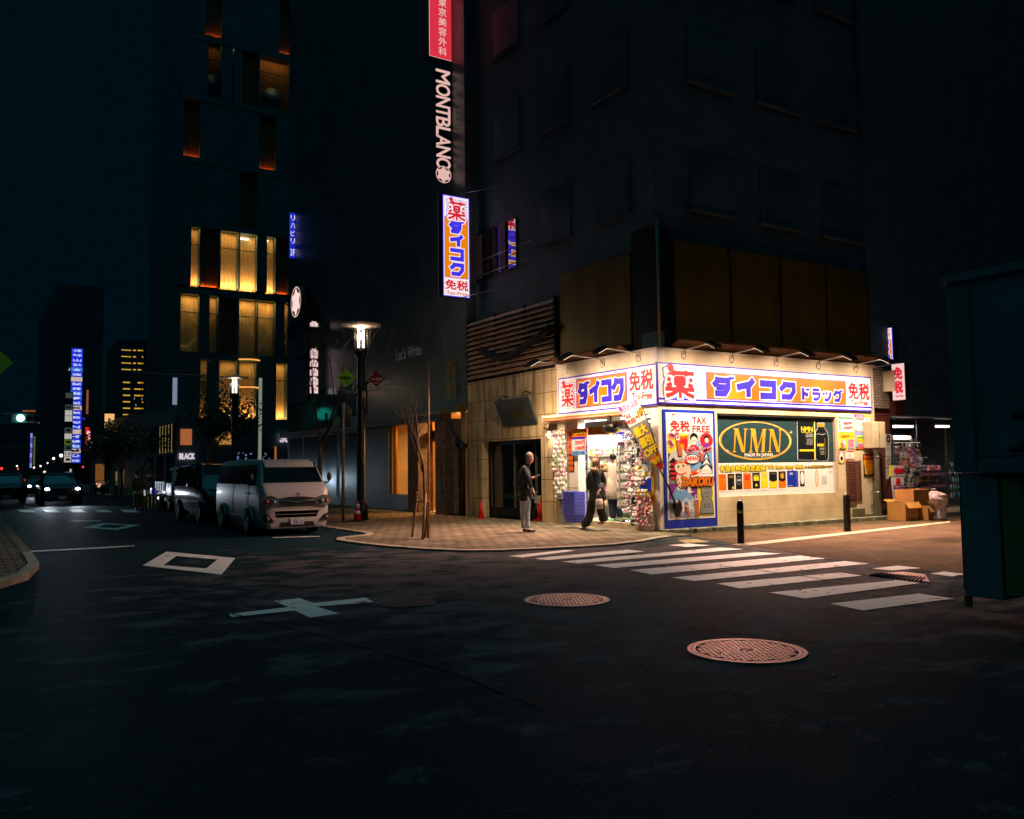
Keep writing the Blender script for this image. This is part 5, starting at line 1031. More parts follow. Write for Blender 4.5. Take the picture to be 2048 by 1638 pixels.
def head(nodes, edges, c, f, nk='neck', s=1.0):
    """head with jaw, brow, nose and ears as part of the body graph; c = centre, f = facing"""
    up = Vector((0, 0, 1)); f = f.normalized(); sd = f.cross(up).normalized()
    nodes['jaw'] = (c-up*.065*s+f*.02*s, .058*s); nodes['face'] = (c-up*.01*s+f*.008*s, .082*s); nodes['crown'] = (c+up*.055*s-f*.008*s, .078*s); nodes['top'] = (c+up*.085*s-f*.01*s, .05*s)
    nodes['nose'] = (c-up*.022*s+f*.10*s, .013*s); nodes['chin'] = (c-up*.098*s+f*.055*s, .024*s)
    for k_, q_ in (('el', 1), ('er', -1)): nodes[k_] = (c-up*.012*s+sd*q_*.085*s-f*.01*s, .014*s); edges.append(('face', k_))
    edges += [(nk, 'jaw'), ('jaw', 'face'), ('face', 'crown'), ('crown', 'top'), ('face', 'nose'), ('jaw', 'chin')]
def features(parent, c, f, s=1.0, lips=(170, 80, 76)):
    up = Vector((0, 0, 1)); f = f.normalized(); sd = f.cross(up).normalized(); b = MB(); E_ = mat('eye_dark', (26, 20, 18), .2); Wt = mat('eye_white', (225, 218, 210), .3); Lp = mat('lips', lips, .4)
    for q_ in (1, -1):
        b.ball(c+f*.078*s+sd*q_*.032*s+up*.004*s, .013*s, Wt, 8, 6, (1, 1, .6)); b.ball(c+f*.087*s+sd*q_*.032*s+up*.004*s, .007*s, E_, 8, 6); b.ball(c+f*.084*s+sd*q_*.033*s+up*.026*s, .017*s, mat('brow', (60, 44, 36), .8), 8, 4, (.9, .9, .22))
    b.ball(c+f*.079*s-up*.056*s, .02*s, Lp, 8, 5, (1, 1, .35)); b.build('face_features', parent)
def loft(rings, m, name, parent, n=16, caps=True, smooth=True, wob=0.0):
    """rings = (centre, half-width along camera-right, half-depth)"""
    b = MB(); vs = []; Fh = Vector((FW.x, FW.y, 0)).normalized()
    for j, (c, rx, rz) in enumerate(rings):
        for k in range(n):
            t = 2*math.pi*k/n; w_ = 1+wob*math.sin(3*t+j*1.3)+wob*.6*math.sin(7*t+j); vs.append(Vector(c)+RT*rx*w_*math.cos(t)+Fh*rz*w_*math.sin(t))
    fs = [(i*n+k, i*n+(k+1) % n, (i+1)*n+(k+1) % n, (i+1)*n+k) for i in range(len(rings)-1) for k in range(n)]
    if caps: fs += [tuple(range(n))[::-1], tuple((len(rings)-1)*n+k for k in range(n))]
    b.add(vs, fs, m, smooth); return b.build(name, parent)
def shoe(parent, heel, toe, m, r=.045):
    mid = heel.lerp(toe, .5); n_ = {'a': (heel+Vector((0, 0, .045)), r), 'b': (mid+Vector((0, 0, .035)), r*.95), 'c': (toe+Vector((0, 0, .028)), r*.7)}
    o = skin(n_, [('a', 'b'), ('b', 'c')], m, 'shoe', parent, 1); return o
# ---- man with grey hair and jeans looking at his telephone
base = onz(1052, 1064, ZS); J = Jf(base); up = Vector((0, 0, 1)); Rh = Vector((RT.x, RT.y, 0)).normalized(); Fh = Vector((FW.x, FW.y, 0)).normalized()
man = thing('person', 'grey haired man in black jacket and pale jeans looking down at his telephone', 'person', base)
f = (Rh*.86+Fh*.5-up*.35).normalized(); hc = J(1060, 915.5)
N = {'pel': (J(1050, 985), .125), 'sp': (J(1048, 965), .13), 'ch': (J(1048, 945), .145), 'neck': (J(1054, 930), .055),
     'sN': (J(1050, 938, -.17), .06), 'eN': (J(1057, 960, -.20), .045), 'wN': (J(1066, 980, -.14), .028), 'sF': (J(1046, 938, .17), .06), 'eF': (J(1056, 958, .20), .045), 'wF': (J(1068, 955, .12), .028),
     'hN': (J(1054, 992, -.09), .09), 'kN': (J(1054, 1025, -.08), .062), 'aN': (J(1055, 1056, -.08), .042), 'hF': (J(1046, 992, .09), .09), 'kF': (J(1046, 1025, .10), .062), 'aF': (J(1045, 1055, .10), .042)}
Eg = [('pel', 'sp'), ('sp', 'ch'), ('ch', 'neck'), ('ch', 'sN'), ('sN', 'eN'), ('eN', 'wN'), ('ch', 'sF'), ('sF', 'eF'), ('eF', 'wF'), ('pel', 'hN'), ('hN', 'kN'), ('kN', 'aN'), ('pel', 'hF'), ('hF', 'kF'), ('kF', 'aF')]
slim(N); hand(N, Eg, 'wN', N['wN'][0], Rh*.35-up, curl=.5, side=Fh); hand(N, Eg, 'wF', N['wF'][0], Rh+up*.25, curl=.9, side=Fh); head(N, Eg, hc, f)
skin(N, Eg, SKIN, 'body', man); features(man, hc, f)
M_JK = mat('black_jacket', (22, 30, 34), .55, var=.3, scale=6, bump=.5); M_JN = mat('pale_denim', (188, 196, 216), .8, var=.25, scale=9, bump=.6); M_SHB = mat('brown_shoe', (48, 26, 22), .35)
Cn = {'pel': (J(1049.5, 985), .175), 'hem': (J(1050, 988), .16), 'sp': (J(1047, 965), .178), 'ch': (J(1047, 945), .172), 'nk': (J(1053, 932), .085), 'sN': (J(1050, 939, -.17), .088), 'eN': (J(1057, 961, -.21), .066), 'wN': (J(1064, 977, -.16), .05), 'sF': (J(1046, 939, .17), .088), 'eF': (J(1057, 959, .21), .066), 'wF': (J(1065, 956, .14), .05)}
skin(Cn, [('hem', 'pel'), ('pel', 'sp'), ('sp', 'ch'), ('ch', 'nk'), ('ch', 'sN'), ('sN', 'eN'), ('eN', 'wN'), ('ch', 'sF'), ('sF', 'eF'), ('eF', 'wF')], M_JK, 'jacket', man)
loft([(J(1049, 968), .165, .16), (J(1049.5, 980), .175, .175), (J(1050.5, 990), .172, .17), (J(1050.5, 990.5), .15, .15)], M_JK, 'jacket_hem', man, wob=.02)
loft([(J(1054, 935), .075, .08), (J(1055, 929), .07, .075), (J(1055.5, 926.5), .072, .075)], M_JK, 'collar', man)
for s_, zz in (('N', -.09), ('F', .09)):
    ox = 0 if s_ == 'N' else -8
    skin({'a': (J(1052+ox, 988, zz*.85), .095), 'b': (J(1055+ox, 1004, zz), .098), 'c': (J(1054+ox, 1025, zz*.95), .075), 'd': (J(1055+ox, 1045, zz*.95), .066), 'e': (J(1055.5+ox, 1057, zz*.95), .068)}, [('a', 'b'), ('b', 'c'), ('c', 'd'), ('d', 'e')], M_JN, 'trouser_leg', man)
    h_ = J(1053+ox, 1060, zz); h_.z = ZS; t_ = h_+Rh*.22+Fh*(.04 if s_ == 'N' else -.1); shoe(man, h_, t_, M_SHB)
b = MB(); b.ball(hc+up*.035-f*.022, .098, mat('grey_hair', (150, 134, 116), .8, var=.45, scale=40, bump=.6), 14, 10, (1.0, 1.0, 1.0)); b.ball(hc-f*.05-up*.02, .082, MATS['grey_hair'], 12, 8)
b.build('hair', man)
pw = J(1075, 951.5, .10); b = MB(); b.obox(pw, (Rh*.07+up*.02), Fh*.035, (up*.006-Rh*.002), M_BLACK); b.obox(pw+up*.0075, Rh*.062+up*.018, Fh*.03, up*.0008, glow('phone_screen', (190, 205, 225), 1.2)); b.build('telephone', origin=pw, label='small lit telephone held in the raised hand of the grey haired man', cat='telephone')
pw = J(1072, 985, -.13); b = MB(); b.obox(pw, Rh*.05+up*.012, Fh*.03, up*.01-Rh*.003, mat('grey_case', (120, 128, 136), .4)); b.build('small_case', origin=pw, label='small grey case in the lowered hand of the grey haired man', cat='case')
# ---- woman in the dark parka stepping out with a shopping bag
base = onz(1190, 1062, ZS); base = onz(1186, 1058, .08); J = Jf(base); wom = thing('person', 'long haired woman in dark fur hooded parka stepping out with a shopping bag', 'person', base)
f = (-Fh*.9-Rh*.35-up*.1).normalized(); hc = J(1191, 922); M_PK = mat('parka_charcoal', (44, 54, 60), .45, var=.4, scale=5, bump=.8); M_TR = mat('black_trousers', (16, 22, 27), .7, var=.2)
fl = onz(1171, 1058, ZS); fr_ = onz(1207, 1048, .172)
N = {'pel': (J(1192, 990), .12), 'sp': (J(1191, 970), .11), 'ch': (J(1191, 950), .125), 'neck': (J(1191, 936), .045), 'sL': (J(1180, 943), .05), 'eL': (J(1177, 966, .02), .04), 'wL': (J(1179, 984, -.03), .026), 'sR': (J(1203, 943), .05), 'eR': (J(1209, 965, .02), .04), 'wR': (J(1199, 981, -.15), .026),
     'hL': (J(1186, 996), .085), 'kL': (J(1182, 1027, -.02), .05), 'aL': (fl+up*.09+Rh*.02, .038), 'hR': (J(1197, 996), .085), 'kR': (J(1201, 1026), .06), 'aR': (fr_+up*.09, .038)}
Eg = [('pel', 'sp'), ('sp', 'ch'), ('ch', 'neck'), ('ch', 'sL'), ('sL', 'eL'), ('eL', 'wL'), ('ch', 'sR'), ('sR', 'eR'), ('eR', 'wR'), ('pel', 'hL'), ('hL', 'kL'), ('kL', 'aL'), ('pel', 'hR'), ('hR', 'kR'), ('kR', 'aR')]
slim(N); hand(N, Eg, 'wL', N['wL'][0], -up+Rh*.1, s=.9, side=Fh); hand(N, Eg, 'wR', N['wR'][0], -up*.6-Rh*.6-Fh*.2, s=.9, curl=1, side=Fh); head(N, Eg, hc, f, s=.92); skin(N, Eg, mat('skin_pale', (228, 178, 152), .5, var=.04), 'body', wom); features(wom, hc, f, .92)
skin({'p': (J(1192, 988), .165), 's': (J(1191, 970), .165), 'c': (J(1191, 949), .16), 'n': (J(1191, 938), .08), 'sL': (J(1180, 944), .075), 'eL': (J(1177, 966, .02), .062), 'wL': (J(1178.5, 981, -.02), .05), 'sR': (J(1203, 944), .08), 'eR': (J(1209, 966, .02), .066), 'wR': (J(1201, 979, -.13), .05)},
     [('p', 's'), ('s', 'c'), ('c', 'n'), ('c', 'sL'), ('sL', 'eL'), ('eL', 'wL'), ('c', 'sR'), ('sR', 'eR'), ('eR', 'wR')], M_PK, 'parka', wom)
loft([(J(1193, 965), .17, .14), (J(1194, 978), .19, .155), (J(1194.5, 990), .205, .165), (J(1195, 1000), .215, .17), (J(1195, 1001), .19, .15)], M_PK, 'parka_skirt', wom, wob=.03)
b = MB(); fur = mat('fur_trim', (214, 176, 138), .9, var=.3, scale=25, bump=1.0); random.seed(3)
for k in range(46):
    t = k/45*math.pi*1.55-.5; p = J(1196, 938)+Rh*(.16*math.cos(t)+.02)+up*(.035*math.sin(t)+.0)+Fh*(.13*math.sin(t)+.0); b.ball(p+Vector((random.uniform(-.02, .02), random.uniform(-.02, .02), random.uniform(-.02, .02))), random.uniform(.035, .058), fur, 7, 5)
for k in range(14): p = J(1207+random.uniform(-4, 5), 935+random.uniform(-5, 6), .04); b.ball(p, .05, fur, 7, 5)
b.build('fur_collar', wom)
loft([(J(1191, 931, -.02), .05, .06), (J(1191, 935, -.03), .075, .08), (J(1191, 942, -.05), .07, .075), (J(1191, 948, -.08), .04, .05)], M_BLACK, 'scarf', wom)
M_HR = mat('brown_hair', (118, 78, 52), .6, var=.3, scale=30, stretch=(3, 3, .4)); b = MB(); b.ball(hc+up*.042-f*.045, .094, M_HR, 14, 10, (.95, .95, .95)); b.build('hair', wom)
loft([(hc+up*.06-f*.03, .08, .06), (hc-f*.055, .095, .06), (hc-up*.08-f*.045, .10, .06), (hc-up*.17-f*.02, .095, .07), (hc-up*.25-f*.01, .07, .05)], M_HR, 'hair_length', wom, wob=.03)
for s_, foot, k_, hx in (('L', fl, (1181, 1026), 1187), ('R', fr_, (1202, 1024), 1199)):
    a_ = foot+up*.12; skin({'a': (J(hx, 990), .115), 'b': (J(*k_), .105), 'c': (J(*k_).lerp(a_, .5)+(Rh*.02), .115), 'd': (a_, .125), 'e': (a_-up*.05, .125)}, [('a', 'b'), ('b', 'c'), ('c', 'd'), ('d', 'e')], M_TR, 'trouser_leg', wom)
    shoe(wom, foot+Rh*.02, foot-Rh*.16-Fh*.12, mat('cream_shoe', (222, 196, 172), .6), .045)
bg_ = thing('shopping_bag', 'thin pale plastic shopping bag carried by the woman in the parka', 'bag', J(1198, 1005, -.2)); c = J(1198, 1006, -.2); M_BAG = mat('thin_plastic', (202, 190, 190), .3, var=.3, scale=12, bump=.6)
loft([(c+up*.10, .07, .025), (c+up*.06, .085, .045), (c, .095, .06), (c-up*.10, .10, .055), (c-up*.14, .085, .03)], M_BAG, 'bag_body', bg_, wob=.06)
b = MB(); b.tube([c+up*.10-Rh*.06, c+up*.2-Rh*.03, c+up*.245], .006, M_BAG, 5); b.tube([c+up*.10+Rh*.06, c+up*.2+Rh*.02, c+up*.245], .006, M_BAG, 5); b.build('handle', bg_)
b = MB()
for k in range(6): b.ball(c+Rh*random.uniform(-.06, .06)-Fh*.045+up*random.uniform(-.09, .05), .022, GC[[2, 6, 12, 9, 3, 5][k]], 6, 4, (1, .4, .8))
b.build('contents', bg_)
# ---- customer in the white coat inside, seen from behind
base = onz(1226, 1042, .17); J = Jf(base); cu = thing('person', 'dark haired customer in long white coat and jeans behind the carousel rack', 'person', base); f = (Fh*.9+Rh*.4).normalized(); hc = J(1226, 912)
N = {'pel': (J(1226, 985), .12), 'sp': (J(1225, 968), .12), 'ch': (J(1224, 945), .13), 'neck': (J(1225, 923), .045), 'sL': (J(1214, 931), .05), 'eL': (J(1212, 958), .04), 'wL': (J(1219, 980, .1), .026), 'sR': (J(1235, 931), .05), 'eR': (J(1238, 962), .04), 'wR': (J(1236, 975, .15), .026),
     'hL': (J(1221, 994), .085), 'kL': (J(1224, 1018), .06), 'aL': (J(1226, 1036), .04), 'hR': (J(1231, 994), .085), 'kR': (J(1236, 1017), .06), 'aR': (J(1241, 1034), .04)}
Eg = [('pel', 'sp'), ('sp', 'ch'), ('ch', 'neck'), ('ch', 'sL'), ('sL', 'eL'), ('eL', 'wL'), ('ch', 'sR'), ('sR', 'eR'), ('eR', 'wR'), ('pel', 'hL'), ('hL', 'kL'), ('kL', 'aL'), ('pel', 'hR'), ('hR', 'kR'), ('kR', 'aR')]
slim(N); hand(N, Eg, 'wL', N['wL'][0], Fh-up*.3, s=.9, side=Rh); hand(N, Eg, 'wR', N['wR'][0], Fh-up*.3, s=.9, side=Rh); head(N, Eg, hc, f, s=.92); skin(N, Eg, MATS['skin_pale'], 'body', cu); features(cu, hc, f, .92)
M_WC = mat('white_coat', (232, 218, 196), .7, var=.1, scale=5, bump=.4)
skin({'p': (J(1226, 982), .155), 's': (J(1225, 966), .15), 'c': (J(1224, 942), .165), 'n': (J(1225, 924), .095), 'sL': (J(1215, 932), .085), 'eL': (J(1212, 960), .07), 'wL': (J(1218, 979, .08), .05), 'sR': (J(1235, 932), .085), 'eR': (J(1238, 963), .066), 'wR': (J(1236, 974, .13), .05)},
     [('p', 's'), ('s', 'c'), ('c', 'n'), ('c', 'sL'), ('sL', 'eL'), ('eL', 'wL'), ('c', 'sR'), ('sR', 'eR'), ('eR', 'wR')], M_WC, 'coat', cu)
loft([(J(1225, 955), .15, .12), (J(1225, 966), .165, .14), (J(1226, 980), .175, .15), (J(1226, 997), .185, .155), (J(1226, 998), .16, .14)], M_WC, 'coat_skirt', cu, wob=.03)
b = MB(); M_HD = mat('black_hair', (24, 18, 16), .5, var=.3); b.ball(hc-up*.015-f*.012, .094, M_HD, 14, 10); b.build('hair', cu)
M_DN = mat('dark_denim', (24, 34, 64), .8, var=.3, scale=8)
for k_, a_, hx in (((1224, 1018), (1227, 1038), 1221), ((1236, 1016), (1242, 1035), 1231)):
    skin({'a': (J(hx, 990), .10), 'b': (J(*k_), .085), 'c': (J(*a_), .10)}, [('a', 'b'), ('b', 'c')], M_DN, 'trouser_leg', cu); h_ = J(*a_); h_.z = .172; shoe(cu, h_, h_+Rh*.18, MATS['cream_shoe'])
# ---- street worker in olive overalls seen from behind, far up the street
base = onz(276, 1020); J = Jf(base); wk = thing('person', 'street worker in olive overalls seen from behind beside the yellow barrier', 'person', base); f = (Fh+Rh*.3).normalized(); hc = J(274, 947)
N = {'pel': (J(277, 984), .14), 'sp': (J(276, 973), .15), 'ch': (J(276, 964), .16), 'neck': (J(275, 954), .06), 'sL': (J(268, 960), .07), 'eL': (J(266, 973), .055), 'wL': (J(268, 982, .1), .03), 'sR': (J(284, 960), .07), 'eR': (J(287, 972), .055), 'wR': (J(291, 977, .2), .03), 'hL': (J(272, 987), .10), 'kL': (J(272, 1003), .07), 'aL': (J(272, 1016), .05), 'hR': (J(281, 987), .10), 'kR': (J(283, 1002), .07), 'aR': (J(283, 1015), .05)}
Eg = [('pel', 'sp'), ('sp', 'ch'), ('ch', 'neck'), ('ch', 'sL'), ('sL', 'eL'), ('eL', 'wL'), ('ch', 'sR'), ('sR', 'eR'), ('eR', 'wR'), ('pel', 'hL'), ('hL', 'kL'), ('kL', 'aL'), ('pel', 'hR'), ('hR', 'kR'), ('kR', 'aR')]
slim(N); hand(N, Eg, 'wL', N['wL'][0], -up, side=Fh); hand(N, Eg, 'wR', N['wR'][0], Rh, side=Fh); head(N, Eg, hc, f); skin(N, Eg, SKIN, 'body', wk); features(wk, hc, f)
M_OV = mat('olive_overall', (96, 92, 30), .75, var=.3, scale=5, bump=.5)
skin({'p': (J(277, 983), .19), 's': (J(276, 973), .19), 'c': (J(276, 963), .18), 'n': (J(275, 957), .09), 'sL': (J(268, 961), .10), 'eL': (J(266, 973), .08), 'wL': (J(268, 981, .08), .055), 'sR': (J(284, 961), .10), 'eR': (J(287, 972), .08), 'wR': (J(290, 976.5, .18), .055)},
     [('p', 's'), ('s', 'c'), ('c', 'n'), ('c', 'sL'), ('sL', 'eL'), ('eL', 'wL'), ('c', 'sR'), ('sR', 'eR'), ('eR', 'wR')], M_OV, 'jacket', wk)
for k_, a_, hx in (((272, 1003), (272, 1016), 272), ((283, 1002), (283, 1015), 281)):
    skin({'a': (J(hx, 985), .13), 'b': (J(*k_), .105), 'c': (J(*a_), .09)}, [('a', 'b'), ('b', 'c')], M_OV, 'trouser_leg', wk); h_ = J(*a_); h_.z = 0; shoe(wk, h_, h_+Fh*.2, M_BLACK)
b = MB(); b.ball(hc+up*.04, .115, mat('dark_cap', (34, 38, 34), .7), 12, 8, (1, 1, .85)); b.build('cap', wk)
# ================================================================ NEIGHBOURS ALONG THE STREET
M_STONE = tiled('dark_granite', (96, 104, 110), (52, 58, 62), 1.2, 0.7, 'x', .35, .012, .0, .15, .15)
M_STONEY = tiled('dark_granite_side', (96, 104, 110), (52, 58, 62), 1.2, 0.7, 'y', .35, .012, .0, .15, .15)
M_TEAL = mat('teal_glass_panel', (52, 92, 100), .18, .5, var=.3, scale=.8)
M_WARM = mat('warm_plaster', (206, 172, 122), .6, var=.08, scale=2); M_BRASS = mat('brass', (190, 140, 70), .3, .9)
M_ROUGH = mat('split_stone', (116, 98, 84), .85, var=.5, scale=7, bump=2.0)
nb = thing('office_building', 'dark granite office building with a warmly lit lobby, left of the drugstore corner', 'building', (XL, 30, 0))
E0, E1 = 25.05, 44.0
w0, w1 = onx(795, 900, XL).y, onx(866, 900, XL).y        # lit display window and lobby on the ground floor
yc0 = onx(888, 900, XL).y
HF = 3.35
b = MB(); b.box((XL, E0+.05, HF+.25), (XL+14, E1, 30), M_STONE); b.build('upper_wall', nb)
b = MB(); b.box((XL, 31.42, 0), (XL+14, E1, HF+.25), M_STONE); b.build('ground_wall', nb)
for y in (36.5, 38.9, 41.3, 43.6):
    b = MB(); b.box((XL-.02, y-1.9, .35), (XL+.0, y+.1, HF-.2), M_TEAL); b.build('shop_window', nb)
b = MB(); b.box((XL-.45, 26.2, HF-.12), (XL+.0, 43.9, HF+.1), M_DARK); b.box((XL-.35, E0+.1, HF+.1), (XL, 26.2, HF+.32), M_BRONZE); b.build('canopy', nb)
b = MB(); b.box((XL-.06, 33.6, HF+.5), (XL-.003, 43.9, HF+1.9), M_TEAL); b.build('fascia_band', nb)
# lobby: back walls, floor and ceiling around a real warm lamp
b = MB(); X2 = XL+3.6
b.box((X2, E0+.1, 0), (X2+.1, 31.4, HF+.25), M_WARM); b.box((XL+.1, E0+.02, 0), (X2, E0+.12, HF+.25), M_WARM); b.box((XL+.1, 31.3, 0), (X2, 31.4, HF+.25), M_WARM); b.box((XL, E0+.12, HF+.12), (X2, 31.3, HF+.24), M_WARM); b.build('lobby_wall', nb)
b = MB(); b.box((XL+.02, E0+.12, 0), (X2, 31.3, .06), M_FLOOR); b.build('lobby_floor', nb)
b = MB(); b.box((XL-.05, 28.92, .03), (XL+.45, 31.4, .62), M_STONE); b.build('planter_wall', nb)
for y in (31.3, 31.16, 28.98, 28.03, 27.4): b = MB(); b.box((XL+.2, y-.03, .06), (XL+.26, y+.03, HF+.1), M_BRASS); b.build('door_frame', nb)
b = MB(); b.box((XL+.2, 26.77, 2.55), (XL+.26, 28.0, 2.68), M_BRASS); b.box((XL+.18, 26.77, 2.68), (XL+.28, 28.0, 2.95), M_DARK); b.build('door_frame', nb)
for y in (26.8, 27.42):
    b = MB(); b.poly([(XL+.24, y, .1), (XL+.24, y+.58, .1), (XL+.24, y+.58, 2.55), (XL+.24, y, 2.55)][::-1], M_GLASS); d_ = b.build('glass_door', nb)
    b = MB(); b.tube([(XL+.16, y+.12, .9), (XL+.16, y+.12, 1.7)], .02, M_DARK, 6); b.build('handle', d_)
b = MB(); b.poly([(XL+.24, 28.98, .62), (XL+.24, 31.3, .62), (XL+.24, 31.3, HF), (XL+.24, 28.98, HF)][::-1], M_GLASS); b.build('window_pane', nb)
b = MB(); b.box((XL+1.2, 29.1, .9), (XL+1.3, 29.5, 2.5), M_DARK); b.build('lobby_board', nb)
b = MB(); b.box((XL+1.7, 27.3, HF+.06), (XL+1.95, 27.5, HF+.11), glow('warm_downlight', (255, 190, 110), 7.0)); b.build('downlight', nb)
lamp('lobby_lamp', 'AREA', (XL+1.4, 27.5, HF), 460, (255, 184, 110), nb, aim=(XL+1.0, 27.2, 0), size=.8)
lamp('lobby_lamp', 'AREA', (XL+1.5, 29.6, HF), 90, (255, 178, 100), nb, aim=(XL+1.9, 29.3, 0), size=.6)
lamp('canopy_lamp', 'SPOT', (XL-.30, 27.4, HF-.17), 260, (255, 160, 80), nb, aim=(XL-.5, 26.2, 0), size=.06, spot=120)
# rough stone pier and slab between the lobby and the tiled wall
pr_ = [(XL-.35, 28.06), (XL-.35, 28.92), (XL+.3, 28.92), (XL+.3, 28.06)]
b = MB(); b.prism([(x, y, ZS) for x, y in pr_], (0, 0, HF-.17), M_ROUGH); b.build('stone_pier', nb)
b = MB(); b.box((XL-.35, 26.14, ZS), (XL+.3, 26.74, HF-.13), M_ROUGH); b.build('stone_pier', nb)
random.seed(9); b = MB()                                   # split-faced stone, every course a little uneven
for i in range(34):
    z = .1+i*.092; x = XL-.3
    while x < XL+.2:
        l_ = random.uniform(.06, .13); b.obox((x+l_/2, 25.56+random.uniform(-.05, .03), z+.04), (l_/2*.95, 0, random.uniform(-.01, .01)), (random.uniform(-.02, .02), .06, .01), (.01, .01, .044), M_ROUGH); x += l_
b.box((XL-.28, 25.58, .05), (XL+.2, 26.1, HF-.1), M_ROUGH); b.build('split_stone_pier', nb)
b = MB(); b.box((XL-.37, 26.3, .5), (XL-.352, 26.6, 1.25), M_STONE); b.build('nameplate', nb)
b = MB(); b.box((XL-.02, E0+.1, ZS), (XL+.1, 25.5, HF+.1), M_WARM); b.build('pale_pier', nb)
dp = thing('drain_pipe', 'dark rainwater pipe down the joint between the office and the tiled wall', 'pipe', (XL-.1, 25.1, ZS)); b = MB(); b.tube([(XL-.3, 25.6, 3.2), (XL-.3, 25.6, 2.9), (XL-.12, 25.15, 2.35), (XL-.12, 25.15, ZS)], .06, M_BLACK, 10); b.build('pipe', dp)
b = MB(); b.box((XL-.2, 25.05, 2.25), (XL-.02, 25.25, 2.4), M_BLACK); b.build('bracket', dp)
# lettering on the office wall
A = artx(XL-.1, step=.006); L1 = mat('dim_steel_letters', (235, 240, 245), .5, .0)
u0, v0 = A.uv((793, 722)); u1, v1 = A.uv((843, 692)); A.text("Let's Write", (u0, A.uv((793, 700))[1]+.0), (u1, A.uv((793, 722))[1]), L1, 1, bold=.012)
A.mb.build('wall_lettering', origin=A.at(u0, v0), label="slim steel lettering Let's Write on the dark office wall", cat='lettering')
A = artx(XL-.12, step=.006)
for ch, x, y in (('森', 902, 738), ('前', 902, 778)): u, v = A.uv((x, y)); A.text(ch, (u-.42, v+.30), (u+.42, v-.32), mat('gilt_letters', (150, 128, 50), .4, .6), 1, bold=.014)
A.mb.build('wall_characters', origin=A.at(u, v), label='two worn gilt characters on the wall above the stone pier', cat='lettering')
# ---------------------------------------------------------------- hanging signs
def hang(name, lab, y, p_tl, p_br, face, draw, th=.28, side=None):
    a, e = ony(*p_tl, y), ony(*p_br, y); o = thing(name, lab, 'sign', (a.x, y, e.z))
    b = MB(); b.box((a.x, y+.003, e.z), (e.x, y+th, a.z), side or M_BLACK); b.build('box', o)
    A = arty(y); X = lambda f: a.x+f*(e.x-a.x)
    Y = lambda f: a.z-f*(a.z-e.z)
    A.rect((a.x, a.z), (e.x, e.z), face, 0); draw(A, X, Y, e.x-a.x, a.z-e.z); A.mb.build('face', o); return o, a, e
def dv(A, X, Y, w_, h_, full=True):
    A.rect((X(.03), Y(.008)), (X(.97), Y(.992)), E_W, 1)
    kusuri(A, X(.17), Y(.045), w_*.70, E_W, E_R, E_B, 2, w_*.66)
    A.rect((X(.06), Y(.215)), (X(.94), Y(.815)), E_B, 2); A.rect((X(.075), Y(.219)), (X(.925), Y(.811)), E_O, 3)
    for ch, y0, y1 in (('ダ', .25, .365), ('イ', .385, .50), ('コ', .53, .635), ('ク', .665, .785)): A.logo(ch, (X(.24), Y(y0)), (X(.76), Y(y1)), E_B, w_*.135, 6, outline=((w_*.03, E_W, 2),))
    A.text('免税', (X(.08), Y(.838)), (X(.92), Y(.93)), E_R, 3, bold=.012); A.text('Tax-Free', (X(.12), Y(.95)), (X(.90), Y(.978)), E_R, 3, bold=.003)
vs_, a_, e_ = hang('vertical_sign', 'tall lit drugstore sign with blue letters on orange, hung high on the corner building', 24.4, (885, 388), (940, 597), E_B, dv, .3)
A = Art((0, 24.4+.301, 0), (-1, 0, 0), (0, 0, 1)); A.rect((-e_.x, a_.z), (-a_.x, e_.z), E_W, 0); A.rect((-e_.x+.1, a_.z-.7), (-a_.x-.1, e_.z+.7), E_O, 1); A.mb.build('rear_face', vs_)
for p, q_ in ((ony(915, 388, 24.5), Vector((XL+.3, 22.9, a_.z+.1))), (ony(912, 598, 24.5), Vector((XL+.3, 22.9, e_.z+.2)))): b = MB(); b.tube([p, q_], .014, M_STEEL, 6); b.build('stay_rod', vs_)
E_PK = glow('lit_rose', (232, 52, 72), .85, var=.18, scale=.7); E_PL = glow('lit_pale_pink', (255, 205, 195), .75)
def dr(A, X, Y, w_, h_):
    A.rect((X(.02), Y(.0)), (X(.98), Y(.995)), E_PK, 1)
    for k, ch in enumerate('東京美容外科'): y0 = .355+k*.104; A.text(ch, (X(.36), Y(y0)), (X(.66), Y(y0+.086)), E_PL, 2, bold=.006)
hang('vertical_sign', 'rose red lit sign with pale characters at the top, above the white letters', 26.0, (857.5, -78), (910.5, 125), E_PL, dr, .3)
def dm(A, X, Y, w_, h_):
    y = 0
    for ch, l_ in zip('MONTBLANC', (.15, .13, .118, .10, .10, .088, .115, .12, .10)):
        v, f, _ = glyphs(ch); y0, y1 = y+.006, y+.006+l_*.79; y += l_*.862
        for k in range(9):
            dx, dy = (0, 0) if k == 8 else (.014*math.cos(k*.785), .014*math.sin(k*.785))
            A.mb.add([A.at(X(gy)+dx, Y(y0+gx*(y1-y0))+dy, A.step*(1+.05*k)) for gx, gy in v], f, E_PL)
    c = (X(.5), Y(.945)); A.disc(c, .30, .30, E_PL, 1, n=40, ri=.90)
    star(A, c, .235, E_PL)
def star(A, c, r, m, L=2, sx_=1.0):
    pts = []
    for k in range(36): t = 2*math.pi*k/36; q_ = r*(1+.16*math.cos(6*t)); pts.append((c[0]+q_*math.sin(t)*sx_, c[1]+q_*math.cos(t)))
    A.P(pts[::-1], m, L)
hang('letter_sign', 'white lit capital letters stacked sideways down a black sign with a star emblem below', 26.0, (872, 136), (901, 364), mat('sign_black', (12, 14, 16), .5), dm, .12)
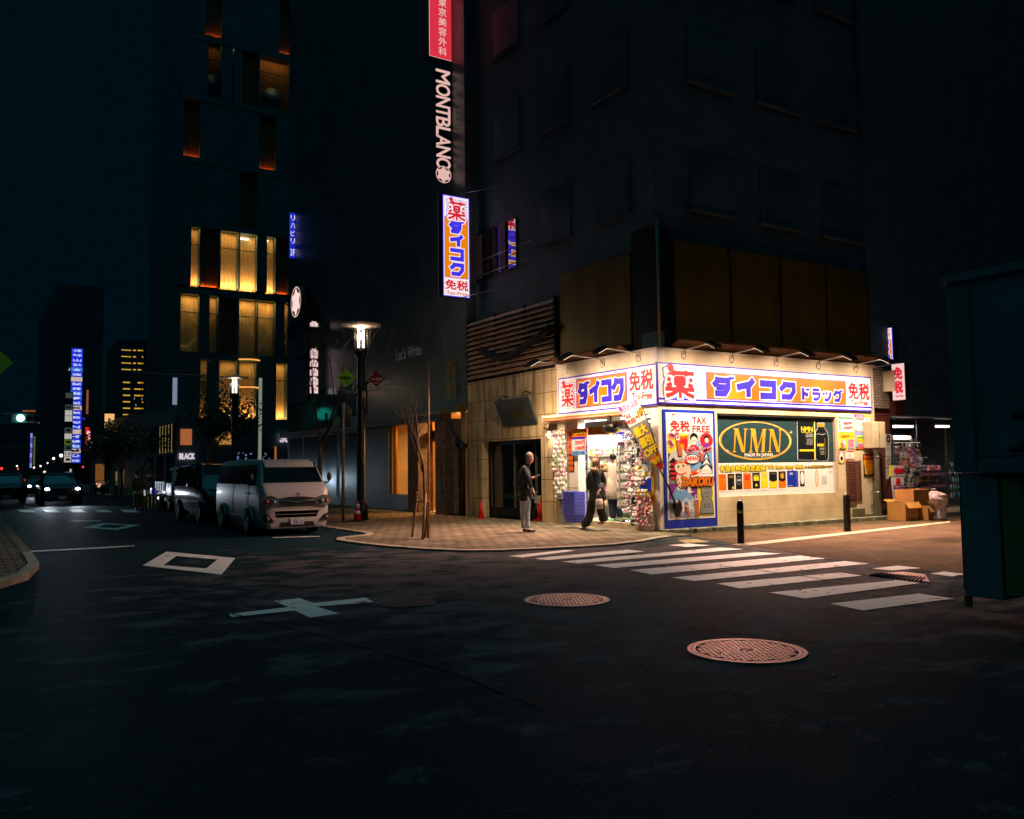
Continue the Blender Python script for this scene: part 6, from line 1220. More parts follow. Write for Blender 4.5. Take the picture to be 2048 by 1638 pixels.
# round emblem on the facade far left, and the glass screens under it
A = artx(XL-.75, step=.01); c = A.uv((592, 604)); rr_ = A.uv((592, 573))[1]-c[1]
em = thing('round_emblem', 'large round lit emblem with a white rounded star on the dark facade', 'emblem', A.at(*c))
b = MB(); b.lathe(A.at(c[0], c[1], 0), [(rr_, .0), (rr_, -.5)], M_BLACK, 40, ax=(A.U, A.V, A.N)); b.build('case', em)
A.disc(c, rr_, rr_, M_BLACK, 0, n=40); A.disc(c, rr_*.98, rr_*.98, E_PL, 1, n=48, ri=.90); star(A, c, rr_*.74, glow('lit_cream', (255, 225, 215), .95), 1); A.mb.build('face', em)
b = MB(); p = [onx(x, y, XL-.25) for x, y in ((576, 650), (614, 632), (614, 800), (576, 815))]; b.prism(p, (.06, 0, 0), mat('cool_screen', (96, 120, 150), .12, .8, var=.5, scale=.7, stretch=(1, 2, .2))); b.build('glass_screen', nb)
b = MB(); p = [onx(x, y, XL-.5) for x, y in ((575, 684), (658, 641), (658, 682), (575, 722))]; b.prism(p, (.06, 0, 0), mat('cool_band', (150, 150, 160), .14, .8, var=.5, scale=.5, stretch=(1, 2, .2))); b.build('glass_band', nb)
b = MB(); p = [onx(x, y, XL-.12) for x, y in ((575, 835), (650, 826), (650, 850), (575, 868))]; b.prism(p, (.06, 0, 0), M_TEAL); b.build('teal_band', nb)
lamp('teal_lamp', 'POINT', onx(588, 826, XL-.8), 3.5, (40, 225, 190), nb, size=.3)
# stack of small lit name boxes
ns = thing('name_sign_stack', 'column of small white lit name boxes beside the glass band', 'sign', ony(628, 790, 38.5))
E_NB = glow('name_box_white', (250, 215, 215), .85)
b = MB(); p0, p1 = ony(617, 636, 38.6), ony(639, 790, 38.6); b.box((p0.x, 38.62, p1.z), (p1.x, 38.9, p0.z), M_BLACK); b.build('frame', ns)
for k, (y0, y1) in enumerate(((645, 654), (700, 717), (722, 734), (739, 752), (756, 770), (773, 787))):
    A = arty(38.6); a_, e_ = A.uv((620, y0)), A.uv((636, y1)); A.rect(a_, e_, E_NB, 1); A.rect((a_[0]+.08, a_[1]+.07), (e_[0]-.08, a_[1]), E_NB, 1); A.text(['花屋', '歯科', '茶房', '画廊', '寿司', '酒場'][k], (a_[0]+.1, a_[1]-.06), (e_[0]-.1, e_[1]+.12), I_GY, 2); A.mb.build('name_box', ns)
E_BL = glow('lit_royal_blue', (36, 60, 235), .6)
def db(A, X, Y, w_, h_):
    for k, ch in enumerate('リハビリ'): A.text(ch, (X(.2), Y(.05+k*.17)), (X(.8), Y(.17+k*.17)), E_W, 2)
    A.rect((X(0), Y(.745)), (X(1), Y(.755)), M_BLACK, 2); A.text('3F', (X(.15), Y(.80)), (X(.85), Y(.95)), E_W, 2)
hang('vertical_sign', 'narrow royal blue lit sign high between the golden building and the office', 43.0, (579, 425), (592, 517), E_BL, db, .3)
# ---------------------------------------------------------------- street lamp with the two diamond signs
M_POLE = mat('lamp_post_paint', (26, 34, 38), .4, .4); M_LENS = glow('lamp_tube', (255, 240, 220), 7.0); M_DISC = mat('lamp_disc', (240, 225, 215), .5)
def street_lamp(px, py0, lab, power, y_top, diam=False, scale_ref=None):
    g = onz(px, py0, ZS); D = (g-CAMP).dot(FW); s = D/FPX                          # metres per photo pixel at the post
    t = thing('street_lamp', lab, 'street lamp', g, group='street lamps along the pavement'); zt = CAMP.z+ray(px, y_top).z*(D/FPX)
    k = 1.0
    b = MB(); b.lathe((g.x, g.y, ZS), [(.22, 0), (.22, .5), (.13, .55), (.12, zt-1.0-ZS), (.20, zt-.95-ZS), (.20, zt-.72-ZS)], M_POLE, 16); b.build('post', t)
    b = MB()
    for q_ in (-1, 1): b.tube([(g.x+RT.x*.07*q_, g.y+RT.y*.07*q_, zt-.70), (g.x+RT.x*.07*q_, g.y+RT.y*.07*q_, zt-.12)], .035, M_LENS, 8)
    b.build('lamp_tube', t)
    b = MB(); b.lathe((g.x, g.y, zt-.72), [(.20, 0), (.20, .64)], glassy('lamp_glass', (235, 230, 220), .08), 20, cap=False)
    for z in (.0, .16, .32, .48, .62): b.lathe((g.x, g.y, zt-.72+z), [(.205, 0), (.205, .015)], M_STEEL, 20, cap=False)
    for a in range(10): an = a*.628; b.tube([(g.x+.205*math.cos(an), g.y+.205*math.sin(an), zt-.72), (g.x+.205*math.cos(an), g.y+.205*math.sin(an), zt-.06)], .007, M_STEEL, 4)
    b.build('lantern', t)
    b = MB(); b.lathe((g.x, g.y, zt-.06), [(.13, -.02), (.16, .04), (.63, .07), (.65, .095), (.15, .14), (.1, .2), (.0001, .2)], M_DISC, 28); b.build('disc_shade', t)
    lamp('lamp_light', 'POINT', (g.x, g.y, zt-.25), power, (255, 226, 196), t, size=.12)
    return t, g, zt, s
t, g, zt, s = street_lamp(722, 1040, 'disc topped street lamp carrying the green and red diamond signs', 105, 648)
P_ = lambda px, py: CAMP+ray(px, py)*((g-CAMP).dot(FW)/FPX)
b = MB(); b.tube([P_(673, 783), P_(708, 784)], .02, M_STEEL, 6); b.tube([P_(738, 784.5), P_(771, 785)], .022, mat('pale_bar', (200, 180, 170), .4), 6)
for x, y0, y1 in ((680, 765, 783), (706, 765, 783), (766, 770, 785)): b.tube([P_(x, y0), P_(x, y1)], .01, M_STEEL, 5)
b.obox(P_(728, 789), RT*.05, UP*.10, FW*.05, mat('clamp_pale', (190, 160, 160), .4)); b.build('sign_arm', t)
def diamond(px, py, r, col, txt, sub, ink, lab, dx=0):
    c = P_(px, py)+FW*dx; A = Art(c, Rh, (0, 0, 1)); m = mat('enamel_'+'_'.join(map(str, col)), col, .35, var=.06); o = thing('diamond_sign', lab, 'sign', c)
    b = MB(); pts = [A.at(0, r), A.at(-r, 0), A.at(0, -r), A.at(r, 0)]; b.prism([p-A.N*.03 for p in pts], A.N*.029, M_DARK); b.build('board', o)
    A.P([(0, r), (-r, 0), (0, -r), (r, 0)], m, 1); A.text(txt, (-r*.68, r*.16), (r*.68, -r*.16), ink, 2, bold=.004); A.text(sub, (-r*.28, -r*.42), (r*.28, -r*.56), ink, 2); A.mb.build('face', o)
diamond(692.5, 756, .29, (160, 240, 70), '花椿通り', 'Hanatsubaki', I_K, 'bright green diamond street sign on the lamp post', -.02)
diamond(753, 758, .25, (150, 22, 34), 'ファロ資生堂', 'FARO', I_LG, 'dark red diamond sign on the right of the lamp post')
street_lamp(467, 1010, 'disc topped street lamp farther back in front of the golden building', 60, 754)
# parking sign pole, seen from its back
g = onz(686, 1043, ZS); D = (g-CAMP).dot(FW); Pq = lambda px, py, dz=0: CAMP+ray(px, py)*((D+dz)/FPX)
t = thing('sign_pole', 'worn pale pole with road signs turned away, left of the street lamp', 'sign pole', g); M_WP = mat('weathered_pole', (150, 132, 120), .6, .2, var=.4, scale=8, bump=.4)
b = MB(); b.tube([(g.x, g.y, ZS), Pq(687, 806)], .045, M_WP, 10); b.build('pole', t)
for i, (y, r_) in enumerate(((824, .22),)): b = MB(); b.lathe(Pq(690, y, .06), [(r_, 0), (r_, .01)], mat('sign_back', (70, 78, 76), .5, .5), 24, ax=(RT, UP, -FW)); b.build('round_sign', t)
b = MB(); b.obox(Pq(691, 846, .06), RT*.16, UP*.14, FW*.005, MATS['sign_back']); b.build('plate_sign', t)
b = MB(); b.prism([Pq(681, 886, .06), Pq(698, 886, .06), Pq(694, 868, .06), Pq(686, 868, .06)], FW*.01, MATS['sign_back']); b.build('plate_sign', t)
# traffic cones
M_CONE = mat('cone_red', (226, 34, 28), .45, var=.08)
def cone(px, py, lab, s=1.0, band=False, z=ZS):
    g = onz(px, py, z); t = thing('traffic_cone', lab, 'traffic cone', g, group='traffic cones')
    b = MB(); b.lathe(g, [(.115*s, .03), (.028*s, .66*s), (.0001, .67*s)], M_CONE, 18); b.build('cone', t)
    b = MB(); b.box((g.x-.15*s, g.y-.15*s, g.z), (g.x+.15*s, g.y+.15*s, g.z+.03), M_CONE if not band else M_BLACK); b.build('base', t)
    if band:
        for z0, z1 in ((.22, .32), (.42, .52)): b = MB(); r_ = lambda z: .117-.0875*(z-.03)/.63+.004; b.lathe(g, [(r_(z0), z0), (r_(z1), z1)], I_W, 18); b.build('band', t)
cone(962, 1037, 'smaller red cone at the left end of the dark shopfront', .80); cone(1080, 1041, 'taller red cone beside the man looking at his telephone', .95); cone(715, 1043, 'dim red and white banded cone at the foot of the street lamp', .95, True)
nt_ = thing('notice_board', 'small grey card stood above the red cone by the dark shopfront', 'notice', onx(1074, 1000, XL-.1)); b = MB(); b.prism([onx(1071, 991, XL-.1), onx(1067.5, 1006, XL-.1), onx(1079, 1006.5, XL-.1), onx(1082, 991, XL-.1)], (.01, 0, 0), mat('card_grey', (140, 140, 130), .6)); b.build('card', nt_)
b = MB(); p = onx(1074, 1006, XL-.09); b.tube([p, (p.x, p.y, ZS)], .012, M_BLACK, 5); b.build('stake', nt_)
# bollards
M_BOL = mat('bollard_black', (20, 24, 26), .35, .2, var=.3, scale=12)
for px, py, ty, lab, band in ((1482, 1086, 1002, 'black bollard with a worn yellow band, nearer the camera', True), (1695, 1062, 988, 'plain black bollard in front of the louvred grille', False)):
    g = onz(px, py, .012); D = (g-CAMP).dot(FW); h = CAMP.z+ray(px, ty).z*D/FPX; r_ = 7.0*D/FPX
    t = thing('bollard', lab, 'bollard', g, group='bollards by the shop wall')
    b = MB(); b.lathe(g, [(r_*1.02, 0), (r_, .05), (r_*.96, h-.12), (r_*.94, h-.07), (r_*.7, h-.02), (r_*.35, h), (.0001, h)], M_BOL, 20); b.build('post', t)
    if band: b = MB(); b.lathe(g, [(r_*1.0, h*.70), (r_*.99, h*.78)], mat('worn_yellow', (150, 128, 40), .5, var=.5, scale=15), 20); b.build('band', t)
# ================================================================ VEHICLES (local frame: front bumper at y = 0, body runs to +y)
M_TYRE = mat('tyre', (18, 18, 19), .8, bump=.3); M_CW = mat('van_silver_white', (168, 164, 162), .38, .1, var=.03, coat=.15); M_ALY = mat('alloy', (240, 240, 240), .25, .5); M_CB = mat('car_black', (12, 14, 17), .12, .2, coat=1.0); M_CG = mat('car_dark', (18, 22, 26), .15, .2, coat=1.0)
M_TG = mat('tinted_glass', (6, 8, 10), .06, .0, spec=.22); M_HL = mat('headlight_glass', (104, 110, 114), .18, .5, var=.9, scale=22); M_TRIM = mat('black_trim', (12, 13, 15), .45)
M_PLATE = mat('plate_white', (205, 205, 198), .5, var=.02); E_TAIL = mat('tail_red', (120, 10, 14), .2)
def wheel(t, x, y, r, wd, out):
    """tyre with a spoked rim; out = +1 / -1 side of the car"""
    ax = (Vector((0, 1, 0)), Vector((0, 0, 1)), Vector((1, 0, 0))); c = Vector((x, y, r))
    b = MB(); b.lathe(c, [(r*.62, -wd/2), (r*.93, -wd/2), (r, -wd*.35), (r, wd*.35), (r*.93, wd/2), (r*.62, wd/2)], M_TYRE, 24, ax=ax, cap=False); w_ = b.build('wheel', t, local=True)
    b = MB(); o = out*wd*.42; b.lathe(c, [(r*.66, o*.8), (r*.62, o*1.05), (r*.58, o*.9), (r*.56, o*.2), (.0001, o*.15)], M_ALY, 24, ax=ax, cap=False); b.lathe(c, [(r*.13, o*.2), (r*.11, o*1.1), (.0001, o*1.1)], M_ALY, 12, ax=ax)
    for k in range(7):
        a = k*2*math.pi/7; d = Vector((0, math.cos(a), math.sin(a))); b.obox(c+d*r*.35+Vector((o*.85, 0, 0)), d*r*.24, Vector((.008, 0, 0)), d.cross(Vector((1, 0, 0)))*r*.045, M_ALY)
    b.build('rim', w_, local=True)
def body(t, S, m, name='body'):
    """S: stations (y, z bottom, z belt, z top, half width at belt, half width at top)"""
    b = MB(); vs = []; n = 12
    for y, zb, zl, zt, w1, w2 in S:
        half = [(w1*.90, zb), (w1*.99, zb+(zl-zb)*.25), (w1, zb+(zl-zb)*.7), (w1*.985, zl), (w2, zt-(zt-zl)*.10-.01), (w2*.86, zt)]
        vs += [(x, y, z) for x, z in half]+[(-x, y, z) for x, z in half[::-1]]
    fs = [(i*n+k, (i+1)*n+k, (i+1)*n+(k+1) % n, i*n+(k+1) % n) for i in range(len(S)-1) for k in range(n)]+[tuple(range(n)), tuple((len(S)-1)*n+k for k in range(n))[::-1]]
    b.add(vs, fs, m, True); o = b.build(name, t, local=True)
    bm = bmesh.new(); bm.from_mesh(o.data); bmesh.ops.recalc_face_normals(bm, faces=bm.faces); bm.to_mesh(o.data); bm.free()
    md = o.modifiers.new('edge', 'BEVEL'); md.width = .035; md.segments = 2; md.limit_method = 'ANGLE'; md.angle_limit = R(28); return o
def pane(t, pts, m=None, name='window', th=.012):
    P = [Vector(p) for p in pts]; n_ = (P[1]-P[0]).cross(P[2]-P[0]).normalized(); b = MB(); b.prism(P, n_*th, m or M_TG); return b.build(name, t, local=True)
# ---- white delivery van
van = thing('van', 'silver white van parked facing the crossing at the kerb', 'van', (6.93, 20.95, 0), group=None)
W = .85
body(van, [(.0, .20, .86, .90, .70, .62), (.05, .17, .98, 1.06, .80, .76), (.14, .17, 1.10, 1.20, .845, .80), (.32, .17, 1.20, 1.30, .85, .80), (.66, .17, 1.24, 1.80, .85, .70), (.95, .17, 1.25, 1.86, .85, .70), (3.0, .17, 1.25, 1.89, .85, .71), (4.45, .17, 1.25, 1.86, .85, .71), (4.66, .24, 1.20, 1.74, .82, .68)], M_CW)
pane(van, [(-.74, .295, 1.285), (.74, .295, 1.285), (.66, .655, 1.76), (-.66, .655, 1.76)], name='windscreen')
for s_ in (-1, 1):
    def sw(y0, y1, z0, z1, y0t=None, y1t=None, nm='side_window'):
        x0 = lambda z: s_*(.85*.985+(.705-.85*.985)*(z-1.25)/(1.86-1.25)*1.0+.016)
        pts = [(x0(z0), y0, z0), (x0(z0), y1, z0), (x0(z1), y1t or y1, z1), (x0(z1), y0t or y0, z1)]; pane(van, pts if s_ < 0 else pts[::-1], name=nm)
    sw(.62, 1.28, 1.22, 1.74, .86, 1.28); sw(1.42, 2.75, 1.24, 1.74); sw(2.85, 4.4, 1.24, 1.74)
    wheel(van, s_*.80, 1.2, .32, .20, s_); wheel(van, s_*.80, 3.78, .32, .20, s_)
    b = MB(); b.tube([(s_*.86, 1.2+.37*math.cos(a*math.pi/10), .32+.37*math.sin(a*math.pi/10)) for a in range(11)], .028, M_CW, 6); b.tube([(s_*.86, 3.78+.37*math.cos(a*math.pi/10), .32+.37*math.sin(a*math.pi/10)) for a in range(11)], .028, M_CW, 6); b.build('wheel_arch', van, local=True)
    b = MB(); b.lathe((s_*.845, 1.2, .32), [(.35, -.02*s_), (.35, .014*s_)], M_TRIM, 24, ax=(Vector((0, 1, 0)), Vector((0, 0, 1)), Vector((1, 0, 0)))); b.lathe((s_*.845, 3.78, .32), [(.35, -.02*s_), (.35, .014*s_)], M_TRIM, 24, ax=(Vector((0, 1, 0)), Vector((0, 0, 1)), Vector((1, 0, 0)))); b.build('wheel_well', van, local=True)
    b = MB(); b.prism([(s_*.42, -.06, .745), (s_*.72, -.055, .70), (s_*.845, -.02, .75), (s_*.86, -.0, .95), (s_*.64, -.045, .975), (s_*.47, -.055, .905)][::s_], (0, .1, 0), M_HL); hl = b.build('headlight', van, local=True)
    b = MB(); b.lathe((s_*.60, -.055, .83), [(.07, 0), (.05, -.03), (.0001, -.03)], M_CHR, 14, ax=(Vector((1, 0, 0)), Vector((0, 0, 1)), Vector((0, 1, 0)))); b.lathe((s_*.74, -.045, .84), [(.045, 0), (.03, -.02), (.0001, -.02)], mat('amber_glass', (200, 100, 40), .2), 12, ax=(Vector((1, 0, 0)), Vector((0, 0, 1)), Vector((0, 1, 0)))); b.build('reflector', hl, local=True)
    b = MB(); b.prism([(s_*.56, -.03, .34), (s_*.76, -.02, .34), (s_*.82, .01, .40), (s_*.79, -.0, .53), (s_*.70, -.02, .51)][::s_], (0, .08, 0), M_TRIM); b.build('fog_light_bezel', van, local=True)
    b = MB(); b.ball((s_*.73, -.015, .43), .05, M_HL, 10, 8, (1, .5, 1)); b.build('fog_light', van, local=True)
    b = MB(); b.tube([(s_*.84, .62, 1.26), (s_*1.0, .52, 1.28), (s_*1.02, .5, 1.45)], .018, M_TRIM, 6); b.ball((s_*1.0, .48, 1.42), .1, M_TRIM, 10, 8, (.65, .35, 1.1)); b.build('wing_mirror', van, local=True)
    b = MB(); b.obox((s_*.865, 1.35, 1.02), (.012, 0, 0), (0, .09, 0), (0, 0, .018), M_CHR); b.build('door_handle', van, local=True)
    b = MB()
    for y in (1.36, 2.8): b.obox((s_*.858, y, .75), (.0035, 0, 0), (0, .006, 0), (0, 0, .48), M_TRIM)
    b.obox((s_*.860, 2.6, .45), (.004, 0, 0), (0, 1.0, 0), (0, 0, .008), M_TRIM); b.build('door_seam', van, local=True)
b = MB(); b.prism([(-.44, -.04, .73), (.44, -.04, .73), (.50, -.036, .89), (.2, -.04, .94), (-.2, -.04, .94), (-.50, -.036, .89)], (0, .06, 0), M_TRIM)
b.tube([(-.48, -.05, .85), (-.18, -.06, .85), (-.06, -.065, .81), (.06, -.065, .81), (.18, -.06, .85), (.48, -.05, .85)], .016, M_CHR, 6); b.build('grille', van, local=True)
b = MB(); b.lathe((0, -.06, .99), [(.055, 0), (.055, -.012), (.046, -.012), (.046, 0)], M_CHR, 20, cap=False, ax=(Vector((1.25, 0, 0)), Vector((0, 0, .85)), Vector((0, 1, 0)))); b.lathe((0, -.06, .99), [(.022, 0), (.022, -.014), (.014, -.014), (.014, 0)], M_CHR, 14, cap=False, ax=(Vector((.9, 0, 0)), Vector((0, 0, 1.7)), Vector((0, 1, 0)))); b.lathe((0, -.06, 1.005), [(.03, 0), (.03, -.014), (.022, -.014), (.022, 0)], M_CHR, 14, cap=False, ax=(Vector((1.3, 0, 0)), Vector((0, 0, .55)), Vector((0, 1, 0)))); b.build('emblem', van, local=True)
b = MB(); b.prism([(-.56, .0, .60), (-.50, .0, .44), (.50, .0, .44), (.56, .0, .60)], (0, .06, 0), M_TRIM); b.obox((0, -.012, .52), (.50, 0, 0), (0, .012, 0), (0, 0, .008), M_CHR); b.build('lower_grille', van, local=True)
b = MB(); b.prism([(-.46, -.005, .22), (.46, -.005, .22), (.40, -.005, .33), (-.40, -.005, .33)], (0, .06, 0), M_TRIM); b.build('bumper_intake', van, local=True)
b = MB(); b.box((-.165, -.035, .27), (.165, -.02, .435), M_PLATE); pl_ = b.build('number_plate', van, local=True)
A = Art((0, -.036, 0), (1, 0, 0), (0, 0, 1), step=.0015); A.text('品川500', (-.08, .425), (.08, .39), I_DB, 1); A.text('52-12', (-.105, .378), (.15, .29), I_G if False else I_DB, 1, bold=.004); A.text('す', (-.15, .345), (-.12, .315), I_DB, 1); A.mb.build('plate_print', pl_, local=True)
b = MB(); A = Art((.12, .50, 1.36), (1, 0, 0), (0, .55, .83), step=.01); A.disc((.0, .0), .22, .15, mat('shade_pale', (120, 132, 130), .5), -3, n=28, ri=.82); b = A.mb; b.build('steering_wheel', van, local=True)
b = MB(); b.obox((0, .78, 1.48), (.6, 0, 0), (0, .02, 0), (0, 0, .16), M_TRIM); b.build('seat_row', van, local=True)
# ---- generic car
def car(name, lab, loc, S, m, wheels, hl, lit=0, rz=0, cat='car', win=None, r=.31, group=None, rear=False):
    t = thing(name, lab, cat, loc, rz, group); body(t, S, m); W = S[len(S)//2][4]
    for y in wheels:
        for s_ in (-1, 1): wheel(t, s_*(W-.06), y, r, .2, s_)
    for nm, pts in win: pane(t, pts, name=nm)
    for s_ in (-1, 1):
        hx, hz, hw, hh = hl; b = MB(); (b.ball((s_*hx, -.02, hz), hw*.8, glow('headlamp_lit', (225, 238, 255), 40.0), 12, 8, (1, .5, .55)) if lit else b.obox((s_*hx, .02, hz), (hw, 0, 0), (0, .05, 0), (0, 0, hh), E_TAIL if rear else M_HL)); b.build('tail_light' if rear else 'headlight', t, local=True)
        if lit:
            c = Vector(loc)+Vector((s_*hx, -.08, hz)); lamp('headlamp_beam', 'SPOT', c, lit, (225, 238, 255), t, aim=c+Vector((-.04, -10, -.55)), size=.05, spot=62, blend=.6)
        b = MB(); b.obox((s_*(W+.09), S[3][0]+.2, S[3][2]+.1), (.07, 0, 0), (0, .04, 0), (0, 0, .06), m); b.build('wing_mirror', t, local=True)
    b = MB(); b.obox((0, -.01, .42), (W*.62, 0, 0), (0, .03, 0), (0, 0, .08), M_TRIM)
    for k in range(3): b.obox((0, -.045, .37+k*.05), (W*.6, 0, 0), (0, .006, 0), (0, 0, .006), M_CHR)
    b.build('grille', t, local=True); b = MB(); b.box((-.165, -.06, .30), (.165, -.05, .46), M_PLATE); b.build('number_plate', t, local=True)
    return t
# black minivan parked behind the white van
def vwin(W, zl, zt, y0, y1, Wt):
    o = [('windscreen', [(-W*.82, y0, zl+.05), (W*.82, y0, zl+.05), (Wt*.9, y1, zt-.08), (-Wt*.9, y1, zt-.08)])]
    for s_ in (-1, 1):
        for a, e in ((y1+.15, y1+1.25), (y1+1.32, y1+2.3), (y1+2.37, y1+3.05)):
            x0, x1 = s_*(W*.985+.012), s_*(Wt+.022); pts = [(x0, a, zl+.04), (x0, e, zl+.04), (x1, e-.03, zt-.13), (x1, a+.03, zt-.13)]; o.append(('side_window', pts if s_ < 0 else pts[::-1]))
    return o
car('minivan', 'glossy black minivan parked behind the silver white van', (6.95, 26.6, 0), [(0, .25, .72, .76, .80, .72), (.08, .2, .92, .96, .87, .80), (.9, .2, 1.02, 1.10, .89, .80), (1.7, .2, 1.06, 1.76, .89, .70), (2.3, .2, 1.06, 1.86, .89, .72), (4.4, .2, 1.06, 1.84, .89, .72), (4.8, .26, 1.0, 1.66, .86, .68)], M_CB, (.85, 3.85), (.62, .74, .17, .09), win=vwin(.89, 1.06, 1.86, 1.02, 1.66, .72), cat='minivan', r=.34)
b = MB(); b.box((-.09+7.2, 28.9, 1.60), (.09+7.2, 29.0, 1.67), glow('meter_red', (215, 40, 50), .6)); b.build('meter_light', [o for o in bpy.data.objects if o.name == 'minivan'][0])
# small flatbed truck with cream side boards
kt = thing('flatbed_truck', 'small flatbed truck with cream side boards parked up the street', 'truck', (7.75, 36.6, 0))
M_CRM = mat('cream_board', (176, 160, 112), .5, var=.15); M_KW = mat('kei_white', (170, 164, 156), .35, var=.08)
body(kt, [(0, .3, 1.0, 1.05, .68, .62), (.08, .25, 1.05, 1.12, .72, .66), (.45, .25, 1.10, 1.72, .72, .60), (1.25, .25, 1.10, 1.78, .72, .60), (1.35, .25, 1.05, 1.70, .72, .60)], M_KW, 'cab')
pane(kt, [(-.6, .14, 1.16), (.6, .14, 1.16), (.52, .42, 1.66), (-.52, .42, 1.66)], name='windscreen')
for s_ in (-1, 1):
    pts = [(s_*.725, .45, 1.12), (s_*.725, 1.2, 1.12), (s_*.635, 1.2, 1.64), (s_*.635, .6, 1.64)]; pane(kt, pts if s_ < 0 else pts[::-1], name='side_window')
    for y in (.6, 2.6): wheel(kt, s_*.66, y, .27, .16, s_)
    b = MB(); b.box((s_*.74-.02, 1.45, .78), (s_*.74+.02, 3.5, 1.16), M_CRM)
    for k in range(5): b.box((s_*.765-.012, 1.6+k*.4, .82), (s_*.765+.012, 1.66+k*.4, 1.12), M_RUST)
    b.build('side_board', kt, local=True); b = MB(); b.obox((s_*.5, -.01, .75), (.1, 0, 0), (0, .03, 0), (0, 0, .08), M_HL); b.build('headlight', kt, local=True)
b = MB(); b.box((-.72, 1.42, .70), (.72, 3.5, .77), M_KW); b.box((-.72, 3.48, .77), (.72, 3.52, 1.16), M_CRM); b.box((-.5, .3, .35), (.5, 3.4, .5), M_TRIM); b.build('load_bed', kt, local=True)
# oncoming traffic
SUV = lambda: [(0, .28, .78, .82, .80, .74), (.1, .22, .92, .96, .88, .82), (1.0, .22, 1.0, 1.06, .89, .82), (1.75, .22, 1.02, 1.56, .89, .68), (2.3, .22, 1.02, 1.62, .89, .70), (3.9, .22, 1.02, 1.58, .88, .68), (4.4, .28, .95, 1.3, .85, .66)]
SED = lambda: [(0, .28, .64, .68, .76, .70), (.1, .2, .76, .80, .84, .78), (1.1, .2, .88, .94, .86, .78), (1.9, .2, .90, 1.38, .86, .62), (2.3, .2, .90, 1.44, .86, .64), (3.3, .2, .90, 1.40, .86, .62), (3.9, .2, .92, 1.0, .86, .76), (4.5, .26, .86, .94, .82, .74)]
def cwin(W, zl, zt, y0, y1, Wt):
    o = [('windscreen', [(-W*.8, y0, zl+.08), (W*.8, y0, zl+.08), (Wt*.9, y1, zt-.06), (-Wt*.9, y1, zt-.06)])]
    for s_ in (-1, 1):
        pts = [(s_*(W*.985+.012), y1-.1, zl+.04), (s_*(W*.985+.012), y1+1.5, zl+.04), (s_*(Wt+.024), y1+1.3, zt-.12), (s_*(Wt+.024), y1+.1, zt-.12)]; o.append(('side_window', pts if s_ < 0 else pts[::-1]))
    return o
car('car', 'dark oncoming car in front with both headlights blazing', (4.07, 47.6, 0), SUV(), M_CB, (.9, 3.6), (.66, .80, .13, .07), lit=260, win=cwin(.89, 1.0, 1.6, 1.12, 1.72, .68), r=.33, group='cars driving towards the camera')
car('car', 'second oncoming car with lit headlights behind the dark one', (4.3, 66, 0), SED(), M_CG, (.9, 3.6), (.62, .72, .13, .06), lit=160, win=cwin(.86, .88, 1.42, 1.2, 1.85, .62), group='cars driving towards the camera')
car('car', 'farthest oncoming car, its headlights small at the left', (3.6, 84, 0), SED(), M_CG, (.9, 3.6), (.62, .72, .13, .06), lit=120, win=cwin(.86, .88, 1.42, 1.2, 1.85, .62), group='cars driving towards the camera')
car('car', 'unlit dark car at the far left edge driving away', (1.9, 52.5, 0), SUV(), M_CG, (.9, 3.6), (.7, .85, .06, .12), win=cwin(.89, 1.0, 1.6, 1.12, 1.72, .68), rear=True)
# ---- box truck filling the right edge
TX = 8.3; tk = thing('box_truck', 'large dark riveted box truck filling the right edge of the picture', 'truck', (TX+1, 2, 0))
def tp(px, py): return onx(px, py, TX)
zt, zb = tp(1893, 553).z, tp(1900, 945).z; ye = tp(1900, 750).y; yl = tp(1912, 1100).y; zl = tp(1950, 1195).z
M_TKB = mat('truck_grey', (118, 134, 136), .5, .2, var=.14, scale=2.5, bump=.2); M_TKS = mat('truck_skirt', (150, 152, 148), .5, .2, var=.3, scale=3, bump=.3); M_TKO = mat('truck_rust_panel', (176, 136, 78), .6, .1, var=.3, scale=2)
b = MB(); b.box((TX, -2.5, zb), (TX+2.1, ye, zt-.08), M_TKB); b.box((TX-.03, -2.5, zt-.08), (TX+2.13, ye+.03, zt), M_TKB); bx_ = b.build('cargo_box', tk, bevel=.006)
yr = tp(1949, 750).y; b = MB(); b.box((TX-.012, yr, zb+.02), (TX-.001, yr+.025, zt-.1), M_STEEL); b.box((TX-.02, -2.5, zb-.002), (TX-.001, yr, zb+.13), M_TKB); b.box((TX-.008, -2.5, zb+.16), (TX-.001, yr, zb+.18), M_TKS); b.build('box_rail', tk)
b = MB()
for k in range(34): z = zb+.2+k*(zt-zb-.3)/34; b.ball((TX-.002, yr-.04, z), .009, M_STEEL, 6, 4)
for k in range(30): b.ball((TX-.002, yr-.1-k*.09, zt-.13), .009, M_STEEL, 6, 4)
y2 = tp(2006, 1050).y
for k in range(20): z = zl+.1+k*(zb-zl-.15)/20; b.ball((TX+.028, y2-.03, z), .008, M_STEEL, 6, 4)
b.build('rivet_row', tk)
b = MB(); y1_ = tp(1999, 1100).y; b.box((TX+.02, y1_, zl), (TX+.5, tp(1924, 1100).y, zb-.01), M_TKS); b.box((TX+.1, tp(1924, 1100).y, zl+.05), (TX+.5, yl, zb-.01), M_TRIM); b.build('side_locker', tk, bevel=.005)
b = MB(); b.box((TX+.03, -2.3, zl+.06), (TX+.5, y1_-.03, zb-.01), M_TKO); b.build('side_panel', tk); b = MB(); b.prism([(TX+.02, tp(2030, 960).y, zb-.01), (TX+.02, tp(2048, 1000).y, zb-.2), (TX+.02, 2.0, zb-.3), (TX+.02, 2.0, zb-.01)], (-.005, 0, 0), M_TRIM); b.build('panel_black_plate', tk)  # black wedge over the upper part of the brown panel
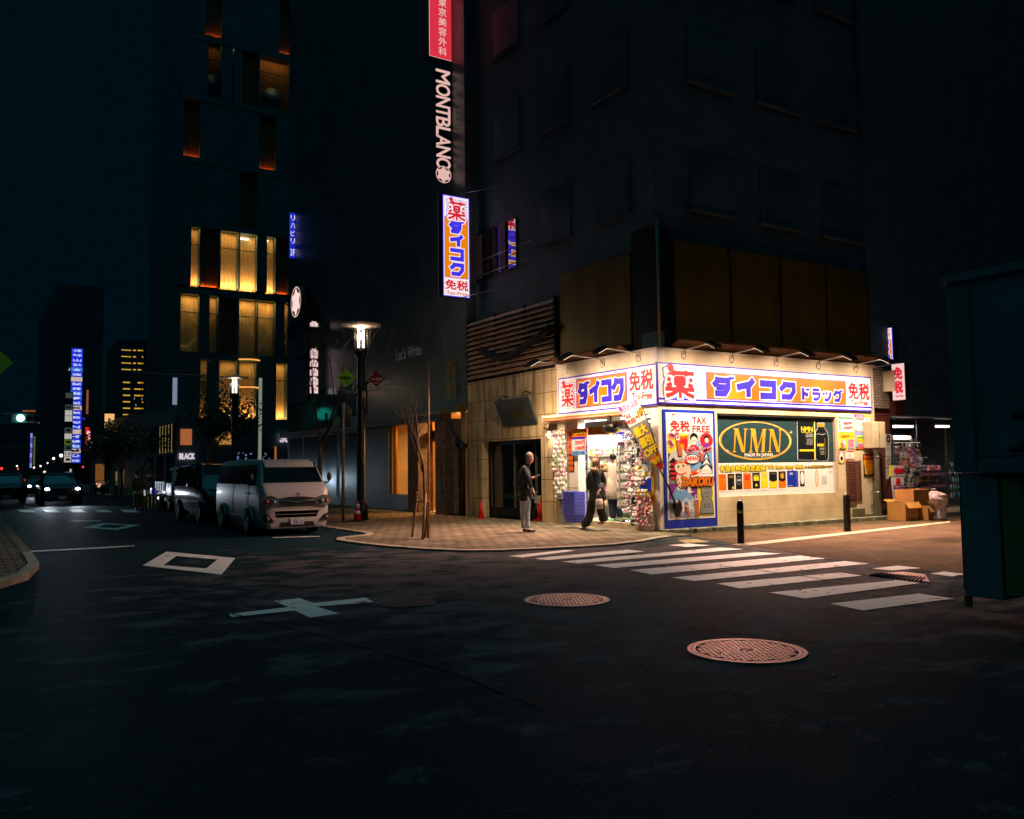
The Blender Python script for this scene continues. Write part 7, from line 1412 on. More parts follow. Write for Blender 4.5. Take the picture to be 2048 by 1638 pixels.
b = MB(); b.box((TX+.5, -2.3, .55), (TX+1.6, yl-.1, zb), M_TRIM); b.build('chassis', tk)
A = Art((TX-.004, 0, 0), (0, -1, 0), (0, 0, 1)); u0, v0 = A.uv((2014, 826)); u1, v1 = A.uv((2062, 884)); A.text('ス', (u0, v0), (u0+.42, v0-.40), mat('faded_dark_ink', (44, 58, 62), .6), 1, bold=.012); A.mb.build('lettering', tk)
for y in (2.9, -1.6):
    b = MB(); ax = (Vector((0, 1, 0)), Vector((0, 0, 1)), Vector((1, 0, 0))); b.lathe((TX+.25, y, .42), [(.25, -.13), (.40, -.13), (.42, -.1), (.42, .1), (.40, .13), (.25, .13)], M_TYRE, 28, ax=ax, cap=False); w_ = b.build('wheel', tk)
    b = MB(); b.lathe((TX+.25, y, .42), [(.26, -.12), (.22, -.05), (.08, -.05), (.07, -.12), (.0001, -.12)], M_STEEL, 20, ax=ax); b.build('rim', w_)
b = MB(); p = tp(1929, 1205); b.box((TX+.05, p.y-.03, zl-.11), (TX+.09, p.y+.03, zl), mat('reflector_orange', (190, 110, 60), .4)); b.build('reflector', tk)
# hand cart with boxes and lamps, and the yellow road barrier beside the worker
g0, g1 = onz(291, 1020), onz(323, 1017); br_ = thing('road_barrier', 'low yellow slatted road barrier beside the worker', 'barrier', g0)
M_BY = mat('barrier_yellow', (214, 132, 20), .5, var=.2); d = (g1-g0); L_ = 1.0; d = Vector((.99, .1, 0)); h_ = .62
b = MB(); b.tube([g0+Vector((0, 0, .08)), g0+d*.72*1+Vector((0, 0, .08))], .03, M_BY, 6); b.tube([g0+Vector((0, 0, h_)), g0+d*.72+Vector((0, 0, h_))], .03, M_BY, 6); b.build('rail', br_)
for k in range(6): b = MB(); p = g0+d*(k*.144); b.obox(p+Vector((0, 0, h_/2)), Vector((.045, .004, 0)), Vector((0, .012, 0)), Vector((0, 0, h_/2-.03)), M_BY); b.build('slat', br_)
ct = thing('hand_cart', 'loaded hand cart with white lit edges behind the yellow barrier', 'cart', g0+Vector((0, 1.2, 0)))
b = MB(); o = g0+Vector((.1, 1.2, 0)); b.box(o+Vector((0, 0, .5)), o+Vector((1.2, .7, .56)), M_STEEL); b.tube([o+Vector((0, 0, .5)), o+Vector((-.15, 0, 1.1))], .02, M_CHR, 6); b.build('deck', ct)
for k in range(4): b = MB(); b.box(o+Vector((.1+k*.26, .1, .56)), o+Vector((.3+k*.26, .5, .80+.08*(k % 2))), [M_WHITE, I_DB, I_W, M_STEEL][k]); b.build('load_box', ct)
for q_ in (.25, .95): b = MB(); b.lathe(o+Vector((q_, -.03, .22)), [(.2, 0), (.22, .03), (.2, .06)], M_TYRE, 16, ax=(Vector((1, 0, 0)), Vector((0, 0, 1)), Vector((0, 1, 0)))); b.build('wheel', ct)
b = MB(); b.ball(o+Vector((.62, -.02, .75)), .05, glow('cart_lamp', (255, 240, 255), 6.0)); b.ball(o+Vector((.60, -.02, .45)), .045, MATS['cart_lamp']); b.build('lamp', ct)
# ================================================================ GOLDEN BUILDING AND THE FAR STREET
GY = 66.0; GX0 = ony(357, 700, GY).x; GX1 = 23.5
gb = thing('golden_building', 'tall building with golden lit curtain windows and orange glowing niches', 'building', (GX0, GY, 0))
M_GW = mat('dark_bronze_wall', (88, 118, 126), .4, .3, var=.2, scale=.6); M_CUR = mat('gold_curtain', (232, 190, 122), .8, var=.10, scale=9, stretch=(6, 1, .15)); M_NIC = mat('rust_panel', (150, 84, 40), .7, var=.2, scale=2); M_BEAD = glow('bead_light', (255, 226, 150), 1.0); M_ROOM = mat('dark_room', (40, 44, 46), .7)
gz = lambda px, py: ony(px, py, GY).z
gx = lambda px, py: ony(px, py, GY).x
bots = [gz(500, v) for v in (838, 713, 581, 457, 333, 213, 90)]; pitch = (bots[-1]-bots[0])/6
FR = MB(); last = 0.0
BAYS = {0: [(400, 420, 'c', .16), (438, 474, 'c', .5), (478, 512, 'c', .55), (552, 574, 'c', .8)],
        1: [(361, 398, 'c', 1.0), (419, 436, 'c', 1.0), (440, 473, 'n', 1.0), (478, 514, 'c', 1.15), (516, 551, 'c', 1.1), (569, 580, 'c', 1.0)],
        2: [(382, 399, 'c', .95), (401, 437, 'n', .9), (441, 477, 'c', 1.0), (480, 514, 'c', 1.1), (534, 551, 'c', 1.1), (553, 577, 'n', .8)],
        3: [(481, 514, 'n', 1.1)], 4: [(367, 400, 'n', 1.0), (519, 551, 'n', .9)], 5: [(415, 442, 'd', .12), (463, 467, 'd', .5), (485, 516, 'n', .4), (520, 581, 'd', .3)], 6: [(411, 443, 'n', .9), (559, 581, 'n', .8)]}
random.seed(21)
FR.box((GX0, GY, 0), (GX1, GY+.9, 3.0), M_GW)
for r_, z0 in enumerate(bots):
    z1 = z0+pitch*.90; FR.box((GX0, GY-.04, z1), (GX1, GY+.9, z0+pitch), M_GW); x = GX0
    for px0, px1, kind, pw in BAYS[r_]:
        yy = {0: 800, 1: 660, 2: 530, 3: 420, 4: 290, 5: 190, 6: 70}[r_]; a, e = max(gx(px0, yy), GX0+.05), gx(px1, yy)
        if a > x: FR.box((x, GY, z0), (a, GY+.9, z1), M_GW)
        x = e; wd = e-a
        m = M_CUR if kind in 'c' else M_NIC if kind == 'n' else mat('dim_gold', (150, 100, 50), .8)
        b = MB()
        if kind == 'n':
            b.box((a, GY+.35, z0), (e, GY+.4, z1), m); b.box((a+wd*.3, GY+.33, z0), (a+wd*.3+.05, GY+.35, z1), M_GW); o = b.build('niche', gb)
            lamp('niche_lamp', 'AREA', ((a+e)/2, GY+.31, z0+.03), 4.5*pw*wd, (255, 150, 60), o, aim=((a+e)/2, GY+.335, z0+3), size=wd*.92, size_y=.04)
        else:
            n_ = max(2, int(wd/.12)); vs = []                      # pleated curtain
            for k in range(n_+1):
                xx = a+wd*k/n_; dy = .03 if k % 2 else 0; vs += [(xx, GY+.62+dy, z0), (xx, GY+.62+dy, z1)]
            b.add(vs, [(2*k, 2*k+2, 2*k+3, 2*k+1) for k in range(n_)], m); o = b.build('curtain_window', gb)
            lamp('sill_lamp', 'AREA', ((a+e)/2, GY+.22, z0+.05), 36*pw*wd, (255, 196, 132), o, aim=((a+e)/2, GY+.45, z0+2), size=wd*.95, size_y=.14)
            lamp('sill_lamp', 'AREA', ((a+e)/2, GY+.10, z1-.1), 9*pw*wd, (255, 205, 130), o, aim=((a+e)/2, GY+.6, z0+1), size=wd*.95, size_y=.14)
            b = MB(); b.box((a-.02, GY+.02, z0+pitch*.62), (e+.02, GY+.08, z0+pitch*.62+.05), M_GW); b.build('transom', gb)
            if kind == 'c':
                b = MB()                                           # strings of small bead lights hanging in curves
                for c_ in range(3):
                    ph, am, of = random.random()*6, random.uniform(.4, .9), random.uniform(.15, .95)*(z1-z0)
                    for d_ in (0,):
                        for k in range(int(wd/.16)):
                            xx = a+.05+k*.16; zz = z0+of+am*math.sin(xx*2.1+ph)*1.1-d_
                            if z0+.1 < zz < z1-.1: b.obox((xx, GY+.52, zz), (.014, 0, 0), (0, .01, 0), (0, 0, .014), M_BEAD)
                if b.v: b.build('bead_string', gb)
            if kind == 'd' and wd > .5:
                b = MB(); b.lathe(((a+e)/2-.1, GY+.45, z0+1.3), [(.75, 0), (.75, .05), (.0001, .05)], M_GW, 24, ax=(Vector((1, 0, 0)), Vector((0, 0, 1)), Vector((0, 1, 0))))
                for k in range(9): xx = a+wd*random.random(); zz = z0+random.random()*2.2; b.obox((xx, GY+.5, zz), (random.choice([.03, .3]), 0, 0), (0, .02, 0), (0, 0, random.choice([.03, .4])), M_GW)
                b.build('lattice', gb)
    if x < GX1: FR.box((x, GY, z0), (GX1, GY+.9, z1), M_GW)
FR.box((GX0, GY, bots[0]-.6), (GX1, GY+.9, bots[0]-.001), M_GW); FR.box((GX0, GY, 3.0), (GX1, GY+.9, bots[0]-.6), M_GW); FR.build('facade_frame', gb)
b = MB(); b.box((GX0+.01, GY+.91, 7), (GX1+6, GY+12.5, 46), M_GW); b.box((GX0+.01, GY+.91, 0), (GX1+6, GY+34, 7), M_GW); b.box((GX0, GY, bots[-1]+pitch), (GX1, GY+.9, 46), M_GW); b.build('rear_wall', gb)
for px, py in ((488, 479), (527, 482)): b = MB(); p = ony(px, py, GY+.4); b.box((p.x-.35, GY+.3, p.z), (p.x+.35, GY+.5, p.z+.07), glow('ceiling_tube_far', (250, 245, 230), 2.5)); b.build('ceiling_light', gb)
for py, rr_ in ((722, .95), (777, .95)): b = MB(); p = ony(497, py, GY+.2); b.lathe((p.x, GY+.45, p.z), [(rr_, 0), (rr_, .10), (rr_*.9, .10), (rr_*.9, 0)], glow('ring_light', (250, 170, 80), 1.1), 28, cap=False); b.build('ring_light', gb)
# ground floor shop windows of the golden building
def fbox(name, y, p0, p1, m, th=.1, parent=None, **k):
    a, e = ony(*p0, y), ony(*p1, y); b = MB(); b.box((a.x, y-th, e.z), (e.x, y, a.z), m); return b.build(name, parent, **k) if parent else b.build(name, origin=(a.x, y, e.z), **k)
E_SH = glow('shop_peach', (210, 120, 70), .55, var=.2, scale=1); E_GD = glow('shop_gold', (225, 160, 80), .55, var=.6, scale=2); M_SH2 = mat('shop_window_dark', (44, 60, 68), .15, .5)
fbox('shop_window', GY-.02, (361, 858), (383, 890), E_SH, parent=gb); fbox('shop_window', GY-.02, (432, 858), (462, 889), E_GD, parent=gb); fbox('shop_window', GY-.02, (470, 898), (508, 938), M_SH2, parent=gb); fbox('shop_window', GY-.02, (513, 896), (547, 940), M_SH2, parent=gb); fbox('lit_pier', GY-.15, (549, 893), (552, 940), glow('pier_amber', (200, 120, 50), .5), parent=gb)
A = arty(GY-.3, step=.02); 
for t_, x0, x1, y0, y1, m_ in (('BLACK', 359, 389, 907, 918, glow('dim_white_letters', (235, 215, 230), .8)), ('St', 560, 575, 868, 884, MATS['dim_white_letters'])):
    a, e = A.uv((x0, y0)), A.uv((x1, y1)); A.text(t_, a, e, m_, 1, bold=.03)
A.mb.build('shop_lettering', gb)
random.seed(4); b = MB()
for k in range(70): px = random.choice([random.uniform(470, 508), random.uniform(515, 572)]); p = ony(px, random.uniform(905, 938), GY-.25); b.obox(p, (.03, 0, 0), (0, .01, 0), (0, 0, .03), glow('window_sparkle', (150, 190, 255), .5+.0))
b.build('window_sparkle', gb)
# side face along the street, with its pale lower facade
def sbox(name, p0, p1, m, x=GX0, th=.08, parent=gb):
    a, e = onx(*p0, x), onx(*p1, x); b = MB(); b.box((x-th, min(a.y, e.y), min(a.z, e.z)), (x, max(a.y, e.y), max(a.z, e.z)), m); return b.build(name, parent)
b = MB(); b.box((GX0-.02, GY+.9, 0), (GX0, GY+34, 5.4), mat('pale_stone', (150, 150, 152), .5, var=.1)); b.build('side_facade', gb)
b = MB(); b.box((GX0-.10, GY+.2, 5.2), (GX0-.021, GY+22, 6.3), MATS['pale_stone']); b.build('stone_band', gb)
for k in range(9): y = GY+.8+k*1.15; b = MB(); b.box((GX0-.05, y, 3.2), (GX0-.021, y+.85, 5.0), mat('side_glass', (30, 42, 50), .1, .6)); b.build('side_window', gb); b = MB(); b.box((GX0-.07, y+.9, 3.0), (GX0-.021, y+.98, 5.1), glow('mullion_glow', (220, 190, 110), .32) if k < 5 else M_STEEL); b.build('lit_mullion', gb)
for k in range(3): b = MB(); b.box((GX0-.06, GY+1+k*4, .1), (GX0-.021, GY+3.6+k*4, 2.8), MATS['side_glass']); b.build('side_window', gb)
b = MB(); b.box((GX0-.35, GY+.02, 6.4), (GX0-.05, GY+.10, bots[0]+2.9), glow('corner_neon', (190, 210, 240), .35)); b.build('corner_light', gb)
# ---- plain dark blocks filling the street on both sides
M_BK = [mat('dark_block_%d' % i, c, .6, var=.2, scale=.3) for i, c in enumerate([(70, 82, 88), (60, 68, 76), (84, 84, 86)])]
M_WD = mat('dark_window', (26, 34, 42), .12, .5)
def block(lab, x0, x1, y0, y1, h, k=0, face=None):
    t = thing('city_block', lab, 'building', (x0, y0, 0)); b = MB(); b.box((x0, y0, 0), (x1, y1, h), M_BK[k % 3]); b.build('wall', t)
    fx = x0-.03 if face == 'l' else x1
    if face:
        n_ = 0
        for z in range(4, int(min(h, 30))-2, 4):
            for j in range(6):
                y = y0+(j+.5)*(y1-y0)/6; b = MB(); b.box((fx, y-.9, z), (fx+.03, y+.9, z+2), M_WD); b.build('window', t); n_ += 1
    return t
block('low dark shop row right after the golden building on the right pavement', 15.4, 40, 101, 128, 5.5, 0); block('second low dark block farther up the right side of the street', 16.2, 36, 129, 165, 6.5, 1, 'l'); block('tall dark block far up the right side of the street', 12.6, 20, 166, 210, 34, 2)
block('near dark block left of the street, mostly out of frame', -30, -2.2, 30, 60, 26, 1, 'r'); block('second dark block on the left side of the street', -30, -2.6, 61, 95, 20, 0, 'r'); block('third dark block on the left side of the street', -30, -2.2, 96, 150, 28, 2, 'r'); block('last dark block closing the left side of the street', -30, -3.5, 152, 240, 18, 1)
block('broad dark block closing the far end of the street', -60, 60, 420, 450, 22, 0)
block('dark building across the side street behind the box truck', 40.5, 70, -30, 60, 28, 1)
# ---- office tower with rows of yellow windows
tw = thing('office_tower', 'distant office tower with thin rows of yellow lit windows', 'building', ony(265, 935, 250)); TY = 250
a, e = ony(240, 690, TY), ony(291, 936, TY); b = MB(); b.box((a.x, TY, 0), (e.x, TY+25, a.z+1.5), M_BK[1]); b.build('wall', tw); E_YW = glow('office_yellow', (235, 185, 60), .85, var=.25, scale=1)
E_WW = glow('office_white', (170, 185, 200), .5)
for r_ in range(15):
    y = 699+r_*12.9
    for j, (x0, x1) in enumerate(((243, 262), (266.5, 271.5), (275.5, 282), (284, 286))):
        if (r_*3+j) % 7 == 5: continue
        if r_ > 3 and j == 0: x0 += 3; x1 -= 2
        if r_ > 4 and j == 1: continue
        if r_ > 5 and j == 2: x0 -= 7
        yb = y+.02*(x0-243); fbox('lit_window', TY-.02, (x0, yb), (x1, yb+2.6), E_YW if not (r_ > 9 and j == 3) else E_WW, parent=tw)
for (x, y) in ((268, 795), (271, 808), (276, 822), (283, 796), (284, 836), (268, 838), (274, 851), (283, 850)): fbox('lit_window', TY-.02, (x, y), (x+1.5, y+4), E_WW, parent=tw)
# ---- blue stacked sign tower and its pale neighbours
def stack(name, lab, y, x0, x1, y0, y1, n, cols, texts, ink, skew=0):
    t = thing(name, lab, 'sign', ony(x0, y1, y)); a, e = ony(x0, y0, y), ony(x1, y1, y); b = MB(); b.box((a.x-.1, y+.02, e.z-.2), (e.x+.1, y+.8, a.z+.1), M_BLACK); b.box(((a.x+e.x)/2-.3, y+.2, 0), ((a.x+e.x)/2+.3, y+.6, e.z), M_BLACK); b.build('frame', t)
    h = (a.z-e.z)/n
    for k in range(n):
        z = a.z-k*h; A = Art((0, y, 0), (1, 0, 0), (0, 0, 1), step=.02); c = cols[k % len(cols)] if not callable(cols) else cols(k)
        if c is None: continue
        A.rect((a.x, z-.04*h), (e.x, z-h*.96), c, 0); tt = texts[k % len(texts)]
        if tt: A.text(tt, (a.x+(e.x-a.x)*.16, z-h*.26), (e.x-(e.x-a.x)*.14, z-h*.74), ink if not callable(ink) else ink(k), 1, bold=.02)
        A.mb.build('sign_panel', t)
    return t
B1, B2, B3 = glow('tower_blue', (40, 62, 240), .85), glow('tower_sky', (60, 120, 245), .85), glow('tower_cream', (225, 200, 190), .75); TW_ = glow('tower_ink', (205, 215, 250), 1.0); TK = mat('tower_ink_dark', (60, 60, 70), .6)
bc = lambda k: B3 if k in (6, 12, 17, 21) else B2 if k in (4, 20, 9) else B1
stack('sign_tower', 'very tall slim stack of royal blue lit name panels up the street', 140, 143.5, 161, 696, 926, 24, bc, ['小松', 'FUJI', '山', '花々', '★', 'notes', '', 'Bell', '京都', '茶会', '夢', '365', '味処', 'Marie', '弥生', 'Pearl', 'N', '', '一番', '歌舞', '月光', '銀', '○', '水仙'], lambda k: TK if k in (6, 12, 17, 21) else TW_)
W1, W2, W3 = glow('tower_white', (220, 215, 205), .6), glow('tower_dim', (90, 105, 100), .35), glow('tower_olive', (120, 150, 60), .4)
stack('sign_tower', 'shorter stack of white lit panels beside the blue sign tower', 139, 131, 142.5, 785, 925, 12, [W2, None, W2, W1, W1, None, W2, W1, W3, W2, W1, W1], ['', 'x', 'BAR', '', '', '', '寿', '', '麺', '酒', '12', '鳥'], TK)
stack('sign_tower', 'stack of small framed white and green panels left of the blue tower', 170, 105, 119, 857, 922, 9, [W2, W1, W2, W3, W2, W1, W2, W1, W2], ['MEN', '居酒', '口', 'OK', '華', '', 'TEL', '串', '喫'], TK)
stack('sign_tower', 'dim olive lit window column far down the street', 230, 67.5, 76, 872, 930, 8, [W3], [''], TK)
stack('sign_tower', 'thin blue white light strip far down the street', 228, 61, 63.5, 866, 936, 7, [glow('strip_blue', (150, 170, 250), .7), glow('strip_violet', (110, 100, 250), .6)], [''], TK)
stack('vertical_sign', 'small red lit sign with white characters right of the blue tower', 118, 171, 180, 852, 905, 1, [glow('far_red', (225, 30, 40), .85)], [''], TK)
A = arty(117.8, step=.02)
for k, ch in enumerate('おすし'): a, e = A.uv((174, 862+k*13)), A.uv((180, 872+k*13)); A.text(ch, a, e, E_W, 1, bold=.03)
A.mb.build('sign_characters', origin=A.at(*a), label='white characters standing on the small red street sign', cat='lettering')
stack('lantern_sign', 'tall glowing cream lantern sign with brushed characters on the right pavement', 100, 209.5, 228, 825, 880, 1, [glow('lantern_cream', (250, 185, 120), .95, var=.15)], [''], TK)
A = arty(99.8, step=.02)
for k, ch in enumerate('松乃家'): a, e = A.uv((216, 836+k*13)), A.uv((222, 847+k*13)); A.text(ch, a, e, TK, 1, bold=.02)
A.mb.build('sign_characters', origin=A.at(*a), label='dark brushed characters on the tall lantern sign', cat='lettering')
for nm, lab, y, p0, p1, c, s_ in (('lit_shopfront', 'amber lit shopfront panel behind the cyclists up the street', 95, (191, 928), (207, 982), (190, 120, 60), .32), ('lit_shopfront', 'small bright peach window low beside the pavement', 94, (192, 966), (202, 986), (250, 190, 150), .8), ('lit_sign', 'white square lit sign above the trees', 110, (178, 882), (185, 893), (240, 225, 225), .8), ('lit_sign', 'pink round lit sign by the right pavement', 105, (187, 890), (196, 900), (200, 90, 100), .4),
        ('lit_sign', 'peach lit awning sign below the pale building', 88, (270, 886), (289, 902), (225, 130, 85), .55), ('lit_box', 'pale pink box building top lit above the awning sign', 90, (262, 863), (290, 884), (120, 100, 96), .12), ('lit_sign', 'white triangular sail shaped sign beside the blue tower', 141, (137, 727), (144, 741), (225, 225, 230), .7),
        ('lit_column', 'slim peach light column right of the blue tower', 120, (173, 780), (176, 828), (190, 110, 90), .45), ('lit_sign', 'small blue round sign hung right of the blue tower', 125, (165, 833), (170, 842), (40, 60, 220), .6), ('lit_column', 'narrow lit amber doorway by the far pavement', 92, (231, 943), (234, 972), (180, 150, 100), .3), ('lit_column', 'narrow dim doorway light right of the amber doorway', 90, (243, 938), (247, 968), (170, 130, 80), .28), ('lit_sign', 'tiny pink lit sign at the end of the street', 180, (114, 935), (121, 941), (230, 70, 150), .8), ('lit_sign', 'cream lit board low at the end of the street', 150, (133, 938), (143, 945), (230, 200, 180), .6)):
    a, e = ony(*p0, y), ony(*p1, y); b = MB()
    if 'triangular' in lab: b.prism([(a.x, y, e.z), (e.x, y, e.z), (e.x, y, a.z)], (0, -.2, 0), glow('far_'+str(hash(lab) % 999), c, s_))
    elif 'round' in lab: b.lathe(((a.x+e.x)/2, y, (a.z+e.z)/2), [((e.x-a.x)/2, 0), ((e.x-a.x)/2, .2), (.0001, .2)], glow('far_round_'+str(c[0]), c, s_), 20, ax=(Vector((1, 0, 0)), Vector((0, 0, 1)), Vector((0, -1, 0))))
    else:
        b.box((a.x-.05, y+.0, e.z-.05), (e.x+.05, y+.15, a.z+.05), M_BLACK); b.box((a.x, y-.2, e.z), (e.x, y-.001, a.z), glow('far_%d_%d_%d' % c, c, s_, var=.15))
    b.build(nm, origin=(a.x, y, e.z), label=lab, cat='lit sign' if 'sign' in nm else 'lit panel')
# ---- far lamps, traffic lights, railings of light
def far_lamp(px, py, y, col, es, r, lab):
    p = ony(px, py, y); t = thing('far_street_lamp', lab, 'street lamp', (p.x, y, 0), group='small lamps far down the street'); b = MB(); b.tube([(p.x, y, 0), (p.x, y, p.z)], .07, M_POLE, 6); b.build('post', t)
    b = MB(); b.ball((p.x, y-.1, p.z), r*.6, glow('lampball_%d_%d_%d_%d' % (col+(int(es*10),)), col, es), 10, 8); b.build('globe', t)
ordl = iter(['leftmost red one', 'small white one left of centre', 'amber one', 'pair, left globe', 'pair, right globe', 'tall white one', 'big white globe by the stacked panels', 'white one beside it', 'rose one', 'low warm one', 'low white one', 'small green one'])
for px, py, y, col, es, r in ((3, 937, 90, (255, 40, 30), 4, .18), (34, 932, 130, (255, 225, 200), 4, .16), (36, 938, 150, (240, 150, 80), 2.5, .14), (68, 935, 160, (255, 220, 190), 4, .22), (81, 932, 150, (255, 225, 200), 4, .2), (95, 926, 150, (255, 235, 200), 3, .18), (122, 911, 125, (255, 235, 205), 5, .32), (107, 917, 130, (250, 215, 190), 4, .26), (166, 934, 120, (235, 60, 80), 2, .2), (93, 954, 110, (240, 160, 120), 1.6, .2), (89, 944, 115, (220, 200, 180), 1.6, .25), (58, 957, 100, (60, 200, 70), 1.2, .16)):
    far_lamp(px, py, y, col, es, r, 'far street light: the '+next(ordl))
ts = thing('traffic_signal', 'green traffic light hanging on a long arm at the left edge', 'traffic light', (ony(-70, 828, 48).x, 48, 0)); M_SIG = mat('signal_grey', (60, 70, 72), .5)
b = MB(); p0, p1 = ony(-70, 828, 48), ony(71, 826, 48); b.tube([p0, p1], .06, M_SIG, 8); b.tube([(p0.x, 48, 0), p0], .12, M_SIG, 8); b.build('mast', ts)
b = MB(); c = ony(45, 836, 47.9); b.obox(c+Vector((.15, .1, 0)), (.62, 0, 0), (0, .1, 0), (0, 0, .22), M_SIG); hs = b.build('signal_head', ts); b = MB(); c = ony(41, 836, 47.75); b.lathe(c, [(.17, 0), (.17, .02), (.0001, .03)], glow('signal_green', (130, 255, 215), 9.0), 20, ax=(Vector((1, 0, 0)), Vector((0, 0, 1)), Vector((0, -1, 0)))); b.build('green_lens', hs)
for q_ in (.36, .72): b = MB(); b.lathe(c+Vector((q_, 0, 0)), [(.15, 0), (.15, .02), (.0001, .03)], M_BLACK, 18, ax=(Vector((1, 0, 0)), Vector((0, 0, 1)), Vector((0, -1, 0)))); b.build('dark_lens', hs)
lamp('signal_lamp', 'SPOT', c+Vector((0, -.15, 0)), 45, (60, 235, 190), hs, aim=(1.6, 16, 0), size=.12, spot=80)
b = MB(); b.tube([ony(45, 822, 48), ony(71, 822, 48)], .04, glow('far_250_150_60', (190, 110, 60), .4), 6); b.build('name_plate_lit', ts)
t2 = thing('traffic_mast', 'second long mast arm farther away at the left edge', 'mast', (ony(-70, 895, 80).x, 80, 0)); b = MB(); b.tube([ony(-70, 895, 80), ony(61, 895, 80)], .07, mat('mast_rust', (150, 110, 90), .5), 8); b.tube([(ony(-70, 895, 80).x, 80, 0), ony(-70, 895, 80)], .12, M_SIG, 8); b.build('mast', t2)
gn = thing('sign_gantry', 'dull steel arm with the back of a road sign across the golden building', 'sign gantry', (ony(419, 1000, 60).x, 60, 0)); M_TM = mat('teal_steel', (92, 116, 120), .5, .3)
b = MB(); b.tube([ony(262, 748, 60), ony(410, 751, 60)], .05, M_TM, 8); b.tube([ony(400, 764, 60), ony(437, 765.5, 60)], .05, M_TM, 8); b.build('arm', gn); b = MB(); p = ony(419, 724, 60); b.box((p.x-.16, 59.9, ony(419, 800, 60).z), (p.x+.16, 60.1, p.z), M_TM); b.tube([(p.x, 60, 0), (p.x, 60, ony(419, 800, 60).z)], .11, M_TM, 8); b.build('post', gn)
b = MB(); a, e = ony(260, 741, 60), ony(318, 758, 60); b.box((a.x, 60.06, e.z), (e.x, 60.1, a.z), M_TM); b.build('sign_plate', gn)
dg = thing('diamond_sign', 'faint green diamond street sign cut by the left edge of the picture', 'sign', ony(-2, 725, 30)); A = arty(30); a = A.uv((-2, 725)); r_ = .38; A.P([(a[0], a[1]+r_), (a[0]-r_, a[1]), (a[0], a[1]-r_), (a[0]+r_, a[1])], MATS['enamel_160_240_70'], 1); b = A.mb
b.tube([(a[0]-.1, 30.1, 0), (a[0]-.1, 30.1, a[1]+.1)], .06, M_POLE, 8); b.build('board', dg)
lp = thing('light_column', 'slim pale illuminated column standing before the golden building', 'lamp column', (ony(519, 965, 52).x, 52, ZS)); b = MB(); b.tube([(ony(519, 965, 52).x, 52, ZS), (ony(521, 756, 52).x, 52, ony(521, 756, 52).z)], .10, mat('pale_column', (170, 180, 165), .4, emit=(190, 200, 175), es=.35, var=.5, scale=3, stretch=(1, 1, 3)), 10); b.build('column', lp)
# ---- trees
M_BARK = mat('bark', (96, 78, 62), .85, var=.35, scale=14, bump=.8); M_TWIG = mat('twig', (118, 96, 78), .8, var=.2); M_LF = [mat('leaf_%d' % i, c, .5, var=.2) for i, c in enumerate([(34, 52, 30), (50, 70, 36), (26, 40, 28)])]
def grow(b, p, d, l, r, lv, m, spread=.5, out=None, up_=.15):
    q = p; pts = [p]; rs = [r]; n_ = 4
    for k in range(n_): d = (d+Vector((random.uniform(-1, 1), random.uniform(-1, 1), random.uniform(-.6, 1)))*.10+Vector((0, 0, up_*.1))).normalized(); q = q+d*l/n_; pts.append(q); rs.append(r*(1-.45*(k+1)/n_))
    b.tube(pts, rs, m, 5, False)
    if out is not None and lv <= 1: out.append(q)
    if lv > 0:
        for k in range(random.choice([2, 3, 3])):
            i = random.randint(2, n_); a = random.random()*6.28; s = d.orthogonal().normalized(); s = Matrix.Rotation(a, 3, d) @ s
            grow(b, pts[i], (d+s*spread*random.uniform(.6, 1.3)).normalized(), l*random.uniform(.6, .82), rs[i]*.7, lv-1, m, spread, out, up_)
def tree(px, py, h, lab, lv=4, spread=.5, leaves=0, r=.06, cr=None, z=ZS, seed=1, trunk_h=.4, m=None, name='tree', lsz=.09, up_=.15):
    random.seed(seed); g = onz(px, py, z); t = thing(name, lab, 'tree', g); b = MB(); tips = []
    th = h*trunk_h; b.tube([g, g+Vector((.02, .01, th*.5)), g+Vector((0, .03, th))], [r, r*.85, r*.75], M_BARK, 10); b.build('trunk', t)
    b = MB(); top = g+Vector((0, .03, th))
    for k in range(3): a = random.random()*6.28; grow(b, top+Vector((0, 0, -.1*k)), Vector((math.cos(a)*spread*.7, math.sin(a)*spread*.7, 1)).normalized(), h*(1-trunk_h)*.42, r*.6, lv, m or M_TWIG, spread, tips, up_)
    b.build('branches', t)
    if leaves:
        b = MB()
        for k in range(leaves):
            p = random.choice(tips)+Vector((random.gauss(0, 1), random.gauss(0, 1), random.gauss(0, .8)))*lsz*3.2; u = Vector((random.uniform(-1, 1), random.uniform(-1, 1), random.uniform(-1, 1))).normalized()*lsz; v = u.orthogonal().normalized()*lsz*.5
            b.poly([p-u, p+v, p+u, p-v], random.choice(M_LF))
        b.build('crown', t)
    return t, g
st_, g = tree(849, 1076, 3.9, 'young bare staked tree on the corner pavement', lv=3, spread=.42, r=.035, seed=12, trunk_h=.42, up_=.5)
M_STK = mat('stake_wood', (150, 118, 88), .8, var=.25, scale=10, bump=.4)
sk = thing('tree_stakes', 'three leaning wooden stakes tied round the young tree', 'stakes', g)
for (px, py, dz), (tx, ty) in (((824, 1074, .15), (834, 988)), ((845, 1079, -.2), (851, 990)), ((856, 1076, .05), (852, 990))):
    D = (g-CAMP).dot(FW); q0 = onz(px, py, ZS); q1 = CAMP+ray(tx, ty)*((D+dz*.4)/FPX); b = MB(); b.tube([q0, q1+(q1-q0)*.04], .032, M_STK, 8); b.build('stake', sk)
D = (g-CAMP).dot(FW); b = MB(); b.tube([CAMP+ray(832, 1004)*((D)/FPX), CAMP+ray(858, 1002)*((D-.05)/FPX)], .02, M_STK, 6); b.build('cross_tie', sk)
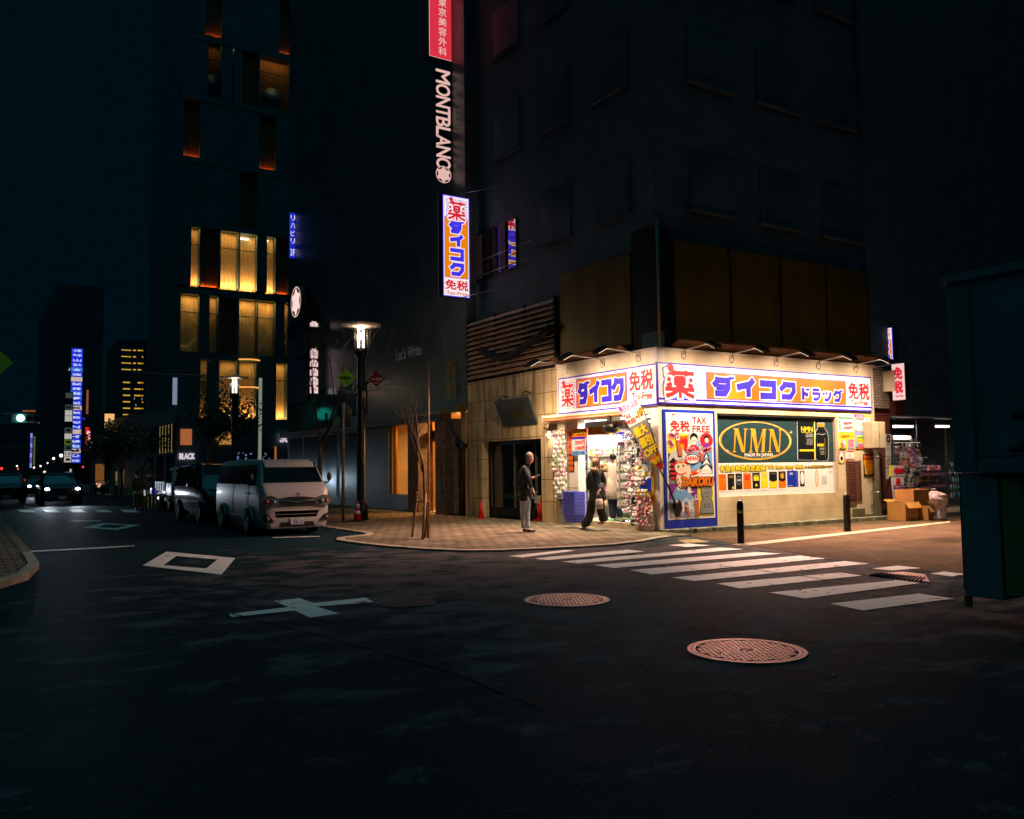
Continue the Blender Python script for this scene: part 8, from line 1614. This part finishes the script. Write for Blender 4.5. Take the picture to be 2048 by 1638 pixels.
b = MB(); b.tube([onz(857, 1076, ZS), CAMP+ray(857, 880)*((D+.05)/FPX), CAMP+ray(857, 726)*((D+.05)/FPX)], [.028, .024, .014], mat('bamboo_cane', (196, 124, 84), .5, var=.3, scale=6), 8); b.build('tall_cane', sk)
tree(640, 1040, 6.8, 'bare tree with dark spreading twigs left of the street lamp', lv=5, spread=.62, r=.08, seed=5, trunk_h=.35, m=mat('dark_twig', (44, 38, 34), .8))
tree(415, 1002, 5.3, 'leafy dark tree standing before the golden building', lv=4, spread=.6, r=.10, leaves=2600, seed=8, trunk_h=.38, lsz=.12)
tree(215, 985, 4.7, 'leafy dark tree on the far right pavement below the lantern sign', lv=4, spread=.55, r=.12, leaves=1800, seed=14, trunk_h=.3, z=.1, lsz=.16)
tree(243, 990, 4.2, 'smaller leafy street tree nearer the worker', lv=3, spread=.5, r=.09, leaves=1200, seed=19, trunk_h=.35, z=.1, lsz=.13)
tree(283, 992, 3.9, 'thin street tree by the pale facade', lv=3, spread=.5, r=.06, leaves=500, seed=23, trunk_h=.4, z=.1, lsz=.11)
# bicycles and people-sized clutter on the far pavement
def bicycle(px, py, lab, rz=0.2):
    g = onz(px, py, .1); t = thing('bicycle', lab, 'bicycle', g, rz, 'bicycles parked on the far pavement'); ax = (Vector((0, 1, 0)), Vector((0, 0, 1)), Vector((1, 0, 0)))
    for y in (-.5, .5):
        b = MB(); b.lathe((0, y, .33), [(.33, -.015), (.34, 0), (.33, .015), (.30, .012), (.30, -.012), (.33, -.015)], M_TYRE, 24, ax=ax)
        for k in range(8): a = k*.785; b.tube([(0, y, .33), (0, y+.31*math.cos(a), .33+.31*math.sin(a))], .004, M_STEEL, 4)
        b.build('wheel', t, local=True)
    b = MB()
    for p, q in (((0, -.5, .33), (0, -.38, .85)), ((0, -.40, .75), (0, .12, .68)), ((0, -.40, .70), (0, .05, .30)), ((0, .12, .75), (0, .05, .30)), ((0, .05, .30), (0, .5, .33)), ((0, .12, .68), (0, .5, .33))): b.tube([p, q], .018, M_CHR, 6)
    b.build('frame', t, local=True); b = MB(); b.obox((0, .14, .82), (.07, 0, 0), (0, .13, 0), (0, 0, .03), M_BLACK); b.build('saddle', t, local=True); b = MB(); b.tube([(-.28, -.34, .95), (0, -.38, .92), (.28, -.34, .95)], .014, M_CHR, 6); b.tube([(0, -.38, .85), (0, -.38, .93)], .015, M_CHR, 6); b.build('handlebar', t, local=True)
bicycle(186, 988, 'bicycle at the near end of the row on the far pavement'); bicycle(197, 989, 'second bicycle in the row on the far pavement', .4); bicycle(212, 989, 'bicycle under the leafy tree on the far pavement', .1); bicycle(232, 990, 'bicycle nearest the worker on the far pavement', -.2)
# ================================================================ SIDE SHOP BEYOND THE DRUGSTORE
SX0 = 22.55; sbx = thing('side_building', 'dark building next to the drugstore with a red brown pier and an open goods bay', 'building', (SX0, 15.9, 0))
M_RED = tiled('red_brown_tile', (120, 62, 50), (64, 36, 30), .6, .6, 'y', .55, .02, 0, .15, .3)
ox0, ox1, oz = ony(1781, 900, 15.9).x, 30.0, ony(1800, 832, 15.9).z
b = MB(); b.box((SX0, 15.9, 0), (ox0, 16.3, oz), M_RED); b.box((SX0, 15.9, oz), (SX0+1.6, 16.3, oz+.9), M_RED); b.build('pier', sbx)
b = MB(); b.box((SX0+1.6, 15.9, oz), (40, 16.3, oz+.9), M_DBRICKY); b.box((SX0, 15.9, oz+.9), (40, 24, 26), M_DBRICKY); b.box((ox1, 15.9, 0), (40, 16.3, oz), M_DBRICKY); b.build('upper_wall', sbx)
b = MB(); b.box((22.36, 15.78, 3.2), (SX0+.6, 15.9, 4.4), tiled('small_brick', (150, 134, 116), (70, 60, 54), .22, .08, 'y', .7, .1)); b.build('brick_patch', sbx)
M_BAY = mat('bay_wall_grey', (92, 112, 124), .6, var=.25, scale=2); b = MB(); b.box((ox0-.3, 19.0, 0), (ox1, 19.1, oz), M_BAY); b.box((ox0-.35, 16.3, 0), (ox0-.3, 19.0, oz), M_BAY); b.box((ox1, 16.3, 0), (ox1+.1, 19.0, oz), M_BAY); b.box((ox0-.3, 16.3, oz), (ox1, 19.1, oz+.05), M_DARK); b.build('bay_wall', sbx)
b = MB(); b.box((ox0, 15.6, .0), (ox1, 19, .06), M_STEP); b.build('bay_floor', sbx)
b = MB(); 
for x in (26.6, 28.3): b.box((x, 17.2, .06), (x+.06, 17.26, oz), M_STEEL)
b.build('door_frame', sbx)
for i, (x0, x1) in enumerate(((1787, 1825), (1872, 1897))):
    a, e = ony(x0, 853, 16.8), ony(x1, 853, 16.8); t = thing('tube_light', ['bright bare tube light over the goods rack of the side bay', 'second tube light deeper right in the side bay'][i], 'tube light', a); b = MB(); b.tube([a, e], .035, glow('bay_tube', (255, 225, 225), 6.0), 8); b.build('tube', t); b = MB(); b.box((a.x, 16.75, a.z+.04), (e.x, 16.85, a.z+.09), M_WHITE); b.build('batten', t)
    lamp('tube_lamp', 'AREA', (a+e)/2-Vector((0, .05, .08)), 26 if i == 0 else 12, (255, 222, 214), t, aim=(a+e)/2-Vector((0, .6, 3)), size=.9, size_y=.15)
t = thing('air_conditioner', 'white wall unit below the tube light in the side bay', 'air conditioner', (24.2, 17.2, 2.5)); p, q_ = ony(1787, 871, 16.9), ony(1823, 880, 16.9); b = MB(); b.box((p.x, 16.9, q_.z), (q_.x, 17.2, p.z), M_WHITE); b.build('case', t, bevel=.01)
b = MB(); p, q_ = ony(1788, 856, 17.1), ony(1823, 869, 17.1); b.box((p.x, 17.1, q_.z), (q_.x, 17.15, p.z), M_TG); b.build('dark_pane', t)
rk = thing('wire_rack', 'crowded wire rack of packets and toys under the tube light in the side bay', 'rack', (24, 16.6, .06)); a, e = ony(1789, 900, 16.5), ony(1838, 1000, 16.5)
b = MB(); grid_panel(b, (a.x, 16.55, 0), (1, 0, 0), e.x-a.x, .3, a.z+.35, .12); b.build('grid', rk)
for r_ in range(13):
    for k in range(9):
        x = a.x+.06+k*(e.x-a.x-.1)/8.2; z = a.z+.25-r_*.155
        if r_ == 0: kind, ci = 'plush', random.choice([11, 0, 12])
        elif r_ < 5: kind, ci = random.choice(['plush', 'bag']), random.choice([3, 3, 6, 2, 0] if k < 5 else [6, 0, 11, 10])
        else: kind, ci = random.choice(['bag', 'plush', 'card']), random.choice([12, 0, 1, 6, 5, 12, 11, 9])
        goods(kind, ci, (x+random.uniform(-.02, .02), 16.42-random.random()*.1, z), random.uniform(-.3, .3), 'on the rack in the side bay', 'goods on the rack in the side bay', 1.2)
for k, (x0, x1, y0, y1) in enumerate(((1790, 1812, 893, 897), (1813, 1838, 893, 897), (1790, 1803, 902, 907), (1812, 1836, 902, 906))):
    p, q_ = ony(x0, y0, 16.35), ony(x1, y1, 16.35); b = MB(); b.box((p.x, 16.33, q_.z), (q_.x, 16.345, p.z), I_P if k % 2 else I_W); A = arty(16.325); A.text(['1000', '2000', '¥500', '大特価'][k], (p.x+.05, p.z-.01), (q_.x-.05, q_.z+.01), I_R, 1); b2 = A.mb; b.build('price_strip', rk); b2.build('price_print', rk)
# wire baskets of flowers and slippers
for i, (x0, x1, y0, y1, lab) in enumerate(((1838, 1862, 925, 945, 'left upper wire basket of green and violet bundles in the side bay'), (1864, 1894, 925, 945, 'right upper wire basket of pink and green bundles in the side bay'), (1840, 1862, 955, 972, 'left lower wire basket of pink packets in the side bay'), (1864, 1890, 950, 968, 'right lower wire basket of red packets in the side bay'))):
    p, q_ = ony(x0, y0, 16.2), ony(x1, y1, 16.2); t = thing('wire_basket', lab, 'basket', (p.x, 16.2, q_.z)); b = MB(); grid_panel(b, (p.x, 16.2, 0), (1, 0, 0), q_.x-p.x, q_.z, q_.z+.22, .07, M_CHR); grid_panel(b, (p.x, 16.6, 0), (1, 0, 0), q_.x-p.x, q_.z, q_.z+.5, .07, M_CHR)
    b.box((p.x, 16.2, q_.z-.01), (q_.x, 16.6, q_.z), M_CHR); b.build('wire', t); b = MB(); b.box((p.x, 16.18, q_.z-.09), (q_.x, 16.19, q_.z-.01), I_P); b.build('label_strip', t)
    for x_ in (p.x+.02, q_.x-.02): b = MB(); b.tube([(x_, 16.6, .06), (x_, 16.6, q_.z)], .012, M_CHR, 5); b.build('leg', t)
    random.seed(40+i)
    for k in range(9): goods(random.choice(['bag', 'plush']), [[4, 3, 10, 5], [6, 4, 2, 6], [6, 10, 0, 6], [2, 2, 0, 8]][i][k % 4], (p.x+.06+k*(q_.x-p.x-.1)/8.5, 16.32+random.random()*.15, q_.z+.24), random.random(), 'in a wire basket of the side bay', 'goods in the wire baskets of the side bay', 1.15)
tr = thing('umbrella_rack', 'dark rack with green and pink goods at the right end of the side bay', 'rack', ony(1898, 1005, 15.9)); p = ony(1890, 930, 16.1)
b = MB(); grid_panel(b, (p.x, 16.1, 0), (1, 0, 0), .8, .3, 1.6, .1, M_BLACK); b.build('grid', tr)
random.seed(77)
for r_ in range(5):
    for k in range(5): goods('bag', random.choice([4, 9, 12, 6, 9]), (p.x+.1+k*.15, 16.0, 1.6-r_*.24), random.random(), 'on the dark rack of the side bay', 'goods on the dark rack of the side bay', 1.1)
# cardboard boxes, white bag
M_CARD = mat('cardboard', (186, 136, 66), .8, var=.12, scale=4); M_CARD2 = mat('cardboard_dark', (150, 108, 54), .8, var=.15, scale=4)
def carton(px, py, z, w_, d_, h_, lab, rz=0, flaps=True, m=M_CARD, tape=False):
    g = onz(px, py, z); t = thing('cardboard_box', lab, 'box', g, rz, 'cardboard boxes outside the side bay'); b = MB(); th = .008
    b.box((0, 0, 0), (w_, th, h_), m); b.box((0, d_-th, 0), (w_, d_, h_), m); b.box((0, th, 0), (th, d_-th, h_), m); b.box((w_-th, th, 0), (w_, d_-th, h_), m); b.box((th, th, 0), (w_-th, d_-th, h_*.9 if not flaps else .01), m); b.build('carton', t, local=True)
    if flaps:
        for P in ([(0, 0, h_), (w_, 0, h_), (w_, -.10, h_-.16), (0, -.10, h_-.16)], [(0, d_, h_), (w_, d_, h_), (w_, d_+.13, h_+.06), (0, d_+.13, h_+.06)], [(w_, 0, h_), (w_, d_, h_), (w_+.16, d_, h_-.05), (w_+.16, 0, h_-.05)]): b = MB(); b.prism(P, (0, 0, .006), m); b.build('flap', t, local=True)
    if tape: b = MB(); b.box((.01, -.004, h_-.05), (w_*.9, -.0005, h_-.025), I_LB); b.build('tape', t, local=True)
    return g
g = carton(1812, 1042, .012, .62, .55, .50, 'open yellow brown cardboard box in front, with a blue tape strip', tape=True)
carton(1826, 1030, .012, .55, .5, .75, 'tall cardboard box behind the front one', flaps=False); carton(1828, 1004, .765, .55, .45, .26, 'cardboard box lying on the tall one', flaps=False); carton(1834, 1027, .012, .6, .5, 1.15, 'highest cardboard box with its flaps open', rz=-.05)
carton(1857, 1041, .012, .40, .45, .38, 'small dark cardboard box beside the white bag', m=M_CARD2)
bgk = thing('rubbish_bag', 'full white translucent rubbish bag beside the cardboard boxes', 'bag', onz(1882, 1041, .012)); c = onz(1880, 1040, .012); M_RB = mat('white_plastic_film', (206, 190, 190), .3, var=.15, scale=10, bump=1.4)
from mathutils import noise
KR = [(0, .17, .14, 0), (.05, .21, .17, 0), (.16, .19, .17, .01), (.30, .17, .16, .03), (.40, .19, .17, .0), (.47, .27, .20, -.07), (.58, .31, .23, -.11), (.70, .26, .20, -.12), (.78, .13, .11, -.16), (.81, .04, .04, -.20), (.86, .09, .05, -.23), (.87, .03, .02, -.23)]
RG = []
for k in range(len(KR)-1):
    for q_ in range(4):
        t_ = q_/4; v_ = [KR[k][i]*(1-t_)+KR[k+1][i]*t_ for i in range(4)]; RG.append((c+Vector((v_[3], 0, v_[0])), v_[1], v_[2]))
bo_ = loft(RG+[(c+Vector((-.23, 0, .87)), .02, .02)], M_RB, 'bag_body', bgk, 44, wob=.03)
for v_ in bo_.data.vertices:                                                   # creases and knuckles of full plastic film
    p_ = v_.co; n1 = noise.noise(p_*7.0); n2 = abs(noise.noise(p_*16.0+Vector((3, 1, 2)))); r_ = Vector((p_.x, p_.y, 0))
    if .03 < p_.z < .8: v_.co = p_+r_.normalized()*(n1*.07-n2*.05)+Vector((0, 0, n1*.03))
# arrow sign and A-board
ar = thing('arrow_sign', 'white board with a red arrow pointing left above the folding board', 'sign', ony(1797, 1000, 15.5)); A = arty(15.45); a, e = A.uv((1785, 931)), A.uv((1808, 952)); b = MB(); b.box((a[0], 15.455, e[1]), (e[0], 15.5, a[1]), M_PLATE); b.box((a[0]-.10, 15.46, e[1]), (a[0]-.001, 15.49, a[1]), I_Y); b.build('board', ar)
w_, h_ = e[0]-a[0], a[1]-e[1]; A.P([(a[0]+w_*.05, a[1]-h_*.5), (a[0]+w_*.38, a[1]-h_*.92), (a[0]+w_*.38, a[1]-h_*.72), (a[0]+w_*.97, a[1]-h_*.72), (a[0]+w_*.97, a[1]-h_*.28), (a[0]+w_*.38, a[1]-h_*.28), (a[0]+w_*.38, a[1]-h_*.08)], I_R, 1); A.mb.build('arrow', ar)
ab = thing('folding_board', 'folding pavement board with orange and white print under the arrow sign', 'A-board', ony(1795, 1020, 15.4)); A = arty(15.35); q = lambda x, y: A.uv((x, y)); P = [q(1783, 954), q(1807, 954), q(1813, 1015), q(1790, 1015)]
b = MB(); F = [A.at(*p) for p in P]; b.prism([f+Vector((0, .005, 0)) for f in F], (0, .02, 0), I_W); b.build('front_panel', ab)
b = MB(); b.prism([A.at(*q(1781, 953)), A.at(*q(1774, 1018))+Vector((0, .25, 0)), A.at(*q(1777, 1018))+Vector((0, .25, 0)), A.at(*q(1784, 953))], (0, .03, 0), M_BLACK); b.prism([A.at(*q(1780, 1018)), A.at(*q(1813, 1018)), A.at(*q(1812, 1028)), A.at(*q(1781, 1028))], (0, .5, 0), M_BLACK); b.build('frame', ab)
A.P([q(1785.5, 970), q(1809, 970), q(1811, 993), q(1788, 993)][::-1], I_B, 1); A.P([q(1786, 971), q(1808.5, 971), q(1810.5, 992), q(1788.5, 992)][::-1], I_O, 2); A.P([q(1789, 999), q(1812, 999), q(1813, 1015), q(1790, 1015)][::-1], I_R, 1)
A.logo('薬', q(1791, 957), q(1801, 968), I_R, .045, 3)
for k, ch in enumerate('ダイコク'): A.logo(ch, q(1787+k*5.4, 974), q(1791+k*5.4, 984), I_B, .05, 4, outline=((.012, I_W, 1),))
A.text('17%OFF', q(1791, 1002), q(1812, 1012), I_Y, 3, bold=.012); A.text('TAX FREE', q(1790, 994.5), q(1811, 998), I_DB, 2); A.mb.build('print', ab)
for i, (y0, y1) in enumerate(((868, 888), (889, 912), (913, 935), (937, 958))):
    A = arty(15.88); a, e = A.uv((1770.5+i*.6, y0)), A.uv((1783, y1)); b = MB(); b.box((a[0], 15.885, e[1]), (e[0], 15.895, a[1]), M_PLATE); o = b.build('pasted_notice', origin=(a[0], 15.88, e[1]), label=['notice with a dark round picture, highest on the red brown pier', 'plain white notice, second on the red brown pier', 'notice with a sketch, third on the red brown pier', 'cream notice, lowest on the red brown pier'][i], cat='notice', group='notices pasted on the red brown pier')
    cx_, cz = (a[0]+e[0])/2, (a[1]+e[1])/2
    if i in (0, 2): A.disc((cx_, cz), .09, .12, I_K if i == 0 else I_GY, 1, n=16, ri=.4)
    else: A.text('お知らせ', (a[0]+.03, cz+.08), (e[0]-.03, cz+.02), I_GY, 1)
    A.mb.build('print', o)
# small lit signs hung out over the side street
def hangx(name, lab, x, p0, p1, draw, face, th=.22):
    a, e = onx(*p0, x), onx(*p1, x); t = thing(name, lab, 'sign', (x, e.y, e.z)); b = MB(); b.box((x+.003, e.y, e.z), (x+th, a.y, a.z), M_DARK); b.build('box', t, bevel=.01)
    A = artx(x); X = lambda f: -a.y+f*(a.y-e.y)
    Y = lambda f: a.z-f*(a.z-e.z)
    A.rect((X(0), Y(0)), (X(1), Y(1)), face, 0); draw(A, X, Y, a.y-e.y, a.z-e.z); A.mb.build('face', t); return t, a, e
def dside(A, X, Y, w_, h_):
    A.rect((X(.06), Y(.01)), (X(.94), Y(.98)), E_W, 1); kusuri(A, X(.2), Y(.04), w_*.6, E_W, E_R, E_B, 2, w_*.6); A.rect((X(.1), Y(.32)), (X(.9), Y(1.0)), E_O, 2)
    for ch, y0, y1 in (('ダ', .36, .53), ('イ', .57, .74), ('コ', .79, .93)): A.logo(ch, (X(.25), Y(y0)), (X(.75), Y(y1)), E_B, w_*.13, 5, outline=((w_*.04, E_W, 2),))
t, a_, e_ = hangx('vertical_sign', 'small lit copy of the blue and orange vertical sign above the last floodlight', 23.4, (1762, 658), (1787, 724), dside, E_B)
def dtax(A, X, Y, w_, h_): A.text('免', (X(.2), Y(.10)), (X(.82), Y(.42)), E_R, 2, bold=.018); A.text('税', (X(.2), Y(.48)), (X(.82), Y(.80)), E_R, 2, bold=.018); A.text('Tax Free', (X(.22), Y(.86)), (X(.85), Y(.92)), E_R, 2, bold=.004)
t, a_, e_ = hangx('box_sign', 'white lit box sign with red characters hung beside the parapet end', 22.95, (1783, 729), (1811, 799), dtax, glow('boxsign_white', (255, 215, 210), .85))
b = MB(); b.box((22.9, e_.y+.3, (a_.z+e_.z)/2-.25), (23.1, 15.9, (a_.z+e_.z)/2+.35), M_CREAM); b.build('bracket', t)
b = MB(); b.tube([(22.2, YR, 4.35), (23.1, e_.y+.2, a_.z+.05)], .012, M_ARM, 5); b.build('stay', t)
